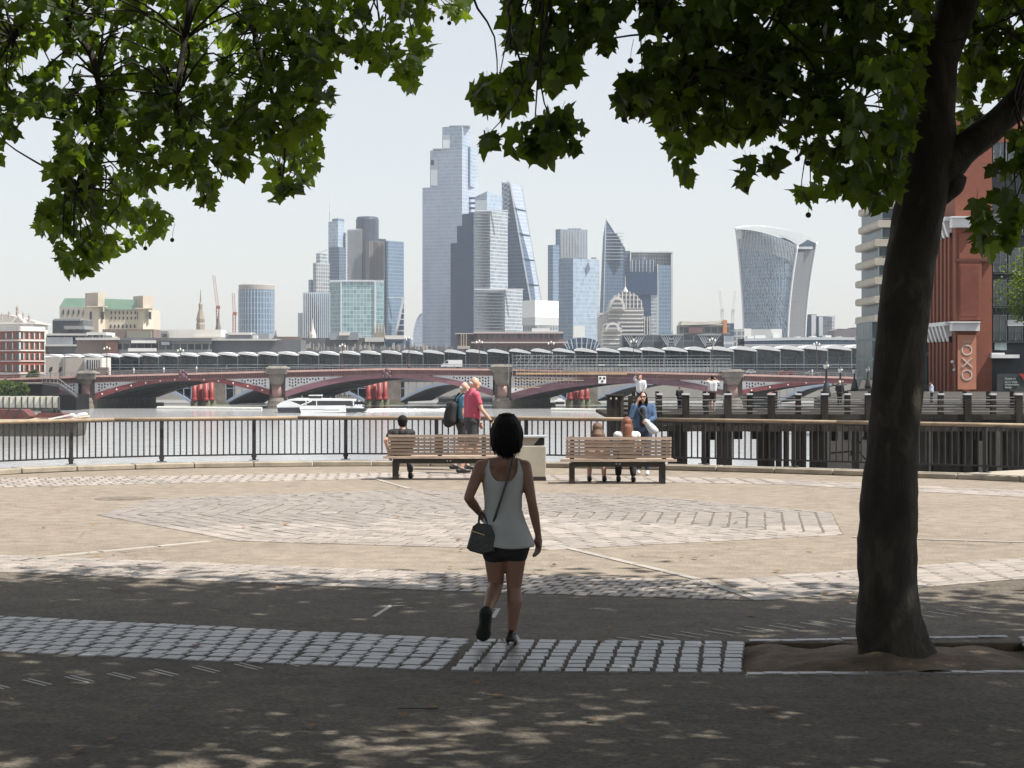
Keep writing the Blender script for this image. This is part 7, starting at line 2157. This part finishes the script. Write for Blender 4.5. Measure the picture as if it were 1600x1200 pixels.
# tank top: rings of cloth following the body, flaring to the hem
m_top = mat('grey_white_jersey', (.41, .425, .415), .8, var=.08, vs=10, bump=.25, bs=14)
def wtop():
    mb = MB(); NA, NZ = 64, 30
    ztab = [wq(0, y).z for y in (853, 838, 815, 796, 775, 752, 735, 722, 712)]
    rxt = [.196, .176, .150, .132, .133, .146, .150, .135, .115]; ryt = [.155, .145, .128, .108, .112, .122, .112, .09, .07]
    cxt = [wq(x, 800).x for x in (794, 792, 788, 786, 786, 787, 787, 787, 788)]
    o_, i_ = [], []
    for j in range(NZ+1):
        for i in range(NA):
            a = 2*math.pi*i/NA
            sx = math.cos(a); sy = math.sin(a)
            # top edge: straps high, scooped back and armholes low
            ax = abs(sx)
            zt = 1.15+.18*(ax/.82)**4 if ax < .82 else 1.33-.175*((ax-.82)/.18)**.6
            zh = ztab[0] + .012*math.sin(2*a+.5) + .008*sx + .003*math.sin(5*a)
            z = zh+(zt-zh)*(j/NZ)
            rx = np.interp(z, ztab, rxt); ry = np.interp(z, ztab, ryt); cx_ = np.interp(z, ztab, cxt)
            fl = .5*(1-j/NZ)**1.5
            wr = 1+.03*fl*math.sin(a*9+1.3+z*6)+.028*fl*math.sin(a*5+z*9) + .016*math.exp(-((z-wq(0, 798).z)/.05)**2)*math.sin(z*150+a*3)*(1 if sx > 0 else .5) + .012*math.sin(3*a+z*14)*(.4+fl)
            o_.append((cx_+sx*rx*wr, WY+sy*ry*wr, z)); i_.append((cx_+sx*(rx*wr-.005), WY+sy*(ry*wr-.005), z))
    mb.v = o_+i_; B = len(o_)
    for j in range(NZ):
        for i in range(NA):
            a = j*NA+i; b = j*NA+(i+1) % NA
            mb.f.append([a, b, b+NA, a+NA]); mb.m.append(0); mb.f.append([B+a, B+a+NA, B+b+NA, B+b]); mb.m.append(0)
    for i in range(NA):
        j2 = (i+1) % NA
        mb.f.append([i, B+i, B+j2, j2]); mb.m.append(0); e = NZ*NA
        mb.f.append([e+i, e+j2, B+e+j2, B+e+i]); mb.m.append(0)
    return mb.build('tank_top', m_top, W, True)
wtop()
shorts = [('c', wq(774, 846), .112, wq(805, 846), .112), ('c', wq(778, 856), .10, wq(802, 856), .10), ('b', wq(789, 862), .06, .085, .05), ('c', hipl, .104, mid(hipl, knl, .17), .094), ('c', hipr, .104, mid(hipr, knr, .17), .092)]
blend('shorts', shorts, m_black, W, .008, 3)
# shoes: standing foot and the raised sole
blend('shoe', [('c', wq(797, 998, -.05), .036, wq(800, 999, .13), .033), ('c', wq(798, 992, -.03), .034, wq(800, 990, 0), .036), ('c', wq(800, 1001, .13), .03, wq(806, 1001, .2), .026)], m_shoe, W, .007, 3)
blend('shoe_trim', [('c', wq(804, 994, -.01), .022, wq(808, 1000, .1), .022), ('c', wq(798, 1004.5, -.07), .016, wq(803, 1004.5, .2), .018), ('c', wq(809, 1004, .0), .014, wq(811, 1004, .17), .014)], m_sole, W, .007, 2)
s0, s1 = wq(759, 957, -.27), wq(755, 990, -.17)
blend('shoe', [('c', s0, .047, mid(s0, s1, .5), .040), ('c', mid(s0, s1, .5), .040, s1, .056), ('c', wq(761, 957, -.23), .038, wq(757, 988, -.11), .042)], m_shoe, W, .007, 3)
blend('shoe_sole', [('c', s0+Vector((0, -.014, .004)), .044, mid(s0, s1, .5)+Vector((0, -.016, 0)), .035), ('c', mid(s0, s1, .5)+Vector((0, -.016, 0)), .035, s1+Vector((0, -.012, 0)), .053)], mat('black_rubber_sole', (.008, .008, .008), .7, bump=.6, bs=70), W, .007, 2)
# shoulder bag
m_bag = mat('dark_green_leather', (.04, .045, .04), .42, var=.3, vs=9, bump=.25, bs=50)
B = thing('shoulder_bag', 'dark leather shoulder bag with a zip hanging at the walking woman\'s hip', 'bag', wq(750, 862, -.06))
bagq = [(729, 856), (738, 824), (744, 818), (765, 820), (774, 836), (773, 862), (752, 866), (734, 861)]
q0 = [wq(x, y, -.12) for x, y in bagq]; q1 = [wq(x+2, y, .02) for x, y in bagq]
cx0 = sum(q0, Vector())/len(q0)
mb = MB(); n = len(bagq)
ring0 = [p.lerp(cx0, .10)+Vector((0, -.012, 0)) for p in q0]
mb.add(ring0+q0+q1, [list(range(n))]+[(i, (i+1) % n, n+(i+1) % n, n+i) for i in range(n)]+[(n+i, n+(i+1) % n, 2*n+(i+1) % n, 2*n+i) for i in range(n)]+[list(range(3*n-1, 2*n-1, -1))])
mb.build('body', m_bag, B)
mb = MB(); mb.bar(wq(736, 829, -.135), wq(757, 836, -.135), .004, .006); mb.build('zip', mat('brass_zip', (.5, .42, .25), .35, .9), B)
mb = MB(); mb.add([wq(738, 823, -.14), wq(746, 817, -.13), wq(766, 820, -.13), wq(768, 836, -.145), wq(752, 833, -.146)], [(0, 1, 2, 3, 4)]); mb.build('flap', m_bag, B)
mb = MB(); mb.tube(spline([wq(768, 826, -.08), wq(776, 800, -.125), wq(786, 770, -.135), wq(795, 742, -.13), wq(800, 722, -.10), wq(802, 713, -.04), wq(803, 712, .02)], 5), .0085, 8); mb.build('strap', m_bag, B, True)
mb = MB(); mb.tube(spline([wq(748, 820, -.08), wq(749, 806, -.06), wq(752, 800, -.02), wq(757, 808, -.06), wq(764, 822, -.08)], 4), .008, 8); mb.build('handle', m_bag, B, True)

# ------------------------------------------------ seated and standing people
def sitter(label, px, head_y, Y, lean, shirt, hairm, skin, long_hair, headx=None, arm=None, pants=m_black, hunch=0.0, shoe=m_shoe, yw=.22, scale=1.0, bare=False):
    """person on a bench seen from behind, facing the river"""
    seat = .44
    x = P(px, 0, Y).x
    hx = P(headx if headx else px, 0, Y).x
    hz = zpx(head_y, Y)
    T = thing('person', label, 'person', (x, Y+.15, .0))
    def q(dx, dy, z): return Vector((x+dx, Y+dy, z))
    hd = Vector((hx, Y+.10+hunch, hz))
    sz = hz-.185
    s = scale
    shl, shr = q(-.17*s, .06+hunch*.5, sz), q(.17*s, .06+hunch*.5, sz)
    torso = [('c', q(-.10*s, .06+hunch*.5, sz-.02), .085*s, q(-.08*s, .16, seat+.1), .10*s), ('c', q(.10*s, .06+hunch*.5, sz-.02), .085*s, q(.08*s, .16, seat+.1), .10*s), ('c', shl, .058*s, shr, .058*s), ('c', q(0, .05+hunch*.5, sz), .07, q(0, .15, seat+.1), .11*s)]
    if arm:
        ell, wrl = arm
    else:
        ell, wrl = q(-.22*s, .12, sz-.22), q(-.12, .36, seat+.14)
    elr, wrr = q(.22*s, .12+hunch*.3, sz-.22), q(.12, .36, seat+.14)
    hipl, hipr = q(-.09, .16, seat+.06), q(.09, .16, seat+.06); knl, knr = q(-.11, .55, seat+.05), q(.11, .55, seat+.05); anl, anr = q(-.12, .50, .09), q(.13, .46, .09)
    body = head_shapes(hd, (0.15, 1, -.1-hunch), .97) + torso + [('c', hd-Vector((0, .02, .07)), .05, Vector((mid(q(0, 0, 0), hd, .6).x, Y+.06+hunch*.5, sz+.03)), .055)]
    body += [('c', shl, .05*s, ell, .038), ('c', ell, .038, wrl, .026), ('c', shr, .05*s, elr, .038), ('c', elr, .038, wrr, .026), ('c', hipl, .09, knl, .062), ('c', knl, .06, anl, .036), ('c', hipr, .09, knr, .062), ('c', knr, .06, anr, .036), ('c', anl, .036, anl+Vector((0, .1, -.04)), .03), ('c', anr, .036, anr+Vector((0, .1, -.04)), .03)]
    hand(body, wrl, (wrl-ell), (1, 0, .2), (0, 0, -1), .95); hand(body, wrr, (wrr-elr), (-1, 0, .2), (0, 0, -1), .95)
    blend('body', body, skin, T, .0095, 3)
    blend('shirt', grow(torso, .014)+[('c', shl, .066*s, mid(shl, ell, .5), .055), ('c', shr, .066*s, mid(shr, elr, .5), .055)], shirt, T, .010, 3)
    if not bare: blend('trousers', [('c', hipl, .105, knl, .078), ('c', knl, .076, anl+Vector((0, 0, .06)), .055), ('c', hipr, .105, knr, .078), ('c', knr, .076, anr+Vector((0, 0, .06)), .055), ('c', hipl, .115, hipr, .115)], pants, T, .011, 3)
    else: blend('shorts', [('c', hipl, .105, mid(hipl, knl, .8), .082), ('c', hipr, .105, mid(hipr, knr, .8), .082), ('c', hipl, .115, hipr, .115)], pants, T, .011, 3)
    for a in (anl, anr):
        blend('shoe', [('c', a+Vector((0, -.04, -.045)), .042, a+Vector((.02, .14, -.05)), .036), ('c', a+Vector((0, -.01, -.02)), .042, a+Vector((.01, .06, -.04)), .04)], shoe, T, .011, 2)
    hr = [('b', hd+Vector((0, -.018, .03)), .089, .098, .098)]
    if long_hair:
        hr += [('b', hd+Vector((0, -.05, -.05)), .085, .06, .12)]
        for i in range(26):
            a = rs.uniform(-2.75, -.4)
            hr.append(('c', hd+Vector((math.cos(a)*.08, math.sin(a)*.08, 0)), .022, hd+Vector((math.cos(a)*(.115+.06*long_hair+rs.uniform(0, .025)), math.sin(a)*.06-.05, -long_hair+rs.uniform(-.05, .03))), .012))
        hr += [('c', hd+Vector((0, -.07, -.06)), .08, hd+Vector((0, -.085, -long_hair+.05)), .095)]
    else:
        hr += [('b', hd+Vector((0, -.045, -.025)), .075, .06, .06)]
    blend('hair', hr, hairm, T, .009, 2)
    return T
yb1 = 33.0
xs = P(627, 0, yb1).x
sitter('man in a black T-shirt sitting at the end of the bench facing the river', 627, 660, yb1+.03, 0, m_black, m_hairk, m_skin2, 0, 628.5, (Vector((xs-.27, yb1+.02, .68)), Vector((xs-.22, yb1+.10, .47))), mat('grey_trousers', (.09, .09, .10), .8), 0)
yb2 = 31.9
sitter('girl with tied brown hair in a brown top hunched over on the bench', 934, 672, yb2+.12, 0, mat('russet_top', (.16, .07, .045), .8, var=.4, vs=9), m_hairb, m_skin2, .15, 934.5, None, m_skin2, .14, m_shoe, scale=.84, bare=True)
sitter('girl with long auburn hair in a white top sitting on the bench', 980, 663, yb2+.08, 0, mat('white_cotton', (.62, .61, .62), .8, var=.08, vs=6), m_haira, m_skin2, .34, 980, None, m_black, 0, m_shoe, scale=.95)

def stander(label, x, Y, H, face, shirt, pants, hairm, skin, arms, stride=0.12, short=True, shoe=m_shoe, cat_hair='short', lean=0.0, voxel=.0095, zg=0.0, sleeves=.55, long_hair=0, collar=False, group=None, pants_len=.55):
    """standing or walking person; face = direction of the body on the ground"""
    f = Vector((face[0], face[1], 0)).normalized(); r = f.cross(Vector((0, 0, 1)))
    base = Vector((P(x, 0, Y).x, Y, zg))
    T = thing('person', label, 'person', base, group)
    k = H/1.75
    def q(dr, df, z): return base+r*dr*k+f*(df*k+lean*z*k)+Vector((0, 0, z*k))
    hd = q(0, .05, 1.635)
    shl, shr = q(-.185, 0, 1.43), q(.185, 0, 1.43)
    torso = [('c', q(-.11, 0, 1.38), .10*k, q(-.085, .01, 1.05), .105*k), ('c', q(.11, 0, 1.38), .10*k, q(.085, .01, 1.05), .105*k), ('c', q(0, .02, 1.36), .11*k, q(0, .03, 1.02), .125*k), ('c', shl, .06*k, shr, .06*k)]
    hips = [('c', q(-.08, 0, .95), .115*k, q(.08, 0, .95), .115*k)]
    hl, hr_ = q(-.09, 0, .92), q(.09, 0, .92)
    kl, kr = q(-.09, stride*.75+.02, .50), q(.09, -stride*.35+.02, .49)
    al, ar = q(-.09, stride, .09), q(.09, -stride*1.3, .11)
    A = {s: [(shl if s == 'l' else shr)] + [q(*v) for v in arms[s]] for s in 'lr'}
    body = head_shapes(hd, f*1.0+Vector((0, 0, -.12)), k) + torso + hips + [('c', q(0, .01, 1.56), .052*k, q(0, -.01, 1.44), .06*k), ('c', q(0, -.01, 1.46), .06*k, shl, .05*k), ('c', q(0, -.01, 1.46), .06*k, shr, .05*k)]
    for s in 'lr':
        a, b, c = A[s]
        body += [('c', a, .054*k, mid(a, b, .5), .048*k), ('c', mid(a, b, .5), .048*k, b, .038*k), ('c', b, .038*k, c, .026*k)]
        hand(body, c, c-b, f*.8+r*(.5 if s == 'l' else -.5), r*(1 if s == 'l' else -1), k, .6)
    for h_, kn, an in ((hl, kl, al), (hr_, kr, ar)):
        body += [('c', h_, .092*k, kn, .06*k), ('c', kn, .058*k, mid(kn, an, .35), .058*k), ('c', mid(kn, an, .35), .058*k, an, .036*k), ('c', an, .036*k, an+f*.1*k+Vector((0, 0, -.05*k)), .03*k)]
    blend('body', body, skin, T, voxel, 3)
    shp = grow(torso, .018)
    for s in 'lr':
        a, b, c = A[s]
        if sleeves > 1: shp += [('c', a, .072*k, b, .056*k), ('c', b, .056*k, mid(b, c, sleeves-1), .044*k)]
        else: shp += [('c', a, .072*k, mid(a, b, sleeves), .062*k)]
    if collar: shp += [('c', q(0, -.01, 1.5), .066*k, q(0, -.01, 1.46), .075*k)]
    blend('shirt', shp, shirt, T, voxel, 3)
    ps = grow(hips, .014)
    for h_, kn, an in ((hl, kl, al), (hr_, kr, ar)):
        ps += [('c', h_, .108*k, mid(h_, kn, .8 if short else 1), .085*k if short else .075*k)]
        if not short: ps += [('c', kn, .075*k, an+Vector((0, 0, .05)), .06*k)]
    blend('shorts' if short else 'trousers', ps, pants, T, voxel, 3)
    for an in (al, ar):
        blend('shoe', [('c', an-f*.05*k+Vector((0, 0, -.045*k)), .044*k, an+f*.16*k+Vector((0, 0, -.052*k)), .036*k), ('c', an+Vector((0, 0, -.02*k)), .045*k, an+f*.07*k+Vector((0, 0, -.04*k)), .04*k)], shoe, T, voxel, 2)
    if hairm:
        hh = [('b', hd+Vector((0, 0, .03*k))-f*.02*k, .086*k, .092*k, .088*k), ('b', hd-f*.05*k+Vector((0, 0, -.02*k)), .072*k, .066*k, .06*k)]
        if cat_hair == 'bald': hh = [('b', hd-f*.045*k+Vector((0, 0, -.005*k)), .078*k, .068*k, .05*k)]
        if long_hair:
            for e in (-1, 1):
                for j in range(7):
                    hh.append(('c', hd+r*e*.07*k+f*(.03-.02*j)*k, .022*k, hd+r*e*(.085+.004*j)*k+f*(.04-.022*j)*k+Vector((0, 0, -(long_hair-.02*j)*k)), .014*k))
            hh.append(('c', hd-f*.06*k, .075*k, hd-f*.08*k+Vector((0, 0, -long_hair*k)), .07*k))
        blend('hair', hh, hairm, T, voxel, 2)
    return T, q, hd, f, r, k
# man in the red polo
T, q, hd, f, r, k = stander('bald man in a red polo shirt and dark shorts walking along the railing', 734, 35.0, 1.76, (.93, .37), mat('crimson_polo', (.42, .07, .12), .75, var=.15, vs=5, bump=.25, bs=14), m_shorts, m_hairw, m_skin2,
    {'l': [(-.24, .02, 1.13), (-.22, .20, .93)], 'r': [(.25, .10, 1.16), (.24, .30, .95)]}, .16, True, m_shoe, 'bald', .035, collar=True)
c = q(.24, .29, .965); blend('wristwatch', [('c', c-f*.012, .034, c+f*.012, .034)], m_black, T, .008, 1)
# man in the blue T-shirt with the rucksack
T2_, q, hd, f, r, k = stander('man in a light blue T-shirt walking behind the man in red', 720.5, 36.3, 1.66, (.95, .3), mat('sky_blue_tee', (.09, .25, .36), .8, var=.12, vs=5), m_shorts, m_hairw, m_skin2,
    {'l': [(-.25, -.02, 1.14), (-.24, .06, .88)], 'r': [(.26, -.05, 1.14), (.26, .02, .88)]}, .14, True, m_shoe, 'bald', .02)
BP = thing('rucksack', 'black rucksack worn by the man in light blue', 'rucksack', q(0, -.2, 1.0))
blend('pack', [('c', q(-.09, -.22, 1.28), .085, q(-.09, -.24, .98), .10), ('c', q(.09, -.22, 1.28), .085, q(.09, -.24, .98), .10), ('c', q(0, -.26, 1.2), .09, q(0, -.28, .96), .11)], m_black, BP, .011, 3)
for e in (-1, 1):
    mb = MB(); mb.tube(spline([q(e*.12, -.15, 1.34), q(e*.13, -.03, 1.525), q(e*.13, .10, 1.42), q(e*.12, .13, 1.2), q(e*.12, -.02, 1.05)], 4), .018, 8); mb.build('strap', m_black, BP, True)
# woman in the denim jacket on the phone, facing the camera
T, q, hd, f, r, k = stander('woman with long dark hair in a blue denim jacket with a hand at her face', 1005, 34.6, 1.50, (-.12, -1), m_denim, mat('dark_blue_jeans', (.03, .045, .08), .85, var=.3, vs=6), m_hairk, m_skin2,
    {'l': [(-.24, .08, 1.2), (-.12, .24, 1.14)], 'r': [(.25, .14, 1.22), (.11, .12, 1.54)]}, .03, False, mat('white_trainers', (.62, .62, .62), .6), 'long', 0, sleeves=1.7, long_hair=.34)
blend('sunglasses', [('b', hd+f*.092*k+r*.033*k+Vector((0, 0, .014*k)), .028*k, .014*k, .02*k), ('b', hd+f*.092*k-r*.033*k+Vector((0, 0, .014*k)), .028*k, .014*k, .02*k), ('c', hd+f*.094*k+r*.03*k+Vector((0, 0, .018*k)), .006, hd+f*.094*k-r*.03*k+Vector((0, 0, .018*k)), .006)], m_black, T, .006, 1)
mb = MB(); mb.tube([hd+f*.084*k+r*.026*k-Vector((0, 0, .052*k)), hd+f*.094*k-Vector((0, 0, .056*k)), hd+f*.084*k-r*.026*k-Vector((0, 0, .052*k))], .007, 8); mb.build('mouth', mat('lips', (.35, .09, .08), .5), T, True)
blend('vest', [('c', q(0, .125, 1.38), .055*k, q(0, .15, 1.08), .075*k)], m_black, T, .01, 2)
SB = thing('crossbody_bag', 'pale grey half-moon bag across the front of the woman in denim', 'bag', q(-.05, .2, .98))
c = P(1017, 668, 34.6-.24)
blend('pouch', [('c', c+Vector((-.09, 0, .11)), .05, c+Vector((.03, -.01, -.04)), .085), ('c', c+Vector((.03, -.01, -.04)), .085, c+Vector((.08, 0, -.06)), .06)], mat('pale_grey_bag', (.40, .43, .47), .5), SB, .01, 2)
mb = MB(); mb.tube(spline([c+Vector((-.10, .0, .13)), q(.1, .16, 1.36), q(.15, .02, 1.49), q(.12, -.12, 1.4)], 4), .012, 6); mb.build('strap', m_black, SB, True)

# people out on the pier
g = 'people out on the timber pier'
stander('person in a white T-shirt and dark shorts on the pier raising both arms', 1113, 86.0, 1.66, (.1, 1), mat('white_cotton', (.62, .61, .62), .8), mat('brown_shorts', (.06, .035, .03), .8), m_hairk, m_skin,
    {'l': [(-.34, .12, 1.42), (-.12, .22, 1.60)], 'r': [(.34, .12, 1.42), (.12, .22, 1.60)]}, .03, True, m_shoe, 'short', 0, .013, DZ, .6, group=g)
stander('person in a pale top raising one arm on the pier behind the denim jacket', 1001, 84.0, 1.70, (-.5, -1), mat('white_cotton', (.62, .61, .62), .8), m_shorts, m_haira, m_skin2,
    {'l': [(-.26, .05, 1.2), (-.2, .15, 1.0)], 'r': [(.24, .15, 1.55), (.12, .22, 1.78)]}, .03, False, m_shoe, 'short', 0, .013, DZ, 1.5, group=g)
stander('dark-clothed person with a pale cap on the pier near the lamp posts', 1312, 96.0, 1.36, (.3, 1), m_black, m_black, m_hairw, m_skin,
    {'l': [(-.25, .05, 1.15), (-.15, .2, 1.0)], 'r': [(.25, .05, 1.15), (.15, .2, 1.0)]}, .05, False, m_shoe, 'short', 0, .013, DZ, 1.5, group=g)
stander('person in a light blue shirt half hidden by the pier rails near the banner', 1456, 98.0, 1.30, (-1, .2), mat('pale_blue_shirt', (.35, .42, .52), .8), m_black, m_hairk, m_skin2,
    {'l': [(-.25, .05, 1.15), (-.15, .2, 1.0)], 'r': [(.25, .05, 1.15), (.15, .2, 1.0)]}, .05, False, m_shoe, 'short', 0, .013, DZ, 1.0, group=g)
stander('dark-haired person looking over the far pier rail beside the post', 1062, 90.0, 1.12, (0, 1), m_black, m_black, m_hairb, m_skin,
    {'l': [(-.25, .05, 1.15), (-.15, .2, 1.0)], 'r': [(.25, .05, 1.15), (.15, .2, 1.0)]}, .03, False, m_shoe, 'short', 0, .013, DZ, 1.5, group=g)
# ------------------------------------------------------------------ the summer haze over the river
mb = MB(); mb.box((-1400, -260, -16), (1400, 3600, 330))
hz = mb.build('haze', [])
hz['kind'] = 'stuff'
tag(hz, 'thin pale summer haze filling the air over the river', 'haze')
m_haze = bpy.data.materials.new('haze'); m_haze.use_nodes = True
nt = m_haze.node_tree; nt.nodes.clear()
out = N(nt, 'ShaderNodeOutputMaterial'); pv = N(nt, 'ShaderNodeVolumePrincipled')
pv.inputs['Color'].default_value = (.80, .89, 1.0, 1)
pv.inputs['Density'].default_value = .00008
pv.inputs['Anisotropy'].default_value = .0
nt.links.new(pv.outputs[0], out.inputs['Volume'])
hz.data.materials.append(m_haze)
